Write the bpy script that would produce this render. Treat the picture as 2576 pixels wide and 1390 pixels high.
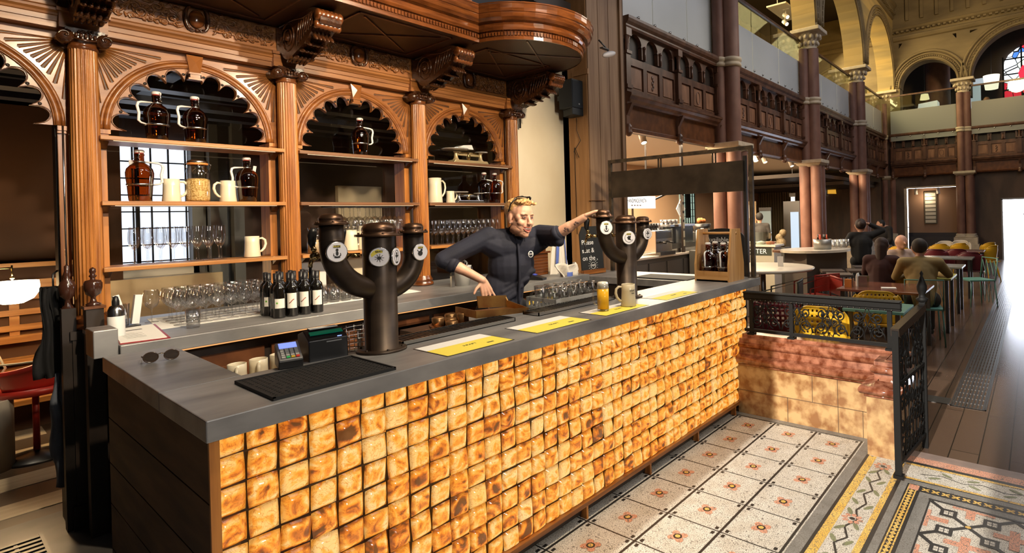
import bpy, bmesh, math, random
from math import sin, cos, pi, radians as RAD
from mathutils import Vector, Matrix
random.seed(7)
for o in list(bpy.data.objects): bpy.data.objects.remove(o)
SC = bpy.context.scene
COL = SC.collection
# ---------------- camera ----------------
def make_camera():
    yaw, pit, rol = 0.6583, -0.0022, -0.0262
    f = Vector((cos(yaw)*cos(pit), sin(yaw)*cos(pit), sin(pit)))
    r = Vector((sin(yaw), -cos(yaw), 0)); u = r.cross(f)
    r2 = cos(rol)*r + sin(rol)*u; u2 = -sin(rol)*r + cos(rol)*u
    cd = bpy.data.cameras.new('camera'); co = bpy.data.objects.new('camera', cd); COL.objects.link(co)
    m = Matrix((r2, u2, -f)).transposed().to_4x4(); m.translation = Vector((0, 0, 1.7))
    co.matrix_world = m
    cd.sensor_width = 36; cd.lens = 1382.29/2576*36
    cd.shift_x = (1288-1537.5)/2576; cd.shift_y = (547.9-695)/2576
    cd.clip_start = 0.05; cd.clip_end = 200
    SC.camera = co
make_camera()
# ---------------- world, exposure, lights ----------------
SC.view_settings.view_transform = 'Standard'; SC.view_settings.look = 'None'
SC.view_settings.gamma = 1; SC.view_settings.use_curve_mapping = False
SC.view_settings.exposure = 0.05
SC.cycles.max_bounces = 8; SC.cycles.diffuse_bounces = 3; SC.cycles.glossy_bounces = 3
SC.cycles.transmission_bounces = 4; SC.cycles.transparent_max_bounces = 24
SC.cycles.sample_clamp_indirect = 4; SC.cycles.sample_clamp_direct = 0
SC.cycles.caustics_reflective = False; SC.cycles.caustics_refractive = False
W = bpy.data.worlds.new('world'); SC.world = W; W.use_nodes = True
W.node_tree.nodes['Background'].inputs[0].default_value = (0.75, 0.8, 1.0, 1)
W.node_tree.nodes['Background'].inputs[1].default_value = 0.06
def lamp(name, kind, loc, target, power, color, size=0.2, angle=60, blend=.5, **k):
    d = bpy.data.lights.new(name, kind); o = bpy.data.objects.new(name, d); COL.objects.link(o)
    o.location = loc; d.energy = power; d.color = color
    if target is not None:
        o.rotation_euler = (Vector(target)-Vector(loc)).to_track_quat('-Z', 'Y').to_euler()
    if kind == 'SPOT': d.spot_size = RAD(angle); d.spot_blend = blend; d.shadow_soft_size = size
    elif kind == 'AREA': d.size = size; d.shape = 'RECTANGLE'; d.size_y = k.get('size_y', size)
    elif kind == 'POINT': d.shadow_soft_size = size
    elif kind == 'SUN': d.angle = size
    return o
WARM = (1.0, 0.80, 0.55)
lamp('sun', 'SUN', (-5, 1.2, 5), (-5+2.0, 1.2, 5-1.0), 6.2, (1.0, .93, .82), size=0.012)
# ceiling spotlights over the entrance side of the bar, plus added fill lamps
lamp('spot_cabinet', 'SPOT', (0.9, 0.6, 3.55), (1.5, 4.5, 2.1), 560, WARM, .05, 56, .6)
lamp('spot_cabinet', 'SPOT', (2.9, 0.4, 3.6), (2.9, 4.5, 2.1), 560, WARM, .05, 62, .6)
lamp('spot_counter', 'SPOT', (1.9, 1.4, 4.4), (1.7, 3.2, 1.0), 300, WARM, .06, 75, .6)
lamp('spot_bar', 'SPOT', (3.4, 1.2, 4.6), (3.3, 2.6, 1.1), 170, (1, .86, .66), .06, 70, .7)
lamp('bar_front_fill', 'AREA', (2.2, -4.5, 9.0), (2.2, 2, .9), 100, (1,.95,.88), 4, size_y=3)  # added fill that brightens the bar front, stands for no real source
lamp('slab_front_fill', 'SPOT', (1.2, -3.6, 3.2), (2.4, 2.2, 1.05), 420, (1,.93,.84), .3, 85, .7)  # extra lamp added from the front to lift the slab edge
lamp('wall_fill', 'SPOT', (3.3, 1.6, 3.3), (4.75, 4.6, 1.7), 120, (1,.84,.6), .06, 40, .7)  # added only to brighten the cream wall
lamp('spot_frame', 'SPOT', (1.6, 2.3, 4.3), (4.6, 3.0, 1.4), 220, (1, .8, .55), .06, 50, .7)

# ---------------- mesh helpers ----------------
class MB:
    def __init__(s): s.v = []; s.f = []; s.m = []; s.cur = 0; s.sm = []; s.smooth = False
    def add(s, vs, fs):
        n = len(s.v); s.v += [tuple(v) for v in vs]
        for f in fs: s.f.append([i+n for i in f]); s.m.append(s.cur); s.sm.append(s.smooth)
        return s
    def box(s, x0, x1, y0, y1, z0, z1):
        vs = [(x, y, z) for z in (z0, z1) for y in (y0, y1) for x in (x0, x1)]
        sm, s.smooth = s.smooth, False
        s.add(vs, [(0,2,3,1),(4,5,7,6),(0,1,5,4),(2,6,7,3),(0,4,6,2),(1,3,7,5)]); s.smooth = sm; return s
    def cbox(s, c, d, rz=0, rx=0, ry=0):
        M = Matrix.Rotation(rz,3,'Z') @ Matrix.Rotation(ry,3,'Y') @ Matrix.Rotation(rx,3,'X'); c = Vector(c)
        vs = [c + M @ Vector((x*d[0]/2, y*d[1]/2, z*d[2]/2)) for z in (-1,1) for y in (-1,1) for x in (-1,1)]
        sm, s.smooth = s.smooth, False
        s.add(vs, [(0,2,3,1),(4,5,7,6),(0,1,5,4),(2,6,7,3),(0,4,6,2),(1,3,7,5)]); s.smooth = sm; return s
    def quad(s, a, b, c, d): return s.add([a,b,c,d], [(0,1,2,3)])
    def prism(s, pts, z0, z1, ax=2):
        """polygon pts (2d) extruded along axis ax from z0 to z1"""
        n = len(pts)
        def P(p, z): return (p[0],p[1],z) if ax==2 else ((p[0],z,p[1]) if ax==1 else (z,p[0],p[1]))
        vs = [P(p,z0) for p in pts] + [P(p,z1) for p in pts]
        fs = [tuple(range(n))[::-1], tuple(range(n,2*n))] + [(i,(i+1)%n,n+(i+1)%n,n+i) for i in range(n)]
        sm, s.smooth = s.smooth, False; s.add(vs, fs[:2]); s.smooth = sm
        n0 = len(s.v)-2*n
        for f in fs[2:]: s.f.append([i+n0 for i in f]); s.m.append(s.cur); s.sm.append(s.smooth)
        return s
    def lathe(s, prof, c=(0,0,0), n=20, a0=0, a1=2*pi, M=None, flute=None):
        c = Vector(c); full = abs(a1-a0-2*pi) < 1e-4; k = n if full else n+1; vs = []
        for r, z in prof:
            for i in range(k):
                a = a0+(a1-a0)*i/n; rr = r
                if flute: rr = r*(1-flute[1]*abs(sin(a*flute[0]/2)))
                p = Vector((rr*cos(a), rr*sin(a), z))
                if M: p = M @ p
                vs.append(c+p)
        fs = []
        for j in range(len(prof)-1):
            for i in range(n if full else n):
                i2 = (i+1) % k if full else i+1
                fs.append((j*k+i, j*k+i2, (j+1)*k+i2, (j+1)*k+i))
        sm, s.smooth = s.smooth, True; s.add(vs, fs); s.smooth = sm
        return s
    def tube(s, pts, r, n=8, cap=True, closed=False, sq=None):
        pts = [Vector(p) for p in pts]; m = len(pts); rs = r if isinstance(r,(list,tuple)) else [r]*m
        vs = []; prev = None
        for i, p in enumerate(pts):
            if closed: t = pts[(i+1)%m]-pts[i-1]
            else: t = pts[min(i+1,m-1)]-pts[max(i-1,0)]
            t.normalize()
            if prev is None:
                up = Vector((0,0,1)) if abs(t.z) < .9 else Vector((1,0,0)); a = t.cross(up).normalized()
            else:
                a = (prev - t*prev.dot(t)).normalized()
            prev = a; b = t.cross(a)
            for k in range(n):
                q = 2*pi*k/n+(pi/4 if n==4 else 0); vs.append(p + (a*cos(q)+b*sin(q))*rs[i])
        fs = [(i*n+k, i*n+(k+1)%n, ((i+1)%m)*n+(k+1)%n, ((i+1)%m)*n+k) for i in range(m if closed else m-1) for k in range(n)]
        if cap and not closed: fs += [tuple(range(n))[::-1], tuple(range((m-1)*n, m*n))]
        sm, s.smooth = s.smooth, n > 4; s.add(vs, fs); s.smooth = sm
        return s
    def sphere(s, c, r, n=14, m=8, M=None):
        r = r if isinstance(r,(tuple,list)) else (r,r,r); c = Vector(c); vs = []
        for j in range(m+1):
            t = pi*j/m
            for i in range(n):
                a = 2*pi*i/n; p = Vector((r[0]*sin(t)*cos(a), r[1]*sin(t)*sin(a), r[2]*cos(t)))
                vs.append(c+(M@p if M else p))
        fs = [(j*n+i, (j+1)*n+i, (j+1)*n+(i+1)%n, j*n+(i+1)%n) for j in range(m) for i in range(n)]
        sm, s.smooth = s.smooth, True; s.add(vs, fs); s.smooth = sm
        return s
    def sweep(s, prof, path, up=(0,0,1), closed=False):
        """profile points (out, up) swept along a horizontal path; out = right-hand normal of travel"""
        path = [Vector(p) for p in path]; m = len(path); k = len(prof); vs = []; U = Vector(up)
        for i, p in enumerate(path):
            d0 = (path[i]-path[i-1]).normalized() if (i > 0 or closed) else None
            d1 = (path[(i+1)%m]-path[i]).normalized() if (i < m-1 or closed) else None
            d0 = d0 or d1; d1 = d1 or d0
            n0 = d0.cross(U).normalized(); n1 = d1.cross(U).normalized(); nn = (n0+n1)
            nn = nn/ max(.3, nn.dot(n0))
            for (o, z) in prof: vs.append(p + nn*o + U*z)
        fs = [(i*k+j, ((i+1)%m)*k+j, ((i+1)%m)*k+j+1, i*k+j+1) for i in range(m if closed else m-1) for j in range(k-1)]
        if not closed: fs += [tuple(range(k)), tuple(range((m-1)*k, m*k))[::-1]]
        s.add(vs, fs); return s
    def build(s, name, mats, parent=None, bevel=0, solid=0):
        me = bpy.data.meshes.new(name); me.from_pydata(s.v, [], s.f)
        mats = mats if isinstance(mats, (list,tuple)) else [mats]
        for m in mats: me.materials.append(m)
        for p, mi, sm in zip(me.polygons, s.m, s.sm): p.material_index = mi; p.use_smooth = sm
        bm = bmesh.new(); bm.from_mesh(me); bmesh.ops.recalc_face_normals(bm, faces=bm.faces[:]); bm.to_mesh(me); bm.free()
        me.update()
        o = bpy.data.objects.new(name, me); COL.objects.link(o)
        if parent: o.parent = parent
        if bevel:
            md = o.modifiers.new('bevel','BEVEL'); md.width = bevel; md.segments = 2; md.limit_method = 'ANGLE'; md.angle_limit = .7
        return o
def tag(o, label=None, cat=None, group=None, kind=None):
    if label: o['label'] = label
    if cat: o['category'] = cat
    if group: o['group'] = group
    if kind: o['kind'] = kind
    return o
def thing(name, label, cat, loc=(0,0,0), rz=0, group=None):
    o = bpy.data.objects.new(name, None); COL.objects.link(o); o.location = loc; o.rotation_euler = (0,0,rz)
    return tag(o, label, cat, group)
def struct(name, mb, m, parent=None, **k):
    o = mb.build(name, m, parent, **k)
    if not parent: o['kind'] = 'structure'
    return o
KIDS = {}
def dup(root, loc, rz=None, label=None, group=None, scale=None):
    def cp(o, par):
        c = o.copy(); COL.objects.link(c)
        if par: c.parent = par
        for ch in o.children: cp(ch, c)
        return c
    r = cp(root, None); r.location = loc
    if rz is not None: r.rotation_euler = (0,0,rz)
    if scale: r.scale = scale
    if label: r['label'] = label
    if group: r['group'] = group
    return r

# ---------------- materials ----------------
MATS = {}
def nt(name):
    m = bpy.data.materials.new(name); m.use_nodes = True; t = m.node_tree; b = t.nodes['Principled BSDF']
    return m, t, b
def rgba(c): return (c[0], c[1], c[2], 1)
def ramp(t, stops):
    r = t.nodes.new('ShaderNodeValToRGB'); e = r.color_ramp.elements
    while len(e) < len(stops): e.new(.5)
    for k, (p, c) in enumerate(stops): e[k].position = p; e[k].color = rgba(c)
    return r
def coords(t, scale=(1,1,1), kind='Object', rot=(0,0,0)):
    tc = t.nodes.new('ShaderNodeTexCoord'); mp = t.nodes.new('ShaderNodeMapping')
    mp.inputs['Scale'].default_value = scale; mp.inputs['Rotation'].default_value = rot
    t.links.new(tc.outputs[kind], mp.inputs[0]); return mp.outputs[0]
def PM(name, c, rough=.5, metal=0, c2=None, scale=(8,8,8), bump=0, detail=4, em=None, ems=1, coat=0, spec=.5, lo=.35, hi=.65, bscale=None):
    if name in MATS: return MATS[name]
    m, t, b = nt(name); b.inputs['Base Color'].default_value = rgba(c); b.inputs['Roughness'].default_value = rough
    b.inputs['Metallic'].default_value = metal; b.inputs['Specular IOR Level'].default_value = spec
    if coat: b.inputs['Coat Weight'].default_value = coat; b.inputs['Coat Roughness'].default_value = .15
    if c2 or bump:
        n = t.nodes.new('ShaderNodeTexNoise'); n.inputs['Scale'].default_value = 1; n.inputs['Detail'].default_value = detail
        t.links.new(coords(t, scale), n.inputs['Vector'])
        if c2:
            r = ramp(t, [(lo, c), (hi, c2)]); t.links.new(n.outputs[0], r.inputs[0]); t.links.new(r.outputs[0], b.inputs['Base Color'])
        if bump:
            if bscale:
                n = t.nodes.new('ShaderNodeTexNoise'); n.inputs['Scale'].default_value = 1; n.inputs['Detail'].default_value = 3
                t.links.new(coords(t, bscale), n.inputs['Vector'])
            bp = t.nodes.new('ShaderNodeBump'); bp.inputs['Strength'].default_value = bump; bp.inputs['Distance'].default_value = .01
            t.links.new(n.outputs[0], bp.inputs['Height']); t.links.new(bp.outputs[0], b.inputs['Normal'])
    if em: b.inputs['Emission Color'].default_value = rgba(em); b.inputs['Emission Strength'].default_value = ems
    MATS[name] = m; return m
def GLASS(name, tint=(1,1,1), f0=.06, rough=.02, ior=1.5, extra=0):
    """thin glass: clear or tinted see-through with a fresnel gloss"""
    if name in MATS: return MATS[name]
    m = bpy.data.materials.new(name); m.use_nodes = True; t = m.node_tree; t.nodes.clear()
    out = t.nodes.new('ShaderNodeOutputMaterial'); mx = t.nodes.new('ShaderNodeMixShader')
    tr = t.nodes.new('ShaderNodeBsdfTransparent'); tr.inputs[0].default_value = rgba(tint)
    gl = t.nodes.new('ShaderNodeBsdfGlossy'); gl.inputs['Roughness'].default_value = rough
    lw = t.nodes.new('ShaderNodeLayerWeight'); lw.inputs[0].default_value = .28
    mt = t.nodes.new('ShaderNodeMath'); mt.operation = 'MULTIPLY_ADD'; mt.inputs[1].default_value = .85; mt.inputs[2].default_value = f0; mt.use_clamp = True
    gl.inputs['Roughness'].default_value = rough
    t.links.new(lw.outputs['Facing'], mt.inputs[0]); t.links.new(mt.outputs[0], mx.inputs[0])
    t.links.new(tr.outputs[0], mx.inputs[1]); t.links.new(gl.outputs[0], mx.inputs[2]); t.links.new(mx.outputs[0], out.inputs[0])
    MATS[name] = m; return m
def EM(name, c, s): 
    if name in MATS: return MATS[name]
    m, t, b = nt(name); b.inputs['Base Color'].default_value = (0,0,0,1); b.inputs['Emission Color'].default_value = rgba(c); b.inputs['Emission Strength'].default_value = s
    MATS[name] = m; return m
def WOOD(name, c1, c2, ax=2, rough=.4, dens=28, coat=.15, bump=.15):
    """grain stretched along axis ax"""
    sc = [dens]*3; sc[ax] = dens*.06
    return PM(name, c1, rough, 0, c2, tuple(sc), bump, 6, coat=coat, lo=.38, hi=.62)
oak_v = WOOD('oak_vertical', (.25,.080,.014), (.50,.195,.038), 2)
oak_h = WOOD('oak_horizontal', (.17,.055,.011), (.31,.115,.025), 0)
oak_flat = PM('oak_carved', (.24,.080,.016), .4, 0, (.36,.135,.032), (5,40,22), .1, 5, coat=.15)
dark_oak = PM('dark_oak', (.085,.03,.012), .35, 0, (.15,.055,.02), (10,30,8), .2, 5, coat=.3)
carved = PM('carved_dark_oak', (.034,.011,.004), .25, 0, (.065,.022,.007), (30,30,30), .3, 4, coat=.4)
maroon = PM('mahogany', (.085,.024,.006), .2, 0, (.18,.055,.013), (6,6,40), .1, 5, coat=.5)
blackwood = PM('black_wood', (.012,.008,.006), .5, 0, (.03,.018,.012), (12,12,3), .2)
hall_oak = PM('gallery_oak', (.065,.028,.016), .4, 0, (.14,.065,.038), (8,8,3), .2, coat=.15)
hall_pan = PM('gallery_panel_oak', (.16,.075,.04), .45, 0, (.30,.15,.085), (8,8,2), .2)
zinc = PM('zinc_top', (.17,.17,.175), .38, .30, (.37,.365,.36), (2.5,7,5), .03, 6, lo=.3, hi=.7)
steel = PM('steel', (.55,.55,.55), .22, 1)
dark_steel = PM('dark_steel', (.10,.10,.10), .35, .9)
brass = PM('brass', (.62,.45,.2), .18, 1)
copper = PM('copper', (.6,.3,.12), .3, 1, (.45,.2,.08), (9,9,9))
iron = PM('wrought_iron', (.004,.004,.004), .6, 0, spec=.25)
white = PM('white_paint', (.8,.8,.78), .5)
cream = PM('cream_ceramic', (.78,.70,.52), .3, coat=.4)
blackp = PM('black_plastic', (.012,.012,.013), .35)
rubber = PM('black_rubber', (.010,.010,.010), .7)
glass = GLASS('clear_glass', (.98,.985,.985), .10, .05)
amber = GLASS('amber_glass', (.42,.13,.025), .05)
amber_in = GLASS('amber_glass_dark', (.5,.2,.05), .04)
paper = PM('paper', (.85,.84,.8), .8)
yellow = PM('yellow_print', (.90,.74,.10), .7)
ink = PM('ink', (.02,.02,.02), .6)
def text(s, size, mat, loc, rot, parent=None, name='lettering', ext=.0005, align='CENTER'):
    cu = bpy.data.curves.new(name, 'FONT'); cu.body = s; cu.size = size; cu.extrude = ext; cu.align_x = align; cu.align_y = 'CENTER'
    o = bpy.data.objects.new(name, cu); COL.objects.link(o)
    dg = bpy.context.evaluated_depsgraph_get(); me = bpy.data.meshes.new_from_object(o.evaluated_get(dg))
    bpy.data.objects.remove(o); me.materials.clear(); me.materials.append(mat)
    o = bpy.data.objects.new(name, me); COL.objects.link(o); o.location = loc; o.rotation_euler = rot
    if parent: o.parent = parent
    return o
# ================= FLOORS =================
def tess(name, c, c2, sc=105, grout=(.13,.115,.095)):
    m, t, b = nt(name); v = t.nodes.new('ShaderNodeTexVoronoi'); v.feature = 'DISTANCE_TO_EDGE'; v.inputs['Scale'].default_value = sc
    t.links.new(coords(t), v.inputs['Vector']); n = t.nodes.new('ShaderNodeTexNoise'); n.inputs['Scale'].default_value = 9
    t.links.new(coords(t), n.inputs['Vector']); r = ramp(t, [(.35, c), (.65, c2)]); t.links.new(n.outputs[0], r.inputs[0])
    k = ramp(t, [(.03, (0,0,0)), (.08, (1,1,1))]); t.links.new(v.outputs['Distance'], k.inputs[0])
    mx = t.nodes.new('ShaderNodeMix'); mx.data_type = 'RGBA'; mx.inputs[6].default_value = rgba(grout)
    t.links.new(k.outputs[0], mx.inputs[0]); t.links.new(r.outputs[0], mx.inputs[7]); t.links.new(mx.outputs[2], b.inputs['Base Color'])
    b.inputs['Roughness'].default_value = .45; return m
fw = tess('mosaic_white', (.60,.55,.46), (.70,.66,.58)); fb = PM('mosaic_black', (.02,.018,.016), .4)
fg = tess('mosaic_grey', (.17,.165,.15), (.24,.23,.21), 90); fy = tess('mosaic_yellow', (.72,.42,.06), (.8,.52,.12), 80)
fp = tess('mosaic_pink', (.62,.26,.15), (.7,.34,.22), 80); fgr = tess('mosaic_green', (.17,.19,.08), (.24,.26,.13), 90)
fth = PM('threshold_marble', (.20,.15,.13), .3, 0, (.34,.24,.20), (5,5,5))
FM = [fw, fb, fg, fy, fp, fgr, fth]
F = MB(); LV = [0.0]
def flat(pts, mi, z):
    LV[0] += 1; z += (LV[0] % 101)*4e-6; F.cur = mi; F.add([(p[0],p[1],z) for p in pts], [tuple(range(len(pts)))])
def rect(x0,x1,y0,y1,mi,z): flat([(x0,y0),(x1,y0),(x1,y1),(x0,y1)], mi, z)
def line(p, q, w, mi, z):
    d = Vector((q[0]-p[0], q[1]-p[1])).normalized()*w/2; n = (-d.y, d.x)
    flat([(p[0]-n[0],p[1]-n[1]),(q[0]-n[0],q[1]-n[1]),(q[0]+n[0],q[1]+n[1]),(p[0]+n[0],p[1]+n[1])], mi, z)
def blob(c, rx, ry, ang, mi, z, n=12):
    flat([(c[0]+rx*cos(2*pi*i/n)*cos(ang)-ry*sin(2*pi*i/n)*sin(ang), c[1]+rx*cos(2*pi*i/n)*sin(ang)+ry*sin(2*pi*i/n)*cos(ang)) for i in range(n)], mi, z)
F.box(-1.6, 4.335, -3, 2.6, -.08, 0)
E1, E2, E3, E4 = .0008, .0014, .002, .0026
X0, Y0, SX, SY = 4.292, 2.023, .3283, .3259
rect(4.3,4.37,.97,2.1,2,E1); rect(4.30,4.306,1.04,2.1,1,E2)
for j in range(4):
    w = .014; line((-1.5, Y0-SY*j), (4.296, Y0-SY*j), w, 1, E2)
for i in range(17):
    x = X0-SX*i; line((x, Y0+.35), (x, Y0-3*SY), .007, 1, E2)
    for j in range(-1, 4):
        y = Y0-SY*j
        for sx in (-1, 1):
            for sy in (-1, 1):
                if (j == 3 and sy < 0) or (i == 0 and sx > 0): continue
                cx, cy = x+sx*.026, y+sy*.030
                rect(cx-.013, cx+.013, cy-.009, cy+.009, 1, E2)
    for j in range(-1, 3):
        cx, cy = x-SX/2, Y0-SY*(j+.5)
        for k in range(4):
            a = pi/4+k*pi/2; blob((cx+.030*cos(a), cy+.030*sin(a)), .026, .022, a, 4, E2)
        blob((cx,cy), .024, .024, 0, 1, E3); blob((cx,cy), .0145, .0145, 0, 3, E4)
rect(-1.5,4.32,.966,1.030,2,E1); rect(-1.5,4.1,.948,.966,1,E1)
def floral(a0, a1, c, hw, per, off, axis, flowers=True):
    """vine of stems, leaves and flowers along an axis"""
    def P(s, t): return (s, c+t) if axis == 0 else (c+t, s)
    s = off; k = 0
    while s > a0:
        pts = [(0,-.02),(.10,.02),(.20,-.02),(.28,.025),(.38,-.015),(.45,.02),(.56,-.02),(.66,.01),(.767,-.02)]
        pts = [(s-p*per/.767, q*hw/.07) for p, q in pts]
        for p, q in zip(pts, pts[1:]):
            if q[0] < a0: break
            line(P(*p), P(*q), .011 if flowers else .006, 1, E3)
        for q, (u, v, ang) in enumerate([(.07,-.035,.5),(.12,.045,-.6),(.24,.045,.5),(.25,-.04,-.5),(.40,-.045,.5),(.42,.045,-.5),(.56,.045,.6),(.60,-.045,-.5),(.69,.04,.4)]):
            if s-u*per/.767 < a0: continue
            cc = P(s-u*per/.767, v*hw/.07*.9); blob(cc, .038, .013, ang if axis == 0 else pi/2+ang, 5, E3)
        if flowers:
            f = P(s, .005)
            for q in range(8): blob((f[0]+.04*cos(q*pi/4), f[1]+.04*sin(q*pi/4)), .017, .013, q*pi/4, 4, E3)
            blob(f, .015, .015, 0, 1, E4)
        s -= per
rect(-1.5,4.08,.899,.948,3,E1); rect(-1.5,4.08,.726,.760,3,E1); floral(-1.4, 4.0, .83, .07, .767, 3.949, 0)
rect(-1.5,3.87,.703,.726,1,E1); rect(-1.5,3.85,.662,.703,2,E1); rect(-1.5,3.80,.653,.662,1,E1)
rect(-1.5,3.8,.585,.653,1,E1); rect(-1.5,3.795,.603,.611,3,E2); rect(-1.5,3.795,.645,.653,3,E2)
x = 3.70
while x > 1.2:
    flat([(x-.022,.628),(x,.612),(x+.022,.628),(x,.644)], 3, E3); x -= .036
rect(-1.5,3.71,.526,.585,2,E2); rect(-1.5,3.66,.517,.526,1,E2)
rect(3.715,3.795,-3,.60,1,E2); rect(3.66,3.715,-3,.526,2,E2); rect(3.80,3.85,-3,.662,2,E2); rect(3.644,3.662,-3,.53,1,E3)
rect(3.722,3.79,.596,.648,4,E3)
y = .56
while y > -1:
    for k in range(4): blob((3.755+.014*cos(k*pi/2+.78), y+.014*sin(k*pi/2+.78)), .013, .007, k*pi/2+.78, 3, E3)
    y -= .052
rect(3.85,3.862,-3,.70,1,E2); rect(3.862,3.885,-3,.72,3,E2); rect(4.08,4.105,-3,.72,3,E2); rect(4.105,4.14,-3,.74,1,E2); rect(4.14,4.23,-3,.74,4,E2); rect(4.14,4.335,-3,.74,6,E1)
floral(-2, .62, 3.985, .075, .9, .62, 1, False)
for i in range(7):
    for j in range(5):
        nx, ny = 3.64-.405*i, .518-.40*j
        for dx, dy in ((-1,-1),(1,-1)):
            q = (nx+dx*.2025, ny+dy*.2); r_ = (nx+dx*.405, ny+dy*.4)
            if i == 0 and dx > 0: continue
            line((nx,ny), q, .024, 1, E2); line(q, (nx+dx*.405,ny-.4), .024, 1, E2)
            for t_ in (.25,.75):
                mx_, my_ = nx+dx*.405*t_, ny-.4*t_
                rect(mx_-.045,mx_+.045,my_-.04,my_+.04,1,E3); 
                for a in (-1,1):
                    for b_ in (-1,1): rect(mx_+a*.012-.010,mx_+a*.012+.010,my_+b_*.012-.010,my_+b_*.012+.010,0,E4)
        for cx, cy in ((nx-.2025, ny), (nx, ny-.2)):
            if cx > 3.63: cx_ = 3.61
            y1 = min(cy+.09, .515); x1 = min(cx+.09, 3.64)
            rect(cx-.024, min(cx+.024,3.64), cy-.11, y1, 4, E3); rect(cx-.11, x1, cy-.022, min(cy+.022,.515), 4, E3+.0003)
        blob((nx-.2025, ny-.2), .014, .014, 0, 3, E4)
struct('floor', F, FM)
plank = None
def planks(name, cA, cB, w, ax, rough=.35, length=1.8, gap=(.01,.008,.006)):
    m, t, b = nt(name); br = t.nodes.new('ShaderNodeTexBrick'); br.inputs['Scale'].default_value = 1
    br.inputs['Brick Width'].default_value = length; br.inputs['Row Height'].default_value = w; br.inputs['Mortar Size'].default_value = .004
    br.inputs['Color1'].default_value = rgba(cA); br.inputs['Color2'].default_value = rgba(cB); br.inputs['Mortar'].default_value = rgba(gap)
    t.links.new(coords(t, (1,1,1), 'Object', (0,0,0) if ax == 0 else (0,0,pi/2)), br.inputs['Vector'])
    t.links.new(br.outputs[0], b.inputs['Base Color']); b.inputs['Roughness'].default_value = rough; return m
fl_wood = planks('hall_floor_boards', (.075,.045,.03), (.10,.062,.042), .17, 0, .22)
m = MB().box(4.335, 60, -7, 9.2, -.08, 0); m.box(-1.6,4.335,2.6,9.2,-.08,-.002)
struct('floor', m, [fl_wood])
# left side: slate floor and dark boards, sunlight stripes coloured in as pale strips
fs = PM('slate_floor', (.10,.095,.09), .35, 0, (.18,.165,.15), (3,3,3)); pale = PM('sun_stripe', (.52,.42,.28), .4, 0, (.62,.52,.37), (2,20,2)); drk = PM('dark_board', (.11,.075,.05), .35)
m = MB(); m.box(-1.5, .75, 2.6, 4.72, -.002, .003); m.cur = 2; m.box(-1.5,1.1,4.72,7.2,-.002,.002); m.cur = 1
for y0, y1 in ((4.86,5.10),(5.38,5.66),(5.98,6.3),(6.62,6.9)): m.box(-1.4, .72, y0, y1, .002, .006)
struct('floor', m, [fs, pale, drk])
m = MB()
for k in range(9): m.box(-.35, .44, 3.95+k*.055, 3.978+k*.055, .003, .018)
for k in range(4): m.box(-.32+.22*k, -.305+.22*k, 3.95, 4.42, .003, .014)
m.box(.44,.455,3.94,4.43,.003,.02)
tag(m.build('grating_mat', dark_steel), 'ribbed dark metal grating mat on slate floor beside the timber bar end', 'mat')
# floor drain strip along the hall
m = MB(); m.box(5.5, 21.5, .36, .372, 0, .006); m.box(5.5,21.5,.61,.622,0,.006); m.box(5.5,5.515,.36,.62,0,.006)
for k in range(9): m.box(5.5, 21.5, .375+k*.027, .390+k*.027, 0, .005)
for k in range(110): m.box(5.5+k*.145, 5.51+k*.145, .372, .61, 0, .004)
tag(m.build('floor_grille', dark_steel), 'long black slotted heating grille set in the dark board floor', 'grille')
m = MB().box(5.52,5.70,.63,1.3,0,.004); tag(m.build('floor_strip', dark_steel), 'dark metal strip crossing the boards at the near end of the long floor grille', 'strip')

# ================= WALLS =================
plaster = PM('cream_plaster', (.74,.62,.42), .7, 0, (.84,.73,.53), (1.6,1.6,1.2), .05, 6)
peach = PM('peach_plaster', (.60,.40,.25), .7); dkw = PM('dark_wall', (.022,.015,.012), .6)
stone = PM('banded_stone', (.33,.25,.115), .75, 0, (.48,.34,.13), (.35,.35,3.4), .1, 3, lo=.42, hi=.58)
stone2 = PM('grey_buff_stone', (.15,.11,.055), .75, 0, (.23,.17,.085), (.8,.8,2.4), .1, 4)
pinkst = PM('red_sandstone', (.16,.075,.055), .55, 0, (.22,.11,.08), (5,5,3), .05)
buff = PM('pale_stone_carving', (.45,.38,.28), .7, 0, (.56,.48,.36), (9,9,9), .3)
planktex = PM('rough_pine', (.24,.13,.065), .6, 0, (.38,.23,.125), (14,14,.9), .3, 8, bscale=(40,40,3))
planktex2 = PM('warm_pine', (.32,.15,.05), .5, 0, (.46,.24,.10), (14,14,.9), .3, 8, bscale=(40,40,3))
m = MB().box(4.16,5.05,4.6,4.72,0,3.6); struct('wall_right', m, plaster)
m = MB().box(5.03,5.06,4.5,4.6,0,3.9); struct('trim_1', m, PM('blue_trim', (.015,.035,.10), .5))
# boxed timber pillar
t = thing('timber_pillar', 'tall rough pine boxed pillar right of the cream wall behind the second tap tower', 'pillar', (0,0,0))
MB().box(5.03,5.72,4.2,4.6,0,6.5).build('core', planktex, t)
MB().box(5.02,5.03,4.2,4.50,0,6.5).build('side_board', planktex2, t)
m = MB()
for x in (5.035,5.245,5.455): m.box(x, x+.20, 4.185, 4.2, 0, 6.5)
m.build('face_boards', planktex, t); MB().box(5.665,5.73,4.16,4.2,0,6.5).box(5.72,5.735,4.16,4.6,0,6.5).build('corner_bead', planktex, t)
MB().box(5.0,5.3,4.17,4.19,1.9,1.905).box(4.995,5.02,4.16,4.4,3.40,3.46).build('ledge', planktex2, t)
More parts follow.
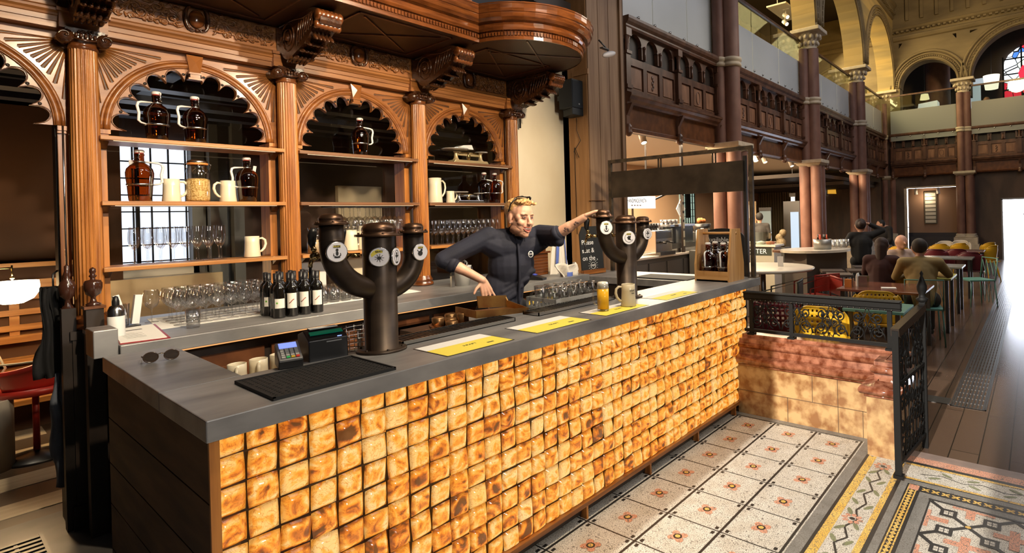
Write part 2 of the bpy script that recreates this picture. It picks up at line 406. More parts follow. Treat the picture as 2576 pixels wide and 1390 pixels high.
# room behind the cabinet
m = MB().box(-1.6,5.6,7.3,7.42,0,3.3); struct('wall_back', m, PM('brown_room_wall', (.06,.03,.018), .6, 0, (.10,.05,.03), (1,1,1)))
m = MB().box(5.55,5.65,4.65,7.3,0,3.3); struct('wall_divider', m, PM('brown_wall2', (.12,.09,.06), .6))
m = MB().box(-1.6,5.6,4.75,7.3,3.3,3.4); struct('ceiling', m, dkw)
m = MB().box(-1.7,-1.6,1.73,7.4,0,11).box(-1.7,-1.6,-7,.25,0,11).box(-1.7,-1.6,.25,1.73,4.2,11); struct('wall_entrance', m, dkw)
m = MB().box(-1.7,30,-7,9.2,11,11.1); struct('ceiling', m, PM('roof_timber', (.05,.03,.02), .7))
m = MB().box(-1.7,30,-7.1,-7,0,11); struct('wall_nave', m, stone2)
beam = PM('blue_black_beam', (.03,.034,.045), .4)
m = MB()
for k, (y, z, h) in enumerate(((5.1,2.62,.05),(5.35,2.78,.06),(5.7,2.9,.05),(6.1,2.72,.10),(6.5,2.95,.12),(6.95,2.8,.1))): m.box(-1.5,5.5,y,y+.16,z,z+h)
for x in (1.3,2.9,4.3): m.box(x,x+.1,4.9,7.2,2.9,3.2)
struct('trim_2', m, beam)
# leaded window in the back room, its grey pier and light sill
m = MB().box(1.0,1.90,7.24,7.3,1.30,2.60); struct('window_1', m, EM('window_daylight', (.74,.83,1.0), 1.7))
m = MB()
for k in range(7): m.box(1.0+k*.146, 1.012+k*.146, 7.215, 7.24, 1.30, 2.60)
for k in range(8): m.box(1.0,1.90,7.215,7.24,1.36+k*.17,1.372+k*.17)
m.box(1.46,1.49,7.2,7.24,1.30,2.60)
struct('trim_3', m, iron)
grey = PM('grey_pier', (.16,.17,.17), .6)
m = MB().box(1.90,2.02,7.1,7.3,0,3.0).box(2.02,2.32,7.05,7.3,0,3.0).box(2.02,2.1,6.95,7.1,0,3).box(2.22,2.32,6.9,7.1,0,3); struct('wall_pier', m, grey)
m = MB().box(.95,1.95,7.1,7.24,1.22,1.30); struct('trim_4', m, PM('pale_sill', (.6,.57,.5), .4))
m = MB().box(.9,2.1,6.9,7.2,0,1.22); struct('wall_sill', m, PM('tan_low_wall', (.50,.38,.22), .6, 0, (.62,.5,.32), (1,1,3)))
m = MB().box(3.5,4.1,7.2,7.28,1.5,2.2).box(4.5,4.7,7.2,7.28,1.2,2.6).box(5.53,5.55,5.3,5.9,1.2,2.3); struct('trim_5', m, plaster)
# ================= BAR =================
bar = thing('bar_counter', 'long bar with grey zinc top and glowing amber glass tile front', 'bar')
ZT = 1.107
m = MB(); m.prism([(.56,2.02),(4.836,2.02),(4.836,2.52),(.56,2.52)], ZT-.07, ZT); m.box(1.44,4.3,2.52,2.545,ZT-.06,ZT-.012)
m.build('zinc_top', zinc, bar, bevel=.004)
m = MB(); m.prism([(.56,2.5235),(.822,2.5235),(.832,3.46),(.566,3.47)], ZT-.07, ZT); m.build('hatch_flap', zinc, bar, bevel=.004)
m = MB(); m.box(4.28,4.86,2.523,3.9,ZT-.07,ZT-.004); m.build('return_top', zinc, bar, bevel=.004)
# end face planks
endw = PM('dark_bar_planks', (.035,.017,.008), .6, 0, (.11,.055,.024), (12,2,12), .2, 6)
m = MB(); z = .02
for h in (.2,.21,.19,.21,.205): m.box(.578,.60,2.05,3.44,z,z+h-.006); z += h+.0
m.box(.60,.66,2.07,3.42,.02,1.03); m.build('end_planking', endw, bar)
m = MB(); m.box(.572,.60,2.04,2.052,.06,1.035); z = .06
m.build('corner_post', oak_v, bar)
m = MB(); m.box(.6,4.56,2.075,2.10,.02,1.037).box(.66,4.3,2.10,2.16,.0,1.0).box(4.3,4.35,2.1,3.88,0,1.03).box(4.75,4.8,2.55,3.88,0,1.03); m.build('carcass', blackwood, bar)
m = MB(); m.box(.59,4.36,2.03,2.07,.075,.10)
m.build('base_rail', oak_h, bar)
for k in range(7):
    if k: MB().box(.4+.645*k,.415+.645*k,2.035,2.08,0,.075).build('foot', oak_v, bar)
# backlit glass tiles
def tile_mat():
    m, t, b = nt('amber_glass_tiles'); L = t.links.new
    at = t.nodes.new('ShaderNodeAttribute'); at.attribute_name = 'tone'
    sep = t.nodes.new('ShaderNodeSeparateColor'); L(at.outputs['Color'], sep.inputs[0])
    tc = t.nodes.new('ShaderNodeTexCoord')
    cmb = t.nodes.new('ShaderNodeVectorMath'); cmb.operation = 'MULTIPLY_ADD'; cmb.inputs[1].default_value = (7,7,7)
    cx_ = t.nodes.new('ShaderNodeCombineXYZ'); L(sep.outputs[0], cx_.inputs[0]); L(sep.outputs[1], cx_.inputs[2]); L(cx_.outputs[0], cmb.inputs[0]); L(tc.outputs['Object'], cmb.inputs[2])
    n = t.nodes.new('ShaderNodeTexNoise'); n.inputs['Scale'].default_value = 12; n.inputs['Detail'].default_value = 3.5; n.inputs['Distortion'].default_value = 1.8
    L(cmb.outputs[0], n.inputs['Vector'])
    def M(op, a, b_=None, v=None):
        q = t.nodes.new('ShaderNodeMath'); q.operation = op; L(a, q.inputs[0])
        if b_ is not None: L(b_, q.inputs[1])
        if v is not None: q.inputs[1].default_value = v
        return q.outputs[0]
    # tone.r = how dark the tile is, tone.b = edge weight
    s = M('SUBTRACT', M('ADD', M('MULTIPLY', M('SUBTRACT', n.outputs[0], v=.235), v=1.6), M('MULTIPLY', sep.outputs[0], v=.50)), M('MULTIPLY', at.outputs['Alpha'], v=.30))
    r = ramp(t, [(.34,(1.0,.64,.25)),(.50,(1.0,.47,.085)),(.64,(.95,.35,.03)),(.80,(.68,.17,.008)),(.93,(.28,.045,.004)),(1.0,(.05,.010,.003))]); L(s, r.inputs[0])
    n2 = t.nodes.new('ShaderNodeTexNoise'); n2.inputs['Scale'].default_value = 22; n2.inputs['Detail'].default_value = 3; n2.inputs['Distortion'].default_value = 3.0
    L(cmb.outputs[0], n2.inputs['Vector'])
    k2 = ramp(t, [(.47,(1,1,1)),(.5,(.62,.45,.25)),(.53,(1,1,1))]); L(n2.outputs[0], k2.inputs[0])
    mu = t.nodes.new('ShaderNodeMix'); mu.data_type = 'RGBA'; mu.blend_type = 'MULTIPLY'; mu.inputs[0].default_value = 1
    L(r.outputs[0], mu.inputs[6]); L(k2.outputs[0], mu.inputs[7])
    yl = t.nodes.new('ShaderNodeMix'); yl.data_type = 'RGBA'; yl.blend_type = 'MULTIPLY'; yl.inputs[7].default_value = (1,.87,.60,1)
    L(sep.outputs[1], yl.inputs[0]); L(mu.outputs[2], yl.inputs[6])
    b.inputs['Base Color'].default_value = (.25,.12,.04,1); b.inputs['Roughness'].default_value = .12
    L(yl.outputs[2], b.inputs['Emission Color'])
    es = M('MULTIPLY', M('SUBTRACT', M('MULTIPLY', sep.outputs[2], v=1.0), v=0), v=.98)
    L(es, b.inputs['Emission Strength'])
    bp = t.nodes.new('ShaderNodeBump'); bp.inputs['Strength'].default_value = .35; bp.inputs['Distance'].default_value = .004
    L(n.outputs[0], bp.inputs['Height']); L(bp.outputs[0], b.inputs['Normal'])
    return m
def tiles():
    rnd = random.Random(11); NX, NZ, P, PZ = 41, 10, .0975, .0972
    vs, fs, cols = [], [], []
    K = 6
    for i in range(NX):
        for j in range(NZ):
            cx = .580+P*(i+.5); cz = 1.0645-PZ*(j+.5)
            hw = P/2-.0030+rnd.uniform(-.001,.001); hz = PZ/2-.0030+rnd.uniform(-.001,.001)
            tx, tz = rnd.uniform(-.09,.09), rnd.uniform(-.09,.09); sk = rnd.uniform(-.03,.03)
            far = min(1, i/30.0)
            tone = min(1, max(0, rnd.gauss(.55-.17*far, .24))); yel = rnd.uniform(.0,1)
            if rnd.random() < .05: tone = .9
            rim_side, rim_top = rnd.random() < .5, rnd.random() < .5
            b0 = len(vs)
            for a in range(K+1):
                for c in range(K+1):
                    u, v = -1+2*c/K, -1+2*a/K
                    su = u*math.sqrt(1-.07*v*v); sv = v*math.sqrt(1-.07*u*u)   # softened corners
                    x = cx+su*hw*1.03+sk*sv*hw; z = cz+sv*hz*1.03-sk*su*hz
                    ed = max(abs(u),abs(v)); bul = (1-u**4)*(1-v**4)
                    y = 2.062-.020*bul**.6 + tx*u*.06 + tz*v*.06
                    vs.append((x, y, min(z, 1.037)))
                    e = 1.0 if ed < .9 else .50
                    cols.append((tone, yel, e, (1 if .6 < ed < .9 else 0)*(1 if (u > .6) == rim_side or abs(v) > .6 and rim_top else .2)))
            for a in range(K):
                for c in range(K):
                    q = b0+a*(K+1)+c; fs.append((q, q+1, q+K+2, q+K+1))
    me = bpy.data.meshes.new('glass_tile_panel'); me.from_pydata(vs, [], fs)
    ca = me.color_attributes.new('tone', 'FLOAT_COLOR', 'POINT')
    for k, c in enumerate(cols): ca.data[k].color = c
    for p in me.polygons: p.use_smooth = True
    me.materials.append(tile_mat()); o = bpy.data.objects.new('glass_tile_panel', me); COL.objects.link(o); o.parent = bar
tiles()
# under the counter, serving side: shelf
m = MB(); m.box(.84,4.28,2.16,2.5,.80,.815).box(.84,4.28,2.16,2.5,.42,.435); m.build('inner_shelf', dark_oak, bar)
# --- drip trays, rubber runner
def tray(x0,x1,y0,y1,label):
    t = thing('drip_tray', label, 'drip tray', (x0,y0,ZT))
    a, b_ = x1-x0, y1-y0
    m = MB(); m.box(0,a,0,b_,0,.004)
    for q in ((0,a,0,.006),(0,a,b_-.006,b_),(0,.006,0,b_),(a-.006,a,0,b_)): m.box(*q,0,.022)
    m.build('pan', steel, t); m = MB()
    n = int(a/.022)
    for k in range(n): m.box(.012+k*.022,.022+k*.022,.01,b_-.01,.015,.019)
    m.build('grate', dark_steel, t)
tray(1.46,2.18,2.41,2.56,'long steel drip tray right of the three armed tap tower'); tray(2.36,3.12,2.40,2.54,'steel drip tray in front of the far tap tower and glass rack')
t = thing('bar_mat', 'black ribbed rubber bar mat below the card terminal', 'mat', (.76,2.05,ZT))
MB().box(0,.45,0,.355,0,.008).build('base', rubber, t); m = MB(); rnd = random.Random(3)
for i in range(21):
    for j in range(16):
        if rnd.random() < .93: m.cbox((.024+i*.0205,.02+j*.021,.0085),(.007,.004,.003), .4)
m.build('raised_studs', PM('worn_rubber',(.013,.013,.013),.6), t)
MB().box(0,.45,0,.008,.008,.012).box(0,.45,.347,.355,.008,.012).box(0,.008,0,.355,.008,.012).box(.442,.45,0,.355,.008,.012).build('rim', rubber, t)
# --- placemats
def placemat(x0,x1,y0,y1,label,skew=.02):
    t = thing('placemat', label, 'placemat', (x0,y0,ZT), 0, 'yellow and white placemats on the bar')
    a, b_ = x1-x0, y1-y0
    MB().box(0,a,0,b_,0,.0016).build('backing', blackp, t)
    MB().box(.006,a-.006,.005,b_*.62,.0017,.002).build('yellow_field', yellow, t)
    MB().box(.006,a-.006,b_*.62,b_-.005,.0017,.002).build('white_field', paper, t)
    text('KRAFT', .026, ink, (a*.52, b_*.40, .0021), (0,0,0), t); MB().box(a*.70,a*.80,b_*.22,b_*.27,.0021,.0024).build('small_print', ink, t)
placemat(1.45,1.84,2.045,2.31,'yellow and white placemat nearest the three armed tap tower')
placemat(2.0,2.44,2.05,2.30,'empty yellow and white placemat between the copper scale and the beer glass')
placemat(2.57,3.03,2.045,2.265,'yellow and white placemat under the beer glass and the stoneware mug')
placemat(3.26,3.72,2.05,2.27,'yellow and white placemat nearest the wooden bottle crate')
# --- tap towers
bronze = PM('patinated_steel_pipe', (.035,.023,.016), .42, .55, (.06,.04,.027), (6,6,14), .04, 5); bronze_cap = PM('bronze_cap', (.10,.055,.033), .33, .8)
badge_rim = PM('badge_rim', (.5,.5,.5), .25, .9); badge_w = PM('badge_face', (.82,.80,.84), .3); 
def disc_face(parent, c, nrm, r, kind):
    """round badge: rim, face, title block and a drawing"""
    n = Vector(nrm).normalized(); M = n.to_track_quat('Z','Y').to_matrix()
    up = Vector((0,0,1)); yv = (up-n*up.dot(n)).normalized(); xv = yv.cross(n); M = Matrix((xv,yv,n)).transposed(); c = Vector(c)
    b = MB(); b.lathe([(0,0),(r,0),(r,.006),(r*.96,.008),(0,.008)], c, 28, M=M); o = b.build('badge', badge_rim, parent)
    b = MB(); b.lathe([(0,.0085),(r*.92,.0085)], c, 28, M=M); b.build('badge_face', badge_w, o)
    P = lambda x, y, h=.009: c+xv*x*r+yv*y*r+n*h
    b = MB()
    if kind != 2: b.quad(P(-.32,.42),P(.32,.42),P(.32,.66),P(-.32,.66))
    if kind == 1:
        b.add([P(-.7,.0),P(-.3,.3),P(.25,.62),P(-.1,.8),P(-.55,.6),P(-.8,.3)], [(0,1,2,3,4,5)])
    o2 = b.build('badge_title', ink if kind != 1 else yellow, o)
    b = MB()
    def ell(x,y,rx,ry,h=.0095,k=12): b.add([P(x+rx*cos(2*pi*i/k), y+ry*sin(2*pi*i/k), h) for i in range(k)], [tuple(range(k))])
    def ln(x0,y0,x1,y1,w=.05):
        d = Vector((x1-x0,y1-y0)).normalized()*w; b.quad(P(x0-d.y,y0+d.x,.0095),P(x1-d.y,y1+d.x,.0095),P(x1+d.y,y1-d.x,.0095),P(x0+d.y,y0-d.x,.0095))
    if kind == 0:
        ell(0,.2,.13,.15); ell(0,-.12,.13,.22); ln(-.34,-.32,0,-.5,.04); ln(.34,-.32,0,-.5,.04); ln(-.3,-.1,-.34,-.34,.03); ln(.3,-.1,.34,-.34,.03); ell(0,-.5,.3,.08)
    elif kind == 1:
        ell(0,-.1,.2,.17)
        for a in range(9): q = a*2*pi/9; ln(.2*cos(q),-.1+.17*sin(q),.46*cos(q),-.1+.42*sin(q),.025)
    elif kind == 2:
        ell(0,.35,.16,.14); ell(-.18,.1,.13,.12); ell(.18,.1,.13,.12); ln(0,.2,0,-.55,.04); ln(0,-.1,-.3,.1,.03); ln(0,-.1,.3,.1,.03); ell(0,-.6,.25,.07)
        for a in range(16): q=a*pi/8; ln(.5*cos(q),.78*sin(q)*.9,.5*cos(q+.35),.78*sin(q+.35)*.9,.03)
    elif kind == 3:
        ell(-.05,-.12,.32,.3); ell(.12,.25,.15,.14); ln(-.2,.0,-.45,.3,.04)
    elif kind == 4:
        ell(0,0,.22,.3); ln(-.3,.1,.35,-.35,.05); ln(.25,.3,.1,-.3,.06)
        for a in range(14): q=a*pi/9+1; ln(.62*cos(q),.62*sin(q),.62*cos(q+.3),.62*sin(q+.3),.03)
    b.build('badge_drawing', ink, o)
    if kind != 2:
        Me = M.to_4x4(); e = M.to_euler(); text('KRAFT', r*.24, ink if kind == 1 else yellow, P(0,.54,.0098), e, o)
def faucet(parent, c, d):
    """brass beer tap pointing along d with black handle"""
    c = Vector(c); d = Vector(d).normalized(); g = MB()
    g.tube([c, c+d*.055], .011, 10); g.sphere(c+d*.065, .021, 12, 8); g.tube([c+d*.065, c+d*.075+Vector((0,0,.045))], .009, 8)
    g.tube([c+d*.07,c+d*.088+Vector((0,0,-.03)),c+d*.092+Vector((0,0,-.05))], .009, 8)
    g.sphere(c+d*.07+Vector((0,0,.03)), .013, 10, 6); g.lathe([(.016,-.004),(.02,0),(.016,.004)], c+d*.02, 12)
    o = g.build('faucet', brass, parent)
    g = MB(); g.tube([c+d*.09+Vector((0,0,-.045)), c+d*.096+Vector((0,0,-.115))], .0065, 8); g.build('spout', dark_steel, o)
    g = MB(); q = [c+d*.075+Vector((0,0,.035)), c+d*.080+Vector((0,0,.06)), c+d*.078+Vector((0,0,.09)), c+d*.070+Vector((0,0,.112)), c+d*.062+Vector((0,0,.12))]
    g.tube(q, [.008,.017,.020,.017,.010], 10); g.build('handle', blackp, o)
def tower(label, c, rm, ra, arms, hm, cap, badges, taps):
    t = thing('beer_tap_tower', label, 'beer tap', (c[0],c[1],ZT))
    g = MB(); g.lathe([(0,0),(rm*1.5,0),(rm*1.5,.008),(rm*1.42,.012),(rm,.013),(rm,hm)], (0,0,0), 32)
    for k in range(6): g.lathe([(.006,0),(.006,.006),(0,.007)], (rm*1.25*cos(k*pi/3+.3), rm*1.25*sin(k*pi/3+.3), .012), 8)
    g.build('column', bronze, t)
    def topcap(x, y, z, r, zt, name):
        g = MB(); g.lathe([(0,z-.004),(r*1.42,z-.004),(r*1.42,z+.006),(r*1.02,z+.007),(r*1.0,z+.02),(r*1.03,z+.024),(r*1.0,z+(zt-z)*.6),(r*.85,z+(zt-z)*.88),(r*.4,zt),(0,zt)], (x,y,0), 28)
        for k in range(6): g.sphere((x+r*1.25*cos(k*pi/3+.2), y+r*1.25*sin(k*pi/3+.2), z+.008), .006, 8, 5)
        g.build(name, bronze_cap, t)
    topcap(0,0,hm,rm,cap,'cap')
    for (dx,dy,zf,zc,zb) in arms:
        g = MB(); s = 1 if dx > 0 else -1; R = abs(dx)*.92; pts = [(dx,dy,zf)]
        zc0 = zb+ra
        for k in range(13):
            a = (pi/2)*k/12; pts.append((dx*(1-.92)+ (dx*.92)*cos(a), dy*cos(a), zc0+R*.95*(1-sin(a))))
        pts.append((0,0,zc0)); g.tube(pts, ra, 22)
        g.lathe([(ra,0),(ra*1.03,.002),(ra*1.03,.006),(ra,.008)], (dx,dy,zc0+R*1.05), 22); g.build('side_arm', bronze, t)
        topcap(dx,dy,zf,ra,zc,'arm_cap')
    for b in badges: disc_face(t, *b)
    for b in taps: faucet(t, *b)
    return t
tn = Vector((-.42,-.9,0)).normalized()
def onsurf(cx, cy, z, r, n): n = Vector(n).normalized(); return (cx+n.x*r, cy+n.y*r, z)
T1 = (1.365,2.43); h0 = ZT
n1, n2, n3, n4 = (-.30,-.95,0), (-.50,-.87,0), (.60,-.8,0), (-.05,-1,0)
tower('three armed dark pipe beer tap tower with round badges nearest the card terminal', T1, .074, .049,
  [(-.232,-.03,1.70-h0,1.745-h0,1.352-h0),(.172,-.01,1.65-h0,1.695-h0,1.335-h0)], 1.642-h0, 1.702-h0,
  [(onsurf(-.232,-.03,1.581-h0,.050,(-.1,-1,0)), (-.1,-1,0), .044, 0), (onsurf(0,0,1.545-h0,.075,(-.50,-.87,0)), (-.5,-.87,0), .045, 1), (onsurf(0,0,1.541-h0,.075,(.55,-.83,0)), (.55,-.83,0), .043, 2), (onsurf(.172,-.01,1.553-h0,.050,(.02,-1,0)), (.02,-1,0), .041, 3)],
  [((-.222,.04,1.56-h0),(-.35,.9,0)), ((-.082,.02,1.555-h0),(-.8,.6,0)), ((.06,.06,1.58-h0),(.35,.9,0))])
T2 = (3.26,2.39)
tower('three armed brown pipe beer tap tower held by the bartender', T2, .075, .050,
  [(-.262,0,1.70-h0,1.755-h0,1.352-h0),(.222,0,1.655-h0,1.697-h0,1.345-h0)], 1.653-h0, 1.71-h0,
  [(onsurf(-.262,0,1.625-h0,.052,(-.52,-.85,0)), (-.52,-.85,0), .048, 0), (onsurf(0,0,1.545-h0,.077,(-.62,-.78,0)), (-.62,-.78,0), .05, 4), (onsurf(.222,0,1.563-h0,.052,(-.3,-.95,0)), (-.3,-.95,0), .044, 2)],
  [((-.30,.03,1.57-h0),(-.2,1,0)), ((.0,.075,1.56-h0),(0,1,0)), ((.222,.05,1.57-h0),(.2,1,0))])
# --- payment terminal and printer
t = thing('card_terminal', 'grey and black card payment terminal with lit blue display', 'card reader', (.985,2.475,ZT), -.12)
t.rotation_euler = (0,0,-.25)
g = MB(); g.prism([(-.10,0),(.02,0),(.03,.035),(-.10,.085)], -.045, .045, 0); g.build('body', blackp, t, bevel=.004)
tilt = math.atan2(.05,.13)
def onslope(u, v, h=.0): # u across, v 0..1 along slope from front
    return Vector((u, .03-.13*v, .035+.05*v)) + Vector((0,math.sin(tilt),math.cos(tilt)))*h
t.rotation_euler = (0,0,-.25+pi)
g = MB(); g.add([onslope(-.043,0,.006),onslope(.043,0,.006),onslope(.043,1,.006),onslope(-.043,1,.006),onslope(-.043,0,-.01),onslope(.043,0,-.01),onslope(.043,1,-.01),onslope(-.043,1,-.01)], [(0,1,2,3),(4,7,6,5),(0,4,5,1),(1,5,6,2),(2,6,7,3),(3,7,4,0)])
fc = g.build('fascia', PM('grey_plastic',(.22,.22,.22),.35,.3), t, bevel=.003)
g = MB(); g.add([onslope(-.033,.62,.0075),onslope(.033,.62,.0075),onslope(.033,.93,.0075),onslope(-.033,.93,.0075)], [(0,1,2,3)]); g.build('display', EM('blue_display',(.25,.33,1.0),1.2), fc)
for i in range(5):
    for j in range(4):
        col = ('key_grey',(.45,.45,.42)) if i else (('key_red',(.7,.05,.03)),('key_yellow',(.7,.5,.05)),('key_green',(.03,.45,.12)),('key_grey',(.45,.45,.42)))[j]
        g = MB(); p = onslope(-.026+.0173*j,.10+.11*i,.009); g.cbox(p,(.013,.010,.004), rx=-tilt); g.build('key', PM(col[0],col[1],.4), fc)
t = thing('receipt_printer', 'black receipt printer with green lid strip behind the card terminal', 'printer', (1.155,2.555,ZT), -.12)
g = MB(); g.prism([(-.10,-.03),(.10,-.03),(.10,.13),(.0,.16),(-.10,.115)], -.09, .09, 0); g.build('body', blackp, t, bevel=.005)
g = MB(); g.cbox((0,-.055,.146),(.15,.03,.006), rx=.42); g.build('green_strip', PM('green_plastic',(.0,.28,.16),.3), t)
g = MB(); g.cbox((-.0,.0,.166),(.13,.045,.004), rx=.0); g.build('paper_label', paper, t)
MB().box(-.01,.06,-.1008,-.1,.096,.102).build('small_label', PM('label_grey',(.3,.3,.3),.5), t)
g = MB(); g.box(.04,.06,-.1015,-.1,.12,.124); g.build('status_light', EM('blue_led',(.2,.3,1),3), t)
t.scale = (.9,.78,.78)
tag(MB().box(1.04,1.27,2.522,2.68,1.05,1.106).build('till_shelf', blackp), 'black shelf behind the bar edge carrying the receipt printer', 'shelf')
# sunglasses
t = thing('sunglasses', 'pair of round tortoiseshell sunglasses lying on the hatch flap', 'glasses', (.703,3.11,ZT), -.17)
fr = PM('tortoise_frame', (.05,.025,.012), .2, coat=.5)
for s in (-1,1):
    g = MB(); g.tube([(s*.036+.026*cos(a*pi/10), -.006*0, .024+.022*sin(a*pi/10)) for a in range(20)], .0025, 6, closed=True); g.build('rim', fr, t)
    g = MB(); g.lathe([(0,0),(.024,0)], (s*.036,0,.024), 20, M=Matrix.Rotation(pi/2,3,'X')); g.build('lens', GLASS('dark_lens',(.10,.06,.03),.08), t)
    g = MB(); g.tube([(s*.063,0,.030),(s*.066,.05,.024),(s*.062,.12,.006)], .0022, 6); g.build('temple', fr, t)
g = MB(); g.tube([(-.012,0,.034),(0,-.001,.037),(.012,0,.034)], .0018, 6); g.build('bridge', brass, t)
# black mat on the return counter
tag(MB().box(4.33,4.64,2.50,3.10,ZT-.004,ZT+.006).build('bar_mat', rubber), 'plain black rubber mat on the return counter beside the wooden crate', 'mat')
# ================= BACK BAR CABINET =================
cab = thing('oak_bar_cabinet', 'carved oak back bar with fluted columns, scalloped arches and shelves', 'cabinet')
CX = [.674-1.111, .674, 1.785, 2.893, 4.01]; ZC = 1.125
for k in range(1,5):
    g = MB(); p = [(.064,1.20),(.068,2.0),(.066,2.775)]
    n = 144; vs = []
    g.smooth = False
    g.lathe([(.067,1.21),(.0675,1.6),(.0665,2.3),(.064,2.76)], (CX[k],4.42,0), n, flute=(24,.11))
    col_ = g.build('column', oak_v, cab)
    g = MB(); g.lathe([(.0,1.128),(.094,1.128),(.096,1.135),(.094,1.15),(.084,1.158),(.084,1.164),(.088,1.172),(.088,1.182),(.078,1.192),(.076,1.2),(.070,1.212)], (CX[k],4.42,0), 32)
    g.build('column_base', maroon, col_); g = MB(); g.lathe([(.064,2.755),(.069,2.76),(.069,2.772),(.065,2.776),(.07,2.79),(.082,2.805),(.082,2.812)], (CX[k],4.42,0), 32); g.build('necking', maroon, col_)
    # ionic capital
    g = MB(); x = CX[k]
    g.box(x-.085,x+.085,4.33,4.50,2.845,2.862); g.box(x-.078,x+.078,4.335,4.5,2.81,2.845)
    for s in (-1,1):
        c = Vector((x+s*.082, 4.325, 2.812))
        M = Matrix.Rotation(pi/2,3,'X'); g.lathe([(0,0),(.034,0),(.034,-.16),(0,-.16)], c, 20, M=M)
        g.tube([c+Vector((s*(.031-.0045*q)*cos(q*.62), -.004, (.031-.0045*q*.95)*sin(q*.62)))*1 for q in [i*.22 for i in range(30)]], .0042, 6)
        g.sphere(c+Vector((0,-.006,0)), .008, 8, 6)
    for q in range(5): g.sphere((x-.04+.02*q,4.325,2.822),(.009,.01,.014),8,6)
    for q in range(9): g.sphere((x-.028+.007*q+random.uniform(-.004,.004),4.32,2.845+random.uniform(-.006,.008)),.007,6,5)
    g.tube([(x-.05,4.328,2.803),(x,4.322,2.795),(x+.05,4.328,2.803)],.006,6)
    g.build('capital', carved, cab)
# left column stands on a dark pedestal to the floor
MB().box(.585,.765,4.335,4.66,0,1.10).box(.575,.775,4.325,4.66,1.08,1.128).box(.57,.78,4.32,4.66,0,.14).build('pedestal', blackwood, cab)
MB().box(.56,.607,4.52,4.62,0,2.8).build('side_board', blackwood, cab)
def arch_panel(x0, x1, name='arch_panel'):
    cx = (x0+x1)/2; zs = 2.315; hw = (x1-x0)/2; top = 2.862; nl = 11; N = nl*10
    RX, RZ = .458, .478
    g = MB(); inn = []; out = []; mid = []
    for i in range(N+1):
        a = pi*i/N; lob = abs(sin(a*nl)) ** .55; f = .77+.155*lob
        inn.append((cx-RX*f*cos(a), zs+RZ*f*sin(a)))
        mid.append((cx-RX*.955*cos(a), zs+RZ*.955*sin(a)))
        dx, dz = -cos(a), sin(a)*RZ/RX
        t_ = min((hw-.0)/max(abs(dx),1e-6), (top-zs)/max(dz,1e-6)); out.append((cx+dx*t_, zs+dz*t_))
    vs = []
    for y in (4.488, 4.52):
        for L_ in (inn, mid, out): vs += [(p[0], y, p[1]) for p in L_]
    fs = []; n = N+1
    for l in (0, 3):
        for b in (0, 1):
            o = (l+b)*n; fs += [(o+i, o+i+1, o+n+i+1, o+n+i) for i in range(N)]
    fs += [(i, i+1, 3*n+i+1, 3*n+i) for i in range(N)]
    g.add(vs, fs); pn = g.build(name, oak_flat, cab)
    # outer ring mouldings
    g = MB()
    for f, r, yy in ((1.035,.010,4.484),(.985,.016,4.482),(.955,.006,4.482)):
        g.tube([(cx-RX*f*cos(pi*i/48), yy, zs+RZ*f*sin(pi*i/48)) for i in range(49)], r, 8)
    g.build('arch_moulding', WOOD('oak_moulding',(.20,.062,.012),(.32,.115,.026),0), pn)
    g = MB()
    g.tube([(p[0]*1.0, 4.486, p[1]) for p in [(cx+(q[0]-cx)*1.014, zs+(q[1]-zs)*1.014) for q in inn]], .0035, 5); g.build('scallop_bead', dark_oak, pn)
    g = MB()
    for k in range(1, nl):
        a = pi*k/nl; c = (cx-RX*.865*cos(a), 4.4875, zs+RZ*.865*sin(a)); g.lathe([(0,0),(.009,0),(.009,.002),(0,.002)], c, 10, M=Matrix.Rotation(pi/2,3,'X'))
    g.build('drilled_holes', blackwood, pn)
    # sunburst flutes in the spandrels
    for s in (-1,1):
        g = MB(); c = Vector((cx+s*(hw-.02), 0, top-.04))
        for k in range(10):
            a = RAD(3+9.2*k); d = Vector((-s*cos(a), 0, -sin(a)))
            # length up to the ring
            L_ = .05
            while L_ < .36:
                q = c+d*L_
                if ((q.x-cx)/(RX*1.09))**2+((q.z-zs)/(RZ*1.09))**2 < 1 or abs(q.x-cx) > hw-.006 and L_ > .1: break
                L_ += .01
            L_ -= .01
            if L_ < .09: continue
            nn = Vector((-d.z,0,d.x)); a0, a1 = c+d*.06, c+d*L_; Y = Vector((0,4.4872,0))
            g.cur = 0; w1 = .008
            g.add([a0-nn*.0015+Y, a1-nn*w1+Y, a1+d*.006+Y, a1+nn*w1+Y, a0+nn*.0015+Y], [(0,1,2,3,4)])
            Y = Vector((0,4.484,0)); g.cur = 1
            for sg in (-1,1): g.tube([a0+nn*sg*.002+Y, a1+nn*sg*(w1)+Y], .0028, 5)
        g.build('sunburst_flutes', [PM('flute_shade',(.09,.035,.012),.5), oak_flat], pn)  # flat dark strips colour in the shade of carved grooves
    # keystone
    g = MB(); zt = 2.855
    f1 = [(cx-.047,zt),(cx+.047,zt),(cx+.030,zt-.115),(cx-.030,zt-.115)]
    vs = [(p[0],4.485,p[1]) for p in f1]+[(p[0],4.452,p[1]) for p in f1]; cc = (cx,4.435,zt-.05)
    g.add(vs+[cc], [(0,1,5,4),(1,2,6,5),(2,3,7,6),(3,0,4,7),(4,5,8),(5,6,8),(6,7,8),(7,4,8)])
    g.box(cx-.035,cx+.035,4.445,4.485,zt-.128,zt-.116).box(cx-.028,cx+.028,4.45,4.5,zt-.15,zt-.129).box(cx-.038,cx+.038,4.448,4.5,zt-.163,zt-.151)
    g.build('keystone', PM('keystone_oak',(.30,.11,.03),.25,coat=.4), cab)
for k in range(4):
    arch_panel(CX[k]+.03, CX[k+1]-.03)
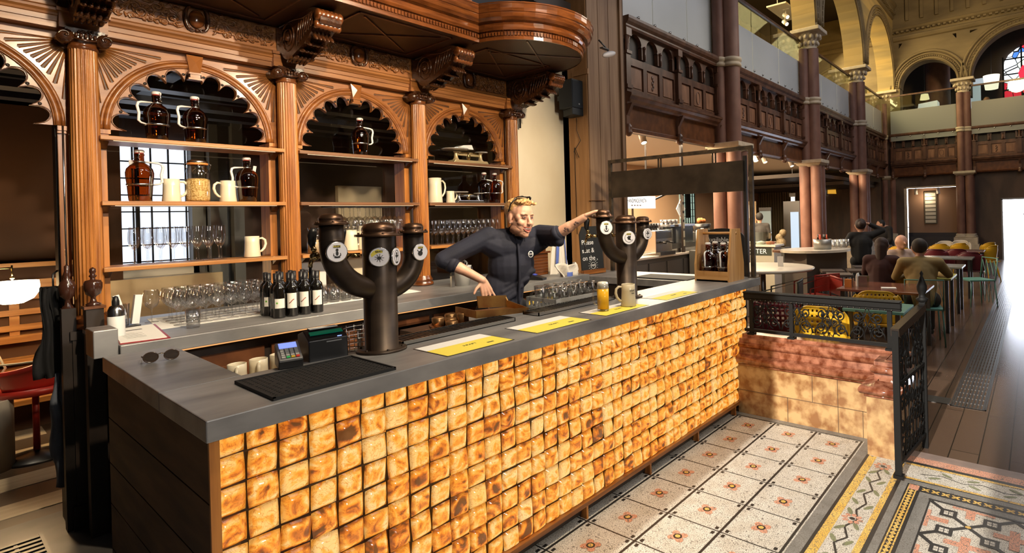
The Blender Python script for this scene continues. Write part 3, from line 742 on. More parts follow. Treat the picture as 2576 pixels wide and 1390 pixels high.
# jambs, imposts, glass backs, shelves
LED = EM('led_strip', (1,.72,.42), 1.1)
mirror = GLASS('back_glass', (.95,.94,.92), .03)
for k in range(0,4):
    a, b = CX[k]+.06, CX[k+1]-.06
    z0 = ZC if k else 0
    for (u, v) in ((a, a+.047), (b-.047, b)):
        if k == 0 and u < 0: continue
        MB().box(u, v, 4.50, 4.66, z0, 2.27).box(u-.002, v+.016, 4.47, 4.66, 2.286, 2.312).box(u-.002, v+.008, 4.48, 4.66, 2.27, 2.286).build('jamb', oak_v, cab)
    if k: MB().quad((a,4.665,ZC),(b,4.665,ZC),(b,4.665,2.87),(a,4.665,2.87)).build('back_glass', mirror, cab)
shelf_top = {}
SH = [('oak_shelf_light', WOOD('shelf_light',(.34,.135,.032),(.52,.23,.065),0)), ('d', WOOD('shelf_dark',(.14,.06,.025),(.24,.11,.05),0))]
for k in (1,2,3):
    a, b = CX[k]+.055, CX[k+1]-.05
    for q, zt in enumerate((2.262, 1.872, 1.476)):
        mt = SH[0][1] if (k == 1 or q == 2) else SH[1][1]
        s = MB().box(a, b, 4.355, 4.655, zt-.026, zt).build('shelf', mt, cab, bevel=.003)
        for u, v in ((a+.012, a+.05),(b-.05, b-.012)): MB().prism([(4.42,zt-.028),(4.655,zt-.028),(4.655,zt-.085),(4.5,zt-.07)], u, v, 0).build('bracket', dark_oak, s)
        if q < 2 : MB().box(a+.06, b-.06, 4.362, 4.370, zt-.0295, zt-.0265).build('light_strip', LED, s)
# entablature
def run(name, prof, mat, x0=-1.5, x1=4.16, y=4.40, par=cab):
    g = MB(); g.sweep(prof, [(x0,y,0),(x1,y,0)]); 
    return g.build(name, mat, par)
run('architrave', [(-.2,2.862),(.0,2.862),(.0,2.895),(.010,2.897),(.010,2.925),(.018,2.928),(.022,2.94),(.035,2.952),(.038,2.965),(.03,2.97),(.0,2.985),(0,3.0),(-.2,3.0)], WOOD('oak_architrave',(.20,.072,.016),(.33,.13,.034),0))
for x in CX[1:]: MB().box(x-.105,x+.105,4.36,4.41,2.862,2.95).box(x-.115,x+.115,4.345,4.41,2.95,2.97).build('architrave_block', oak_h, cab)
run('frieze_board', [(-.15,3.0),(-.01,3.0),(-.01,3.16),(-.15,3.16)], oak_h)
# carved scroll frieze
def spiral(g, c, r, turns, s, y, w=.007, a0=0):
    pts = [];
    for i in range(int(16*turns)):
        t_ = i/(16*turns); a = a0+s*t_*turns*2*pi; rr = r*(1-t_*.86); pts.append((c[0]+rr*cos(a), y-.004-.006*t_, c[1]+rr*sin(a)))
    g.tube(pts, [w*(1-.45*i/len(pts)) for i in range(len(pts))], 6)
rf = random.Random(5)
frieze_mat = PM('carved_frieze', (.13,.048,.013), .25, 0, (.24,.09,.024), (40,40,40), .25, 4, coat=.3)
for k in range(4):
    a, b = CX[k]+.10, CX[k+1]-.10; cx = (a+b)/2; y = 4.405
    g = MB()
    for s in (-1,1):
        for q, (dx, dz, r) in enumerate(((.13,.045,.034),(.205,.105,.036),(.29,.05,.040),(.365,.11,.034),(.43,.055,.032),(.44,.125,.022),(.11,.125,.026),(.255,.135,.018),(.17,.02,.016),(.33,.02,.018),(.24,.02,.018),(.32,.085,.018),(.16,.09,.016),(.40,.02,.015),(.40,.085,.018))):
            c = (cx+s*dx, 3.005+dz); spiral(g, c, r, 1.7, s*(1 if q%2 else -1), y, .0065, rf.uniform(0,6)); g.sphere((c[0],y-.008,c[1]), .008, 8, 5)
        pts = [(cx+s*(.09+.012*i), y-.003, 3.075+.045*sin(i*.42)) for i in range(32)]; g.tube(pts, .0055, 6)
        for q in range(120):
            u = cx+s*rf.uniform(.08,.46); v = 3.012+rf.uniform(0,.138); an = rf.uniform(0,pi)
            g.sphere((u,y-.003,v), (.018,.008,.006), 8, 5, M=Matrix.Rotation(an,3,'Y'))
    g.build('frieze_carving', frieze_mat, cab)
    g = MB(); g.sphere((cx,y-.012,3.085), (.045,.03,.06), 20, 12)
    g.build('cartouche', maroon, cab); g = MB()
    for s in (-1,1): g.tube([(cx+s*(.035+.028*sin(pi*i/12)), y-.02, 3.085+.075*cos(pi*i/12)) for i in range(13)], [.006+.006*sin(pi*i/12) for i in range(13)], 8); spiral(g, (cx+s*.03,3.012), .016, 1.3, s, y-.01, .006)
    g.sphere((cx,y-.02,3.008),(.016,.014,.012),10,6); g.build('cartouche_frame', carved, cab)
# consoles
def console(x):
    c = thing_part = bpy.data.objects.new('console', None)
    out = []
    def arc(cy, cz, r, a0, a1, n=10): return [(cy+r*cos(RAD(a0+(a1-a0)*i/n)), cz+r*sin(RAD(a0+(a1-a0)*i/n))) for i in range(n+1)]
    out = [(4.39,3.16),(4.39,2.96)] + arc(4.20,3.02,.135,-30,-110,8) + [(4.05,2.92),(3.95,2.945),(3.86,2.99),(3.80,3.02)] + arc(3.755,3.075,.055,-60,-250,8) + [(3.78,3.15),(3.82,3.16)]
    g = MB(); g.prism(out, x-.07, x+.07, 0); o = g.build('console', carved, cab)
    g = MB()
    for s in (-1,1):
        X = x+s*.071
        for r, cy, cz, tn_ in ((.115,4.20,3.03,2.6),(.05,3.76,3.075,1.8)):
            pts = [(X, cy+r*(1-i/(22*tn_)*.88)*cos(i*2*pi/22), cz+r*(1-i/(22*tn_)*.88)*sin(i*2*pi/22)) for i in range(int(22*tn_))]; g.tube(pts, .006 if r > .1 else .004, 6)
        g.sphere((X,4.2,3.03), .02, 10, 6)
        for q in range(7): g.tube([(X,4.06-.035*q,2.95+.014*q),(X+s*.004,4.03-.035*q,3.04),(X,4.01-.037*q,3.12)], [.004,.009,.003], 6)
        g.tube([(X,4.33,3.14),(X,4.1,3.14),(X,3.95,3.12),(X,3.82,3.13)], .006, 6)
    # acanthus on the front curve
    for q in range(5):
        for w in range(-2,3):
            yy = 4.22-.10*q; zz = 2.885+.0*q + (0 if q < 2 else .028*(q-1)); g.sphere((x+w*.026, yy, zz), (.014,.045,.012), 8, 6, M=Matrix.Rotation(.25*(q-1),3,'X'))
    g.build('acanthus_carving', carved, o)
    g = MB(); M = Matrix.Rotation(pi/2,3,'Y')
    for cy, cz, r in ((3.735,3.09,.040),(3.755,3.03,.028)):
        pr_ = [(0,-.085)]
        for w in range(6): pr_ += [(r*.82,-.085+w*.028),(r,-.078+w*.028),(r,-.064+w*.028)]
        pr_ += [(r*.82,.083),(0,.085)]; g.lathe(pr_, (x,cy,cz), 16, M=M)
    g.build('ribbed_scroll', maroon, o)
for x in CX[1:]: console(x+.0)
# canopy
bc, br = (3.49,3.70), .56
path = [(-1.5,3.60),(2.93,3.60)] + [(bc[0]+br*cos(RAD(a)), bc[1]+br*sin(RAD(a))) for a in range(182,376,8)] + [(4.06,4.0),(4.06,4.6)]
g = MB(); g.prism([(p[0],p[1]) for p in path]+[(-1.5,4.6)], 3.162, 3.42); g.build('canopy_core', PM('soffit_oak', (.028,.011,.005), .45, 0, (.05,.02,.009), (6,3,6)), cab)
prof = [(0,3.158),(.012,3.158),(.014,3.182),(.006,3.186),(.006,3.226),(.030,3.230),(.040,3.250),(.040,3.262),(.022,3.270),(.022,3.292),(.060,3.298),(.085,3.318),(.094,3.345),(.094,3.352),(.104,3.356),(.110,3.378),(.110,3.412),(.116,3.416),(.116,3.426),(0,3.43)]
g = MB(); g.sweep(prof, [(p[0],p[1],0) for p in path]); g.build('canopy_cornice', maroon, cab)
g = MB()
L = 0
for p, q in zip(path, path[1:-1]):
    p, q = Vector(p), Vector(q); d = (q-p).length; n_ = int(d/.026); ang = math.atan2(q.y-p.y,q.x-p.x); nn = Vector(((q-p).y,-(q-p).x)).normalized()
    for i in range(n_):
        c = p+(q-p)*((i+.5)/n_)+nn*.012; g.cbox((c.x,c.y,3.206),(.016,.014,.03), ang)
g.build('dentil_band', maroon, cab)
g = MB()
for k in range(4):
    cx = (CX[k]+CX[k+1])/2
    g.box(cx-.38,cx+.38,3.66,3.67,3.152,3.163).box(cx-.38,cx+.38,4.3,4.31,3.152,3.163).box(cx-.38,cx-.37,3.66,4.31,3.152,3.163).box(cx+.37,cx+.38,3.66,4.31,3.152,3.163)
    g.cbox((cx,3.98,3.158),(.82,.012,.010),.7).cbox((cx,3.98,3.158),(.82,.012,.010),-.7)
g.cbox((3.5,3.5,3.158),(.8,.012,.010),.6).cbox((3.5,3.5,3.158),(.8,.012,.010),-.6)
g.build('soffit_batten', dark_oak, cab)
struct('wall_upper', MB().box(-1.5,2.99,3.74,3.80,3.40,5.2), PM('upper_brown_wall',(.20,.11,.06),.6))
struct('wall_upper_dark', MB().box(-1.5,5.1,4.62,4.7,3.42,11).box(3.0,5.6,3.0,3.12,4.2,4.34), PM('blue_black',(.012,.013,.02),.5))
# hollow rod and cable by the cream wall
g = MB(); g.tube([(4.24,4.52,2.98),(4.27,4.56,2.72)], .012, 8); tag(g.build('metal_rod', dark_steel), 'short dark rod hanging under the last console against the cream wall', 'rod')
# small round ceiling light under the canopy end
t = thing('spot_lamp', 'white oval lamp head beside the round end of the wooden canopy', 'lamp', (4.30,3.30,3.30))
g = MB(); g.sphere((0,0,0),(.10,.045,.030),18,10,M=Matrix.Rotation(-.35,3,'Y')); g.build('head', PM('lamp_white',(.75,.74,.78),.4), t)
g = MB(); g.box(-.12,-.02,-.02,.02,.035,.045); g.tube([(0,0,.02),(-.06,.0,.06),(-.12,.03,.12)], .008, 6); g.build('arm', dark_steel, t)
# loudspeaker
t = thing('loudspeaker', 'black wall loudspeaker high on the rough pine pillar', 'speaker', (4.92,4.36,2.97))
g = MB(); g.prism([(-.10,-.10),(.10,-.10),(.10,.11),(-.10,.11)], .02, .36); g.prism([(-.10,-.10),(.10,-.10),(.10,.11),(-.03,.11)], -.06, .02); g.build('cabinet', PM('speaker_black',(.012,.017,.022),.55), t, bevel=.006)
g = MB(); g.box(-.09,.09,-.104,-.100,.03,.34); g.build('grille', PM('speaker_grille',(.015,.02,.026),.8,bump=.5,bscale=(300,300,300)), t)
text('M', .03, white, (.02,-.107,.07), (pi/2,0,0), t); MB().box(-.04,.04,.0,.19,.14,.2).build('bracket', dark_steel, t)
t = thing('cable', 'thin dark looped cable hanging below the loudspeaker', 'cable', (0,0,0))
g = MB(); g.tube([(5.01,4.36,2.9),(5.005,4.36,2.75),(5.0,4.30,2.62),(5.01,4.42,2.5),(5.0,4.33,2.42),(5.005,4.4,2.55),(5.01,4.4,1.5)], .004, 6); g.build('wire', blackp, t)
# ================= BACK COUNTER =================
bk = thing('zinc_counter', 'long zinc topped counter under the shelves behind the bar', 'counter')
MB().box(.655,4.27,3.60,4.664,ZC-.07,ZC).build('zinc_top', zinc, bk, bevel=.004)
MB().box(.76,4.27,3.72,4.6,0,ZC-.072).build('carcass', blackwood, bk)
MB().box(.9,4.25,3.61,3.622,ZC-.078,ZC-.071).build('light_strip', EM('orange_strip',(1,.45,.15),1.0), bk)
m = MB()
for k in range(6): m.box(.80+k*.57,1.33+k*.57,3.70,3.72,.12,.98)
MB().box(.735,4.2,4.0,4.62,ZC,ZC+.0).build('x', zinc) if False else None
g = MB()
for k in range(6): g.box(.80+k*.57,1.33+k*.57,3.70,3.719,.12,.98).box(.84+k*.57,1.29+k*.57,3.692,3.70,.2,.9)
g.build('door_panels', dark_oak, bk)
MB().box(.56,.652,3.62,3.80,ZC-.05,ZC+.085).build('end_block', zinc, bk, bevel=.004)
MB().box(2.0,2.75,3.62,3.70,.70,.95).build('bottle_fridge', GLASS('fridge_glass',(.2,.15,.1),.1), bk)
tag(MB().box(4.0,4.26,3.61,3.63,.3,.31).build('x', zinc), 'x', 'x') if False else None
# ================= HALL =================
frost = PM('frosted_glass', (.55,.60,.61), .3, 0, (.70,.75,.77), (.25,.25,.35), spec=.6)
frost.node_tree.nodes['Principled BSDF'].inputs['Alpha'].default_value = .93
clearp = GLASS('clear_pane', (.86,.90,.84), .06)
def lights_hall():
    lamp('hall_fill', 'AREA', (12, -1.5, 9.5), (12, 2.5, 2.5), 300, (.9,.88,.95), 10, size_y=4)
    lamp('under_gallery', 'AREA', (9.5, 6.6, 3.05), (9.5, 6.6, 0), 800, (1,.80,.55), 6, size_y=2.6)
    lamp('under_gallery', 'AREA', (15.5, 6.4, 3.05), (15.5, 6.4, 0), 240, (1,.74,.45), 6, size_y=2.4)
    lamp('upper_gallery', 'AREA', (12, 6.4, 7.6), (12, 5.2, 5.5), 620, (1,.78,.38), 9, size_y=2)
    lamp('upper_gallery', 'AREA', (19, 6.0, 7.4), (19, 5, 6), 420, (1,.78,.38), 4, size_y=2)
    lamp('nave_wash', 'SPOT', (16, .5, 6.5), (21.7, 2.6, 8.2), 480, (1,.70,.28), .3, 110, .8)
    lamp('column_wash', 'SPOT', (7.2, 5.3, 2.95), (9.0, 4.1, 1.3), 420, (1,.72,.42), .1, 80, .6)
    lamp('column_wash', 'SPOT', (11.3, 5.0, 2.95), (13.2, 4.1, 1.3), 420, (1,.66,.35), .1, 80, .6)
    lamp('column_wash', 'SPOT', (15.6, 5.0, 2.95), (17.6, 4.1, 1.3), 380, (1,.70,.40), .1, 80, .6)
    lamp('dining', 'AREA', (9.5, 1.2, 5.5), (9.5, 1.2, 0), 90, (1,.85,.66), 3, size_y=2)
lights_hall()
COLX = [8.77, 13.17, 17.57, 21.97]
def stone_column(x, y, label, half=False):
    t = thing('stone_column', label, 'column', (x,y,0), 0, 'clustered sandstone columns of the gallery')
    g = MB()
    for a, b, r in ((0,-.06,.15),(.15,.09,.10),(-.15,.09,.10)): g.lathe([(r,2.9),(r,4.22),(r,4.37),(r,5.5)], (a,b,0), 24)
    g.build('upper_shaft', pinkst, t)
    g = MB()
    for a, b, r in ((0,-.06,.15),(.15,.09,.10),(-.15,.09,.10)): g.lathe([(r,4.2),(r+.03,4.21),(r+.03,4.25),(r+.015,4.265),(r+.015,4.285),(r+.035,4.3),(r+.035,4.35),(r,4.365)], (a,b,0), 24)
    g.build('shaft_ring', buff, t)
    g = MB(); g.lathe([(.16,5.48),(.19,5.5),(.17,5.53),(.19,5.7),(.26,5.83),(.30,5.86)], (0,0,0), 24)
    for k in range(12):
        for z_, rr, s in ((5.62,.20,.05),(5.76,.25,.055)): g.sphere((rr*cos(k*pi/6+z_*5), rr*sin(k*pi/6+z_*5), z_), (s*.8,s*.8,s), 8, 6)
    g.box(-.33,.33,-.33,.33,5.86,5.95); g.build('capital', buff, t, bevel=.015)
    g = MB(); g.box(-.31,.31,-.31,.31,2.82,2.90); g.lathe([(.28,2.74),(.40,2.80),(.40,2.82)], (0,0,0), 4, a0=pi/4, a1=pi/4+2*pi); g.build('impost', buff, t, bevel=.01)
    g = MB()
    for a in (-.13,.13):
        for b in (-.13,.13): g.lathe([(.125,.82),(.125,2.76)], (a,b,0), 24)
    g.build('lower_shaft', pinkst, t)
    g = MB(); g.box(-.36,.36,-.36,.36,0,.5).box(-.33,.33,-.33,.33,.5,.72)
    for a in (-.13,.13):
        for b in (-.13,.13): g.lathe([(.17,.72),(.185,.74),(.17,.77),(.14,.78),(.16,.81),(.15,.83),(.125,.84)], (a,b,0), 20)
    g.build('base', buff, t)
    return t
for x, l in zip(COLX, ('clustered red sandstone column nearest the wooden bottle crate', 'clustered red sandstone column behind the high white table', 'clustered red sandstone column behind the standing woman in black', 'clustered red sandstone column in the far corner of the gallery')):
    stone_column(x, 4.16, l)
stone_column(21.62, 1.84, 'lone sandstone column on the end wall beside the spotlit menu board')
# gallery parapets
def parapet(label, x0, nmod, mw, loc, rz):
    t = thing('gallery_parapet', label, 'parapet', loc, rz, 'carved oak gallery parapets')
    W_ = nmod*mw; back = MB(); back.box(0,W_,.09,.14,2.84,4.36); back.build('back_board', blackwood, t)
    g = MB(); pans = MB(); arc = MB(); dec = MB()
    for k in range(nmod):
        x = k*mw; pw = .10; iw = (mw-pw)/3
        for q in range(3):
            a = x+pw+q*iw; b = a+iw; cx = (a+b)/2; r = iw*.36; zs = 4.04
            # arcade head with cusps
            N = 14; inn = [(cx-r*cos(pi*i/N)*(1-.10*(abs(sin(pi*i/N*3))<.3)), zs+r*1.0*sin(pi*i/N)) for i in range(N+1)]
            out_ = []
            for i in range(N+1):
                an = pi*i/N; dx, dz = -cos(an), sin(an); tt = min((iw/2)/max(abs(dx),1e-6), (4.21-zs)/max(dz,1e-6)); out_.append((cx+dx*tt, zs+dz*tt))
            vs = [(p[0],.03,p[1]) for p in inn]+[(p[0],.03,p[1]) for p in out_]+[(p[0],.09,p[1]) for p in inn]; n = N+1
            arc.add(vs, [(i,i+1,n+i+1,n+i) for i in range(N)]+[(i,i+1,2*n+i+1,2*n+i) for i in range(N)])
            arc.box(a,cx-r,.03,.09,3.87,zs).box(cx+r,b,.03,.09,3.87,zs)
            arc.tube([(a,.02,3.87),(a,.02,4.02)],.016,8); arc.sphere((a,.02,4.04),.024,8,6)
            # lower panel
            g.box(a,b,.02,.09,3.74,3.84).box(a,b,.02,.09,3.36,3.42).box(a,a+.045,.02,.09,3.42,3.74).box(b-.045,b,.02,.09,3.42,3.74)
            MB().box(a+.05,b-.05,.045,.09,3.425,3.735).box(a+.08,b-.08,.032,.05,3.45,3.71).build('raised_panel', hall_pan, t)
            if q == 1:
                if k % 2 == 0:
                    for w in range(5): dec.sphere((cx+.012*((w%2)*2-1),.03,3.50+.04*w),(.022,.012,.03),8,6)
                else: dec.tube([(cx+.06*cos(u*pi/8),.03,3.58+.10*sin(u*pi/8)) for u in range(16)],.007,6,closed=True)
        for xx in ([x] if k < nmod-1 else [x, W_-.05]):
            g.box(xx,xx+pw,-.03,.09,3.36,3.9).box(xx-.01,xx+pw+.01,-.05,.09,3.86,3.9).box(xx-.01,xx+pw+.01,-.05,.09,3.40,3.45).box(xx-.01,xx+pw+.01,-.05,.09,4.1,4.2)
            g.lathe([(.035,3.9),(.03,3.95),(.028,4.05),(.045,4.1)],(xx+pw/2,-.005,0),12)
            g.box(xx+.01,xx+pw-.01,.0,.09,2.92,3.2); g.prism([(-.09,3.2),(.05,3.2),(.05,2.95)],xx+.02,xx+pw-.02,0)
            g.lathe([(0,2.76),(.03,2.77),(.055,2.80),(.06,2.82),(.04,2.84),(.055,2.87),(.05,2.90),(.03,2.93)],(xx+pw/2,.0,0),10)
    arc.build('arcade', hall_oak, t); g.build('framing', hall_oak, t); dec.build('panel_carving', hall_oak, t)
    g = MB(); g.sweep([(-.09,4.20),(.03,4.20),(.04,4.23),(.04,4.25),(.075,4.28),(.085,4.32),(.085,4.355),(-.09,4.36)], [(0,0,0),(W_,0,0)]); g.build('top_cornice', hall_oak, t)
    g = MB(); g.sweep([(-.09,3.19),(.02,3.19),(.03,3.22),(.07,3.25),(.085,3.29),(.10,3.30),(.10,3.33),(-.0,3.37)], [(0,0,0),(W_,0,0)]); g.build('bottom_cornice', hall_oak, t)
    g = MB(); g.sweep([(-.09,2.84),(-.03,2.84),(-.01,2.88),(-.04,2.90),(-.04,3.19)], [(0,0,0),(W_,0,0)]); g.build('lower_frieze', dark_oak, t)
    return t
frost2 = PM('grey_frosted_glass', (.22,.23,.22), .4)
def balustrade(label, length, npan, loc, rz, ztop=5.72, zf=5.25, z0=4.37, allfrost=False):
    t = thing('glass_balustrade', label, 'balustrade', loc, rz, 'glass balustrades above the oak gallery parapets')
    w = length/npan; bolt = None
    for k in range(npan):
        MB().box(k*w+.006,(k+1)*w-.006,0,.012,z0,zf if not allfrost else ztop).build('frosted_pane', frost if z0 > 4.2 else frost2, t)
        if not allfrost: MB().box(k*w+.006,(k+1)*w-.006,.002,.010,zf+.002,ztop).build('clear_pane', clearp, t)
    MB().box(0,length,-.02,.035,ztop,ztop+.05).build('handrail', hall_oak, t)
    n = int(length/.42)
    for k in range(n):
        c = (.2+k*.42, -.008, z0+.14)
        if bolt is None:
            bolt = MB().lathe([(0,0),(.022,0),(.022,.012),(0,.014)], (0,0,0), 12, M=Matrix.Rotation(pi/2,3,'X')).build('bolt', steel, t); bolt.location = c
        else:
            b = bolt.copy(); COL.objects.link(b); b.location = c
    return t
parapet('carved oak parapet with dark openings between the rough pine pillar and nearest stone column', 0, 2, 1.33, (5.90,4.27,0), 0)
parapet('carved oak parapet with dark arched openings above the metal sign frame post', 0, 3, 1.335, (8.97,4.27,0), 0)
parapet('carved oak parapet with arched openings above the white table and second stone column', 0, 3, 1.335, (13.37,4.27,0), 0)
parapet('carved oak parapet with arched openings nearest the far corner on the long side', 0, 3, 1.335, (17.77,4.27,0), 0)
parapet('dark oak parapet on the end wall above the spotlit menu board', 0, 2, 1.0, (21.60,4.05,0), -pi/2)
parapet('dark oak parapet on the end wall above the bright doorway', 0, 4, 1.2, (21.60,1.62,0), -pi/2)
balustrade('tall fully frosted glass balustrade beside the rough pine pillar', 3.0, 3, (5.75,4.36,0), 0, 6.4, 5.25, 4.33, True)
balustrade('glass balustrade with frosted lower half between the first and second stone columns', 4.2, 3, (8.93,4.36,0), 0)
balustrade('glass balustrade with frosted lower half left of the third stone column', 4.2, 3, (13.33,4.36,0), 0)
balustrade('narrow looking glass balustrade beside the far corner column', 4.2, 3, (17.73,4.36,0), 0)
balustrade('frosted glass balustrade on the end wall between corner and lone column', 2.1, 1, (21.55,4.03,0), -pi/2, 5.66, 5.16, 4.10)
balustrade('grey frosted glass balustrade on the end wall below the stained glass', 4.6, 3, (21.55,1.62,0), -pi/2, 5.66, 5.16, 4.10)
def archwall(name, bays, pier, z1, y0, y1, stilt=0, mat=stone, axis='x', ring=True, zs=5.95):
    g = MB(); N = 28
    def P(u, y, z): return (u, y, z) if axis == 'x' else (y, u, z)
    for (a, b) in bays:
        c = (a+b)/2; r = (b-a)/2-pier; e0, e1 = a, b
        inn = [(c-r*cos(pi*i/N), zs+stilt+r*sin(pi*i/N)) for i in range(N+1)]
        out_ = []
        for i in range(N+1):
            an = pi*i/N; dx, dz = -cos(an), sin(an); tt = min(((b-a)/2)/max(abs(dx),1e-6), (z1-zs-stilt)/max(dz,1e-6)); out_.append((c+dx*tt, zs+stilt+dz*tt))
        inn = [(c-r, zs)]+inn+[(c+r, zs)]; out_ = [(a, zs)]+out_+[(b, zs)]; n = len(inn)
        vs = []
        for y in (y0, y1):
            for L_ in (inn, out_): vs += [P(p[0], y, p[1]) for p in L_]
        fs = []
        for o in (0, 2*n): fs += [(o+i,o+i+1,o+n+i+1,o+n+i) for i in range(n-1)]
        fs += [(i,i+1,2*n+i+1,2*n+i) for i in range(n-1)] + [(0,n,3*n,2*n),(n-1,2*n-1,4*n-1,3*n-1)]
        g.cur = 0; g.add(vs, fs)
        if ring:
            g.cur = 1
            for rr, w in ((r+.05,.035),(r+.20,.03),(r+.30,.05)):
                g.tube([P(c-rr*cos(pi*i/N), y0-.02, zs+stilt+rr*sin(pi*i/N)) for i in range(N+1)], w, 6)
            for i in range(46):
                an = pi*(i+.5)/46; q = P(c-(r+.125)*cos(an), y0-.03, zs+stilt+(r+.125)*sin(an)); g.sphere(q,.028,6,4)
    return struct(name, g, [mat, stone2])
archwall('wall_left', [(-.03,4.37),(4.37,8.77),(8.77,13.17),(13.17,17.57),(17.57,21.97)], .28, 11, 3.92, 4.45, .10)
g = MB(); g.sweep([(0,0),(.06,.03),(.10,.10),(.10,.16),(.16,.22),(.16,.30),(0,.34)], [(4.4,3.92,8.65),(21.7,3.92,8.65)]); 
g.sweep([(0,0),(.05,.03),(.05,.12),(0,.15)], [(4.4,3.92,8.42),(21.7,3.92,8.42)])
for k in range(110): g.box(4.6+k*.156,4.68+k*.156,3.80,3.92,8.58,8.65)
struct('trim_6', g, stone2)
# end wall
archwall('wall_end', [(-3.6,-1.35),(-1.35,1.62),(2.0,3.74)], .02, 7.55, 21.75, 22.3, 0, stone2, 'y', True, 5.98)
g = MB(); g.box(21.75,22.3,-7,9.2,7.55,11).box(21.75,22.3,-7,-3.6,0,7.55).box(21.75,22.3,1.62,2.0,5.4,7.55).box(21.75,22.3,3.74,9.2,4.3,7.55)
struct('wall_end_upper', g, stone2)
g = MB(); g.sweep([(0,0),(.06,.03),(.10,.10),(.10,.16),(0,.20)], [(21.75,9,7.62),(21.75,-7,7.62)]); g.sweep([(0,0),(.08,.05),(.12,.12),(0,.16)], [(21.75,9,7.95),(21.75,-7,7.95)])
for k in range(60): g.box(21.62,21.75,5-k*.16,5.08-k*.16,7.9,7.96)
for k in range(9): g.box(21.68,21.75,3.4-k*.45,3.5-k*.45,8.3,11)
struct('trim_7', g, stone2)
g = MB(); g.box(21.75,21.9,-7,-1.2,0,4.1).box(21.75,21.9,-1.2,.85,1.92,4.1).box(21.75,21.9,.85,2.0,0,4.1).box(21.75,21.9,3.62,9.2,0,4.1).box(21.75,21.9,2.0,3.62,2.42,4.1)
g.box(22.2,22.3,2.0,3.62,0,2.42)
struct('wall_end_lower', g, PM('end_wall_wood', (.035,.020,.014), .5, 0, (.07,.04,.028), (3,3,1)))
struct('wall_end_recess', MB().box(22.1,22.2,2.0,3.62,.85,2.42), PM('tan_recess_wall', (.30,.18,.11), .7))
struct('wall_end_dado', MB().box(22.05,22.2,2.0,3.62,0,.85), PM('navy_dado', (.02,.02,.03), .5))
struct('trim_8', MB().box(21.70,21.76,3.60,3.68,.0,2.42).box(21.7,21.76,2.05,3.6,2.42,2.47), buff)
# bright doorway and street
struct('door_1', MB().box(21.72,21.95,.85,.89,0,1.95).box(21.72,21.95,-1.2,.89,1.92,1.97), PM('door_frame_grey',(.20,.21,.24),.4))
struct('wall_porch', MB().box(22.3,22.4,-3,.78,1.95,3), PM('porch',(.2,.2,.22),.5))
tag(MB().box(60,60.1,-16,10,-.05,14).build('street_daylight', EM('street_daylight_glow', (.86,.91,1.0), 9.0)), kind='structure')
lamp('door_daylight', 'AREA', (22.6,-.2,1.7), (12,.2,0), 110, (.75,.82,1.0), 2.0, size_y=1.8)
# rooms behind the gallery openings
struct('wall_gallery_back', MB().box(4,21.8,8.6,8.7,4.3,10), stone)
struct('floor_gallery', MB().box(4.4,30,4.42,9.2,4.15,4.3).box(21.95,30,-7,4.42,4.15,4.3), PM('gallery_floor',(.09,.07,.06),.6))
struct('ceiling_gallery', MB().box(4.4,30,4.46,9.2,8.9,9.0).box(22.3,30,-7,4.46,8.9,9.0), dkw)
struct('wall_far', MB().box(27.0,27.1,-7,9.2,4.3,9), PM('far_brown', (.11,.08,.065), .7))
struct('ceiling_under_gallery', MB().box(5.74,21.8,4.42,9.0,3.15,4.15), PM('white_ceiling', (.62,.57,.50), .8))
struct('wall_shop', MB().box(5.7,21.8,9.0,9.1,0,3.2), peach)
struct('wall_shop_left', MB().box(5.66,5.74,4.6,9.0,0,3.2), peach)
struct('wall_shop_end', MB().box(21.6,21.74,4.4,7.6,0,3.15), PM('shop_end_wood', (.05,.028,.015), .5, 0, (.10,.055,.03), (1,4,1)))
struct('trim_9', MB().box(14.5,21.6,4.6,9,2.62,2.72).box(17.5,21.6,4.6,9,2.5,2.6), PM('dark_ceiling_grid',(.06,.045,.035),.5))
olive = PM('olive_panelling', (.16,.12,.05), .5)
g = MB()
for k in range(14): g.box(21.5,21.6,7.62+k*.1,7.67+k*.1,0,2.6)
g.box(21.55,21.62,7.6,9,0,2.6); struct('wall_shop_olive', g, olive)
# stained glass window
def stained():
    m, t, b = nt('stained_glass'); L = t.links.new; v = t.nodes.new('ShaderNodeTexVoronoi'); v.inputs['Scale'].default_value = 2.6
    L(coords(t), v.inputs['Vector']); sc = t.nodes.new('ShaderNodeSeparateColor'); L(v.outputs['Color'], sc.inputs[0])
    r = ramp(t, [(.0,(.9,.95,1)),(.38,(.85,.93,1)),(.42,(.35,.65,.95)),(.55,(.08,.25,.8)),(.64,(.03,.08,.45)),(.70,(.8,.9,.75)),(.84,(.9,.95,1)),(.90,(.9,.25,.08)),(.96,(.75,.02,.05))]); r.color_ramp.interpolation = 'CONSTANT'
    L(sc.outputs[0], r.inputs[0]); v2 = t.nodes.new('ShaderNodeTexVoronoi'); v2.feature = 'DISTANCE_TO_EDGE'; v2.inputs['Scale'].default_value = 2.6; L(coords(t), v2.inputs['Vector'])
    k = ramp(t, [(.02,(0,0,0)),(.04,(1,1,1))]); L(v2.outputs['Distance'], k.inputs[0]); mx = t.nodes.new('ShaderNodeMix'); mx.data_type='RGBA'; mx.blend_type='MULTIPLY'; mx.inputs[0].default_value = 1
    L(r.outputs[0], mx.inputs[6]); L(k.outputs[0], mx.inputs[7]); b.inputs['Base Color'].default_value=(0,0,0,1); L(mx.outputs[2], b.inputs['Emission Color']); b.inputs['Emission Strength'].default_value = 1.3
    return m
sg = stained()
g = MB(); pts = [(.90,5.1),(.90,7.3)]+[(-.25+1.15*cos(RAD(a)),7.3+.75*sin(RAD(a))) for a in range(10,171,20)]+[(-1.4,7.3),(-1.4,5.1)]
g.prism(pts, 26.9, 26.98, 0); w2 = struct('window_2', g, sg)
g = MB()
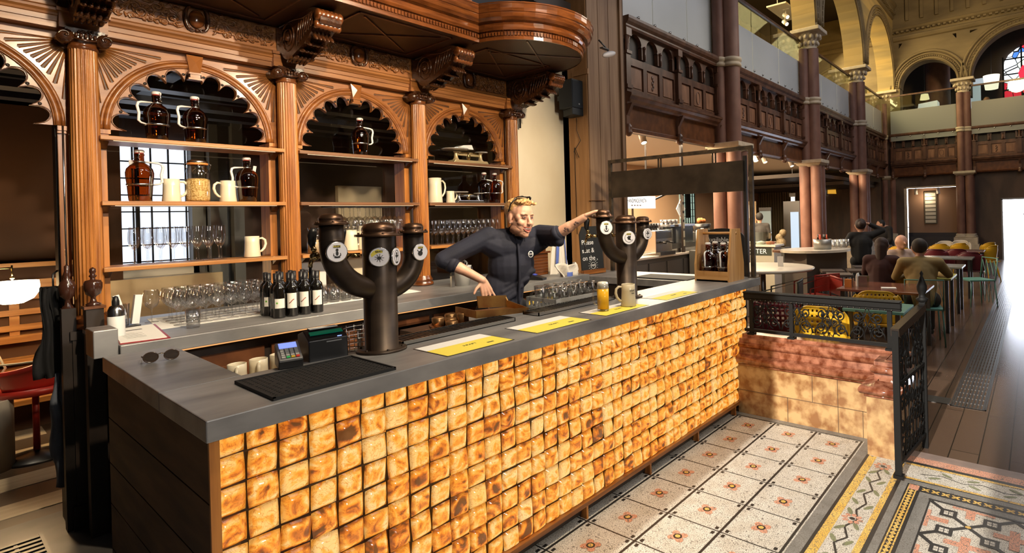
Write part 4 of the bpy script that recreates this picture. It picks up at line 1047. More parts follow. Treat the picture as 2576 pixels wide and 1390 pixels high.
for yy in (.93,.34,-.25,-.84,-1.43): g.box(26.84,26.9,yy-.025,yy+.025,5.1,7.6 if abs(yy+.25)>1 else 8.0)
for zz in (5.1,5.7,6.3,6.9,7.5): g.box(26.85,26.9,-1.4,.9,zz-.02,zz+.02)
struct('trim_10', g, iron)
redp = PM('red_glass', (.6,.01,.03), .4, em=(.85,.03,.08), ems=1.0)
g = MB(); g.prism([(.45,6.9),(.30,6.2),(.05,6.0),(-.2,6.25),(-.35,6.9),(-.1,7.2),(.15,6.95),(.3,7.2)],26.82,26.84,0).prism([(.25,5.95),(.05,5.5),(-.2,5.6),(-.15,6.0)],26.82,26.84,0); struct('window_3', g, redp)
# items on the upper gallery seen through the end arches
t = thing('pendant_lamp', 'white drum pendant lamp hanging in the upper gallery before the stained glass', 'lamp', (24.5,1.20,6.0))
MB().lathe([(.20,0),(.26,.50),(.25,.50),(.19,0)], n=24).build('shade', EM('lit_shade',(1,.9,.7),1.4), t); MB().tube([(0,0,.5),(0,0,2.9)],.008,6).build('cord', blackp, t)
t = thing('pendant_lamp', 'cream lamp shade over the white kiosk in the upper gallery', 'lamp', (23.4,3.2,5.75)); MB().lathe([(.16,0),(.12,.2),(.0,.22)], n=20).build('shade', EM('lit_shade2',(1,.85,.45),1.1), t); MB().tube([(0,0,.2),(0,0,3.15)],.008,6).build('cord', blackp, t)
tag(MB().prism([(3.55,4.3),(3.35,5.55),(2.75,5.6),(2.75,4.3)],23.0,23.6,0).build('kiosk', PM('white_kiosk',(.8,.82,.8),.5,em=(.9,.95,.9),ems=.5)), 'bright white slanted kiosk behind the end wall balustrade', 'kiosk')
tag(MB().lathe([(.42,4.3),(.42,7.5)],(24.5,2.9,0),24).build('stone_shaft', pinkst), 'thick dark round stone shaft seen through the small end arch', 'column')
tag(MB().box(23.6,24.6,-1.2,2.2,4.3,5.25).build('gallery_counter', PM('pale_counter',(.35,.30,.22),.5)), 'pale counter in the upper gallery below the stained glass', 'counter')
tag(MB().box(24.75,24.85,1.55,2.3,4.3,6.4).box(24.73,24.87,1.2,2.3,6.3,6.5).build('menu_screen', PM('cool_screen',(.2,.25,.3),.3,em=(.5,.6,.7),ems=.6)), 'pale blue lit back bar display in the upper gallery', 'display')
# spotlights on ceilings
def track_spot(loc, aim, label, group, on=True):
    t = thing('track_spotlight', label, 'spotlight', loc, 0, group); d = (Vector(aim)-Vector(loc)).normalized(); M = d.to_track_quat('Z','Y').to_matrix()
    MB().tube([(0,0,.18),(0,0,.0)],.012,6).box(-.03,.03,-.08,.08,.17,.2).build('mount', white, t)
    MB().lathe([(0,-.10),(.05,-.10),(.055,.10),(.045,.10),(.045,.08)], (0,0,0), 16, M=M).build('housing', PM('spot_housing',(.62,.58,.52),.5), t)
    if on: MB().lathe([(0,.085),(.044,.085)], (0,0,0), 16, M=M).build('lens', EM('spot_lens',(1,.85,.6),14), t)
gs = 'white track spotlights under the gallery'
for k,(x,y,ax,ay) in enumerate(((7.2,4.9,6.8,4.2),(9.7,4.95,9.2,4.3),(11.6,4.9,11.3,4.3),(12.1,4.9,11.8,4.2),(13.7,4.85,13.3,4.2),(15.4,4.9,15,4.3),(16.3,4.9,16,4.2))):
    track_spot((x,y,2.93),(ax,ay,1.5),('white track spotlight under the gallery, leftmost by the timber pillar','white track spotlight just above the dark metal sign board','white track spotlight right of the sign frame post, left of a close pair','white track spotlight right of the sign frame post, right of a close pair','white track spotlight touching the second stone column','white track spotlight hanging left of the orange wall sign','white track spotlight between the orange wall sign and third column')[k], gs)
gs = 'lit spotlights over the menu board'
track_spot((21.9,3.34,2.30),(22,3.3,1.0),'left glowing spotlight above the menu board on the end wall',gs); track_spot((21.9,2.66,2.30),(22,2.6,1.0),'right glowing spotlight above the menu board on the end wall',gs)
lamp('menu_spot','POINT',(21.85,3.0,2.1),None,10,(1,.75,.5),.05)
for k,(x,y,z) in enumerate(((10.6,6.5,7.7),(13.9,4.95,6.70),(14.4,5.15,6.70))): track_spot((x,y,z),(x-1.5,y-2,z-2),('single lit spotlight in the dark gallery ceiling','black spotlight high behind the second column capital','rightmost of the black spotlights behind the second column capital')[k],'gallery ceiling spotlights')

t = thing('spotlight_track', 'white lighting track hung on rods in the upper gallery behind the second capital', 'track', (14.1,5.05,6.9))
MB().box(-.6,.7,-.25,.25,-.02,.02).build('rail', PM('track_white',(.5,.48,.42),.5), t)
for x in (-.5,.6): MB().tube([(x,0,0),(x,0,2.0)],.01,6).build('rod', white, t)
t = thing('spotlight_track', 'dark lighting rod carrying the single spotlight in the gallery ceiling', 'track', (10.6,6.5,7.88)); MB().tube([(0,0,0),(0,0,1.05)],.012,6).build('rod', dark_steel, t)
# ================= MARBLE DADO, RAILING, GATE =================
breche = PM('breche_marble', (.24,.11,.04), .22, 0, (.48,.31,.14), (11,11,10), 0, 14, coat=.2, lo=.38, hi=.60)
redm = PM('red_marble', (.14,.036,.016), .13, 0, (.38,.16,.095), (18,18,16), 0, 14, coat=.4, lo=.38, hi=.64)
pth = [(4.37,2.05,0),(4.37,.96,0),(4.09,.96,0),(4.09,.76,0),(4.5,.76,0)]
dd = thing('marble_dado', 'low breche marble dado wall with polished red marble mouldings beside the bar end', 'wall')
g = MB(); g.prism([(4.37,2.05),(4.37,.96),(4.09,.96),(4.09,.76),(4.62,.76),(4.62,2.05)], 0, .42)
g.build('wall_slab', breche, dd); g = MB(); g.prism([(4.40,2.05),(4.40,.93),(4.2,.93),(4.2,.76),(4.62,.76),(4.62,2.05)], .42, .63); g.build('upper_slab', redm, dd)
g = MB(); g.box(4.366,4.3705,1.228,1.232,.0,.41).box(4.366,4.3705,1.62,1.624,.0,.2).box(4.366,4.3705,.96,2.05,.196,.2).box(4.366,4.3705,1.42,1.424,.2,.41).box(4.366,4.3705,1.05,1.054,.0,.2)
g.build('joint_lines', PM('joint',(.12,.07,.035),.6), dd)
def tier(nm, prof, path, par): g = MB(); g.smooth = True; g.sweep(prof, path); return g.build(nm, redm, par)
def bull(o, z, r, back=-.08): return [(back, z)] + [(o-r+r*sin(a*pi/8), z+r-r*cos(a*pi/8)) for a in range(0,9)] + [(back, z+2*r)]
tier('lower_moulding', [(-.05,.405),(.012,.410),(.014,.425)]+bull(.045,.425,.032,.0)[1:-1]+[(.0,.492),(-.03,.50),(-.06,.51)], pth, dd)
p2 = [(4.42,2.05,0),(4.42,.915,0),(4.20,.915,0),(4.20,.76,0)]
tier('upper_moulding', [(-.05,.51),(-.02,.515),(-.01,.53),(.0,.545)]+bull(.035,.548,.026,.0)[1:-1]+[(-.0,.604),(-.02,.615),(-.05,.635)], p2, dd)
MB().box(4.47,4.66,.85,2.05,.60,.655).box(4.3,4.66,.76,.9,.55,.61).build('coping', redm, dd, bevel=.006)
def irons(t, x0, z0, w, h, P, rnd, n=3):
    """scrolled ironwork between rails, P maps (u, v) to a point"""
    g = MB()
    def sp(cu, cv, r, s, a0, turns=1.6, w_=.0055):
        pts = []
        for i in range(int(14*turns)+1):
            q = i/(14*turns); a = a0+s*q*turns*2*pi; rr = r*(1-.82*q); pts.append(P(cu+rr*cos(a), cv+rr*sin(a)))
        g.tube(pts, w_, 5)
        g.sphere(pts[-1], .011, 6, 4)
    for k in range(n):
        c = x0+w*(k+.5)/n; d = w/n/2
        for s in (-1,1):
            sp(c+s*d*.5, z0+h*.72, d*.36, s, 1.2); sp(c+s*d*.55, z0+h*.26, d*.38, -s, -1.4); sp(c+s*d*.18, z0+h*.48, d*.20, s, 0, 1.2, .004)
            g.tube([P(c+s*d*(.95-.9*i/10.), z0+h*(.06+.86*i/10.)+.02*sin(i*1.2)) for i in range(11)], .006, 5)
            g.tube([P(c+s*d*(.1+.08*sin(i*1.1)), z0+h*(i/9.)) for i in range(10)], .004, 5)
        for i in range(5): g.sphere(P(c+rnd.uniform(-d,d)*.7, z0+h*rnd.uniform(.2,.85)), (.012,.012,.018), 6, 4)
    return g.build('scrollwork', iron, t)
rr_ = random.Random(4)
rl = thing('iron_railing', 'scrolled black iron railing standing on the red marble coping', 'railing')
g = MB(); g.box(4.47,4.53,.80,2.03,.965,1.01).box(4.455,4.545,.80,2.03,1.01,1.022).box(4.48,4.52,.80,2.03,.945,.965); g.build('top_rail', iron, rl, bevel=.004)
MB().box(4.485,4.515,.86,2.03,.675,.70).build('bottom_rail', iron, rl)
for y in (1.97,1.62,.88):
    MB().box(4.487,4.513,y-.016,y+.016,.655,.95).box(4.47,4.53,y-.03,y+.03,.65,.665).build('post', iron, rl)
g = MB()
for k in range(26): g.sphere((4.468, .86+k*.044, .955),.006,6,4)
g.build('beading', PM('bead_iron',(.10,.09,.08),.25,.9), rl)
irons(rl, .90, .705, 1.08, .24, lambda u, v: Vector((4.5, u, v)), rr_, 4)
gt = thing('iron_gate', 'open scrolled black iron gate at the end of the marble dado', 'gate')
A, B = Vector((3.80,.712,0)), Vector((4.44,.655,0)); D = (B-A)
def GP(u, v): return Vector((A.x+D.x*u, A.y+D.y*u, v))
g = MB(); g.tube([GP(0,.02),GP(0,.94)],.026,4).tube([GP(0,.02),GP(0,.04)],.04,4); g.build('near_post', iron, gt)
g = MB(); g.tube([GP(1,.0),GP(1,1.04)],.026,4); g.lathe([(.03,1.04),(.04,1.06),(.025,1.07),(.02,1.09),(.032,1.12),(.034,1.15),(.02,1.19),(.008,1.22),(.012,1.24),(0,1.26)], (B.x,B.y,0), 12); g.build('far_post', iron, gt)
g = MB(); g.tube([GP(-.02,.93),GP(1.0,1.0)],.035,4).tube([GP(-.02,.905),GP(1.0,.975)],.022,4); g.build('handrail', PM('rail_iron',(.07,.06,.055),.22,.85), gt)
MB().tube([GP(0,.60),GP(1,.60)],.016,4).build('cross_bar', iron, gt); MB().tube([GP(0,.10),GP(1,.10)],.016,4).build('cross_bar', iron, gt)
irons(gt, 0, .62, 1, .30, lambda u, v: GP(u, v), rr_, 2); 
g = MB()
for k in range(30):
    cu, cv = .06+.11*(k%9), .16+.145*(k//9)+.02*sin(k); s = 1 if k % 2 else -1
    pts = []
    for i in range(16): 
        q = i/15; a = s*q*8+k; pts.append(GP(cu+.075*(1-.8*q)*cos(a)*1.0, cv+.065*(1-.8*q)*sin(a)))
    g.tube(pts, .006, 5)
for k in range(7): g.tube([GP(.1+.14*k,.10),GP(.12+.14*k+.02*sin(k),.3),GP(.08+.14*k,.6)],.006,5)
g.build('lower_scrollwork', iron, gt)
# ================= THINGS ON THE SHELVES AND COUNTERS =================
whitem = PM('porcelain_white', (.82,.80,.76), .25); redr = PM('red_rubber', (.5,.03,.02), .5)
def growler(loc, rz, label, tagged=False, sc=1.0, group='brown swing top growlers'):
    t = thing('growler_bottle', label, 'bottle', loc, rz, group); t.scale = (sc,)*3
    b = MB(); b.lathe([(0,.003),(.050,.003),(.056,.008),(.060,.05),(.064,.11),(.069,.155),(.070,.18),(.064,.205),(.048,.225),(.030,.24),(.024,.252),(.023,.285),(.026,.290),(.026,.296),(.022,.300)], n=28); b.build('bottle_body', amber, t)
    b = MB(); b.lathe([(0,.008),(.052,.010),(.060,.11),(.0,.112)], n=20)
    b = MB(); b.lathe([(.0635,.100),(.0665,.102),(.0675,.110),(.0655,.112)], n=28).lathe([(.025,.243),(.029,.246),(.029,.252),(.025,.254)], n=20); b.build('metal_band', steel, t)
    b = MB(); b.tube([(-.064,0,.106),(-.095,0,.112),(-.108,0,.125),(-.104,0,.17),(-.114,0,.215),(-.108,0,.236),(-.09,0,.243),(-.028,0,.249)], [.005,.006,.008,.008,.008,.008,.007,.005], 8); b.build('handle', whitem, t)
    b = MB(); b.lathe([(0,.300),(.022,.300),(.023,.304),(.0,.304)], n=18); b.build('seal', redr, t)
    b = MB(); b.lathe([(.023,.304),(.026,.307),(.026,.318),(.02,.324),(0,.325)], n=18); b.build('stopper', whitem, t)
    b = MB()
    for s in (-1,1): b.tube([(0,s*.027,.312),(0,s*.036,.295),(.006,s*.03,.275),(0,s*.028,.262)],.0018,5)
    b.tube([(.0,-.03,.278),(.032,0,.268),(0,.03,.278)],.0018,5); b.build('wire_bail', steel, t)
    if tagged: MB().cbox((.035,-.03,.235),(.03,.003,.055),.3,.2).build('paper_tag', paper, t)
    return t
z1, z2, z3 = 2.263, 1.873, 1.477
growler((1.03,4.50,z1), .35, 'left growler bottle of the pair under the first arch'); growler((1.235,4.50,z1), .35, 'right growler bottle of the pair under the first arch')
growler((.935,4.50,z2), pi-.2, 'tagged growler bottle at the left end of the middle shelf',True,1.02); growler((1.535,4.50,z2), .3, 'growler bottle right of the cereal jar on the middle shelf',True,1.0)
growler((2.385,4.50,z1), pi, 'lone growler bottle under the second arch'); growler((3.69,4.50,z2), pi, 'left growler bottle beside the oak column in the third bay',False,.98); growler((3.83,4.50,z2), pi, 'right growler bottle beside the oak column in the third bay',False,.98)
def mug(loc, rz, label, h=.15, r=.045, group='plain cream stoneware mugs', mt=None, name='stoneware_mug', cat='mug'):
    t = thing(name, label, cat, loc, rz, group)
    b = MB(); b.lathe([(0,.002),(r*1.12,.002),(r*1.15,.006),(r*1.05,h*.35),(r,h*.7),(r,h),(r*.92,h+.001),(r*.90,h*.98),(r*.95,.012),(0,.012)], n=28); b.build('body', mt or cream, t)
    b = MB(); b.tube([(r*.98,0,h*.88),(r*1.45,0,h*.90),(r*1.85,0,h*.80),(r*1.95,0,h*.62),(r*1.75,0,h*.42),(r*1.35,0,h*.28),(r*1.05,0,h*.24)], [.006,.008,.0085,.009,.0085,.008,.006], 10); b.build('handle', mt or cream, t)
    return t
mug((1.095,4.50,z2), -.1, 'cream mug left of the cereal jar on the middle shelf'); mug((1.415,4.50,z2), pi+.1, 'cream mug right of the cereal jar, handle to the left'); mug((1.55,4.48,z3), 0, 'cream mug right of the champagne flutes on the lowest shelf')
mug((3.09,4.48,z2), 0, 'tall cream pitcher mug at the left of the third bay', .235, .058); mug((3.26,4.48,z2), 0, 'small cream mug beside the tall pitcher mug', .115, .038)
t = thing('cereal_jar', 'clip top glass jar of golden grain on the middle shelf', 'jar', (1.24,4.50,z2))
b = MB(); b.lathe([(0,.003),(.066,.003),(.070,.02),(.070,.19),(.060,.225),(.053,.235),(.053,.25)], n=28); b.build('jar_body', glass, t)
grain = PM('grain', (.55,.30,.07), .6, 0, (.85,.58,.22), (95,95,95), .8, 2, lo=.42, hi=.55)
b = MB(); b.lathe([(0,.006),(.064,.006),(.067,.02),(.067,.150),(.05,.158),(0,.162)], n=28); g_ = b.build('grain_fill', grain, t); g_['kind'] = 'stuff'
b = MB(); b.lathe([(.054,.250),(.060,.253),(.060,.262),(.054,.265)], n=24); b.build('seal', PM('orange_seal',(.7,.25,.06),.5), t)
b = MB(); b.lathe([(.056,.265),(.058,.275),(.04,.285),(0,.287)], n=24).tube([(.058,0,.27),(.078,0,.255),(.07,0,.225)],.002,5).tube([(-.058,0,.27),(-.075,0,.25),(-.06,0,.225)],.002,5); b.build('lid', steel, t)
# glassware
def flute_proto():
    t = thing('champagne_flute', 'clear champagne flute', 'glass', (0,0,0), 0, 'g')
    MB().lathe([(.030,.0),(.030,.0025),(.006,.006)], n=18).build('foot', glass, t); MB().lathe([(.006,.006),(.0035,.02),(.0035,.085),(.006,.095)], n=12).build('stem', glass, t); MB().lathe([(.006,.095),(.018,.11),(.026,.135),(.028,.16),(.026,.20),(.022,.235)], n=18).build('bowl', glass, t); return t
OR = ('first','second','third','fourth','fifth','sixth','seventh','eighth','ninth','tenth','eleventh','twelfth','thirteenth'); RW = ('front','rear')
fl = flute_proto(); first = True
def place(proto, loc, label, group, sc=1):
    global first
    o = dup(proto, loc, 0, label, group); o.scale = (sc,)*3; return o
for i in range(8):
    for j in range(2):
        place(fl, (.895+.066*i+.01*j, 4.47+.085*j, z3), 'champagne flute on the left lowest shelf, %s from the left in the %s row' % (OR[i], RW[j]), 'champagne flutes on the left lowest shelf')
for i in range(13):
    for j in range(2): place(fl, (3.07+.062*i+.02*j, 4.46+.09*j, z3), 'champagne flute in the third bay, %s from the left in the %s row' % (OR[i], RW[j]), 'champagne flutes in the third bay')
for ch in list(fl.children): bpy.data.objects.remove(ch)
bpy.data.objects.remove(fl)
def wine_proto():
    t = thing('wine_glass', 'w', 'glass', (0,0,0), 0, 'g'); MB().lathe([(.034,.0),(.034,.003),(.006,.007)], n=20).build('foot', glass, t); MB().lathe([(.006,.007),(.0038,.02),(.0038,.078),(.008,.086)], n=12).build('stem', glass, t); MB().lathe([(.008,.086),(.028,.10),(.040,.13),(.043,.155),(.038,.185),(.033,.20)], n=20).build('bowl', glass, t); return t
wg = wine_proto(); k = 0
for i in range(9):
    for j in range(4):
        if i == 8 and j == 0: continue
        if i == 0: x, y = .93, 4.36-.0*j
        if i == 0 and j: continue
        x = .93 + .068*i + .012*j; y = 4.02 + .115*j if i else 4.30
        x += random.uniform(-.006,.006)
        if i == 0: place(wg, (x,y,ZC+.002), 'single wine glass standing left of the crowd of glasses on the back counter', 'wine glasses on the back counter', 1.0)
        else: place(wg, (x,y,ZC+.002), 'wine glass on the back counter liner, %s from the left in the %s row' % (OR[i-1], ('front','second','third','back')[j]), 'wine glasses on the back counter', 1.0)
for i in range(9):
    o = place(wg, (2.16+.068*i,4.47+.03*(i%2),1.842), 'wine glass hanging upside down in the second bay, %s from the left, front row' % OR[i], 'hanging wine glasses'); o.rotation_euler = (pi,0,0)
    o = place(wg, (2.18+.068*i,4.57,1.842), 'wine glass hanging upside down in the second bay, %s from the left, rear row' % OR[i], 'hanging wine glasses'); o.rotation_euler = (pi,0,0)
tb = MB()
tag(MB().prism([(.89,3.96),(1.55,3.96),(1.60,4.5),(.95,4.5)], ZC, ZC+.002).build('paper_liner', paper), 'white paper liner under the crowd of wine glasses on the back counter', 'paper')
def tumbler_proto():
    t = thing('tumbler', 't', 'glass', (0,0,0), 0, 'g'); b = MB(); b.lathe([(.0305,.0),(.032,.004),(.038,.11),(.036,.11),(.030,.018)], n=20); b.build('glass_body', glass, t); MB().lathe([(0,.004),(.028,.004),(.0305,.0)], n=20).lathe([(.030,.018),(0,.016)], n=20).build('thick_base', glass, t); return t
tm = tumbler_proto()
o = place(tm, (1.02,3.85,ZC), 'single heavy tumbler in front of the wine glasses on the back counter', None)
if 'group' in o.keys(): del o['group']
for i in range(8):
    for j in range(3): place(tm, (1.86+.085*i+.02*j, 4.10+.11*j, ZC+.002), 'tumbler behind the near tap tower, %s from the left in the %s row' % (OR[i], ('front','middle','rear')[j]), 'tumblers behind the near tap tower')
tag(MB().prism([(1.80,4.03),(2.62,4.03),(2.66,4.42),(1.84,4.42)], ZC, ZC+.002).build('paper_liner', paper), 'white paper liner under the tumblers behind the near tap tower', 'paper')
for p in (wg, tm):
    for ch in list(p.children): bpy.data.objects.remove(ch)
    bpy.data.objects.remove(p)
g = MB()
for k in range(9): g.box(2.125+.068*k,2.133+.068*k,4.38,4.63,1.832,1.838)
g.box(2.1,2.72,4.38,4.39,1.838,1.846).box(2.1,2.72,4.62,4.63,1.838,1.846)
tag(g.build('stemware_rack', dark_steel), 'dark metal stemware rack fixed under the middle shelf of the second bay', 'rack')
# bay two lowest shelf
t = thing('storage_jar', 'screw top jar of oats with an upturned glass on its lid in the second bay', 'jar', (1.98,4.47,z3))
b = MB(); b.lathe([(0,.003),(.05,.003),(.053,.01),(.053,.11),(.045,.125),(.045,.132)], n=24); b.build('jar_body', glass, t)
b = MB(); b.lathe([(0,.005),(.050,.005),(.050,.10),(0,.105)], n=20); q = b.build('oat_fill', PM('oats',(.5,.36,.2),.8,0,(.7,.55,.35),(120,120,120),.4), t); q['kind'] = 'stuff'
b = MB(); b.lathe([(.047,.128),(.049,.130),(.049,.142),(0,.143)], n=24); b.build('lid', steel, t)
t = thing('glass_bowl', 'small glass bowl standing on the oat jar lid', 'bowl', (1.98,4.47,z3+.1435)); MB().lathe([(0,.002),(.02,.002),(.04,.02),(.05,.055),(.048,.055),(.0,.012)],n=20).build('bowl', glass, t)
for k,(x,h,l) in enumerate(((2.28,.17,'first pale ceramic jug behind the left tap arm'),(2.40,.20,'second taller pale jug behind the left tap arm'))): mug((x,4.50,z3), 0, l, h, .05, 'pale jugs behind the tap arms')
t = thing('recipe_card', 'cream paper card propped against the back glass below the second bay shelf', 'card', (0,0,0)); MB().box(1.93,2.12,4.60,4.62,ZC,1.40).build('card', paper, t); MB().box(1.98,2.07,4.598,4.60,1.18,1.33).build('print', PM('orange_print',(.6,.35,.12),.6), t)
tag(MB().box(2.2,2.72,4.60,4.64,ZC,1.42).build('cream_board', plaster), 'plain cream board against the back glass behind the tap arms', 'board')
# scales
def scales(loc, rz, label, body, s=1, napkin=False):
    t = thing('kitchen_scales', label, 'scales', loc, rz, None); t.scale = (s,)*3
    b = MB(); b.prism([(-.19,0),(.19,0),(.17,.03),(-.17,.03)], -.05, .05, 1)
    for sx in (-.13,.13): b.lathe([(.03,.03),(.018,.05),(.014,.09),(.022,.10),(.022,.105)], (sx,0,0), 14)
    b.box(-.13,.13,-.01,.01,.07,.09); b.build('base', body, t, bevel=.003)
    b = MB(); b.lathe([(.0,.11),(.10,.112),(.115,.122),(.112,.124),(0,.116)], (-.14,0,0), 24); b.lathe([(.0,.105),(.055,.107),(.06,.115),(0,.11)], (.14,0,0), 24); b.build('pan', PM('pan_metal',(.75,.72,.65),.25,.6), t)
    b = MB(); b.tube([(-.14,0,.10),(0,0,.098),(.14,0,.10)],.007,6).sphere((0,0,.07),(.02,.02,.04),10,8); b.build('beam', brass, t)
    if napkin: tag(MB().prism([(-.14,.125),(.06,.125),(.08,.165),(-.02,.16)], -.05, .05, 1).build('x', paper, None), 'x','x') if False else None
    return t
scales((3.50,4.50,z1), 0, 'antique scales with white pan under the third arch', PM('scale_cream',(.55,.42,.22),.35,.4), 1.15)
t = thing('paper_stack', 'folded cream papers lying on the scales under the third arch', 'papers', (3.40,4.5,z1+.143)); MB().prism([(-.08,0),(.12,0),(.10,.045),(.0,.035)], -.06, .06, 1).build('sheets', paper, t)
scales((3.49,4.50,z2), 0, 'chrome balance scales between the small mug and the growlers', steel, .9)
# wine bottles
bott = PM('dark_bottle', (.006,.005,.004), .08, coat=.5); lab = PM('bottle_label', (.80,.78,.72), .6); caps_ = PM('foil_black', (.012,.012,.014), .35)
def wine_bottle(label, kind):
    t = thing('wine_bottle', label, 'bottle', (0,0,0), 0, 'wine bottles at the end of the wine glasses')
    b = MB(); b.lathe([(0,.002),(.034,.002),(.037,.006),(.037,.19),(.033,.215),(.016,.235),(.0145,.25),(.0145,.30),(.0,.30)], n=24); b.build('bottle_body', bott, t)
    b = MB(); b.lathe([(.0158,.248),(.0158,.302),(.0,.304)], n=18); b.build('foil', caps_, t)
    b = MB(); b.lathe([(.0149,.238),(.0149,.249)], n=18); b.build('neck_band', lab, t)
    b = MB()
    a0, a1 = (-pi/2-.85, -pi/2+.85)
    b.lathe([(.0374,.06 if kind else .07),(.0374,.165 if kind else .135)], n=12, a0=a0, a1=a1); q = b.build('front_label', lab, t)
    b = MB()
    if kind: b.tube([(.0385*cos(a),.0385*sin(a),.11+.012*sin((a+pi/2)*4)) for a in [-pi/2-.4+i*.1 for i in range(9)]],.0025,5)
    else: b.lathe([(.0378,.10),(.0378,.112)], n=4, a0=-pi/2-.6, a1=-pi/2-.3)
    b.build('label_print', PM('red_mark',(.35,.08,.06),.6) if kind else PM('green_mark',(.15,.4,.05),.6), q)
    return t
wa = wine_bottle('dark wine bottle with small square label in the bottle cluster', 0); wb = wine_bottle('dark wine bottle with tall white label in the bottle cluster', 1); n = 0
for j in range(4):
    for i in range(4):
        x = 1.435+.076*i+.012*(j%2); y = 3.74+.08*j
        if (i+j) % 2 == 0 and i < 2:
            o = wa if n == 0 else dup(wa, (0,0,0))
        else: o = dup(wb, (0,0,0))
        o.location = (x,y,ZC); o.scale = (.93,.93,.90); o.rotation_euler = (0,0,-.35+random.uniform(-.3,.3)); n += 1
        row = ('front','second','third','back')[j]; col_ = ('leftmost','second','third','rightmost')[i]
        o['label'] = 'dark wine bottle in the cluster, %s one of the %s row' % (col_, row)
for ch in list(wb.children_recursive): bpy.data.objects.remove(ch)
bpy.data.objects.remove(wb)
# left end of the back counter
t = thing('spray_bottle', 'white bottle with grey shoulder and black nozzle at the counter end', 'bottle', (.70,3.845+.08,ZC))
MB().lathe([(0,.0),(.036,0),(.037,.01),(.037,.11),(.036,.112)], n=20).build('body', white, t); MB().lathe([(.036,.112),(.036,.14),(.026,.165),(.014,.17)], n=20).build('shoulder', steel, t); MB().lathe([(.016,.17),(.016,.19),(.010,.215),(.0,.22)], n=16).build('nozzle', blackp, t)
t = thing('menu_booklet', 'open white menu with dark red cover lying on the back counter', 'menu', (.80,3.87,ZC), 0)
MB().prism([(-.14,-.23),(.055,-.27),(.125,.33),(-.08,.30)], 0, .004).build('cover', PM('dark_red_cover',(.30,.01,.015),.4), t); MB().prism([(-.135,-.215),(.045,-.25),(.110,.32),(-.075,.29)], .004, .007).build('page', paper, t)
b = MB(); b.box(-.05,.03,.16,.185,.0072,.0076)
for k in range(7): b.box(-.09,-.09+.08+.02*sin(k*3),-.12+.03*k,-.117+.03*k,.0072,.0076)
b.build('print', ink, t)
t = thing('straw_holder', 'clear plastic holder with napkins and white cup at the counter end', 'holder', (.80,4.25,ZC))
MB().box(-.06,.06,-.05,.05,0,.012).build('base', dark_steel, t); MB().lathe([(.034,.0125),(.040,.14),(.038,.14),(.032,.0125)],(-.02,0,0),20).build('cup', glass, t)
b = MB(); b.cbox((-.025,0,.12),(.03,.012,.15),.2,0,-.25); b.build('napkin', paper, t); b = MB(); b.cbox((.05,0,.10),(.035,.03,.17),.1,0,.12); b.build('white_box', white, t)
# right part of the back counter
t = thing('ice_bucket', 'small white metal bucket with wire handle behind the bartender arm', 'bucket', (3.05,4.05,ZC))
MB().lathe([(0,0),(.062,0),(.078,.17),(.082,.175),(.078,.172),(.06,.006),(0,.006)], n=28).build('body', white, t); MB().tube([(-.08*cos(a*pi/12),-.03-.05*sin(a*pi/12),.165-.06*sin(a*pi/12)) for a in range(13)],.0025,6).build('handle', steel, t)
b = MB()
for k in range(9): b.tube([(.04*cos(k*2.3),.04*sin(k*2.3),.1),(.05*cos(k*2.3+.5),.05*sin(k*2.3+.5),.20),(.02*cos(k),.02*sin(k),.23)],.003,5)
b.build('whisk_wires', steel, t)
t = thing('corkscrew', 'black and chrome corkscrew standing left of the white bucket', 'corkscrew', (2.93,4.03,ZC)); MB().box(-.015,.015,-.012,.012,0,.10).build('arms', steel, t); MB().cbox((0,0,.13),(.03,.02,.07)).build('grip', blackp, t)
t = thing('cash_box', 'old carved wooden cash register cabinet behind the bartender', 'cabinet', (3.93,4.12,ZC))
MB().box(-.26,.16,-.12,.14,0,.22).box(-.28,.18,-.14,.16,.22,.24).box(-.24,.14,-.11,.13,.24,.30).build('case', maroon, t, bevel=.005)
b = MB()
for k in range(6): b.box(-.25,.15,-.125,-.12,.03+.03*k,.045+.03*k)
b.build('moulded_front', dark_oak, t); MB().lathe([(.03,.30),(.035,.31),(.018,.33),(.03,.36),(.034,.39),(.02,.42),(.0,.43)],(.09,-.02,0),16).build('turned_finial', maroon, t)
t = thing('card_terminal', 'small dark card terminal with blue light beside the wooden cash cabinet', 'card reader', (3.66,3.72,ZC), .3)
MB().prism([(-.07,0),(.07,0),(.07,.055),(-.07,.02)], -.04, .04, 0).build('body', blackp, t); b = MB(); b.cbox((0,.03,.052),(.05,.03,.002),0,.25); b.build('display', EM('blue_dim',(.15,.2,.8),.6), t)
tag(MB().box(-.08,.08,-.06,.06,0,.09).build('mini_printer', blackp), 'small black printer behind the second card terminal', 'printer').location = (3.5,3.95,ZC)
yl = PM('lemon_packet', (.75,.50,.03), .5)
for k in range(5):
    o = MB().box(0,.07,0,.05,0,.10+.01*(k%2)).build('tea_packet', (yl, paper, yl, yl, paper)[k]); o.location = (3.47+.085*k,3.665,.845-.0*k)
    tag(o, 'tea packet number %s from the left on the ledge under the back counter' % ('one','two','three','four','five')[k], 'packet', 'tea packets')
tag(MB().box(3.4,3.95,3.6,3.72,.82,.844).build('packet_ledge', dark_oak), 'dark ledge under the back counter holding the tea packets', 'shelf')
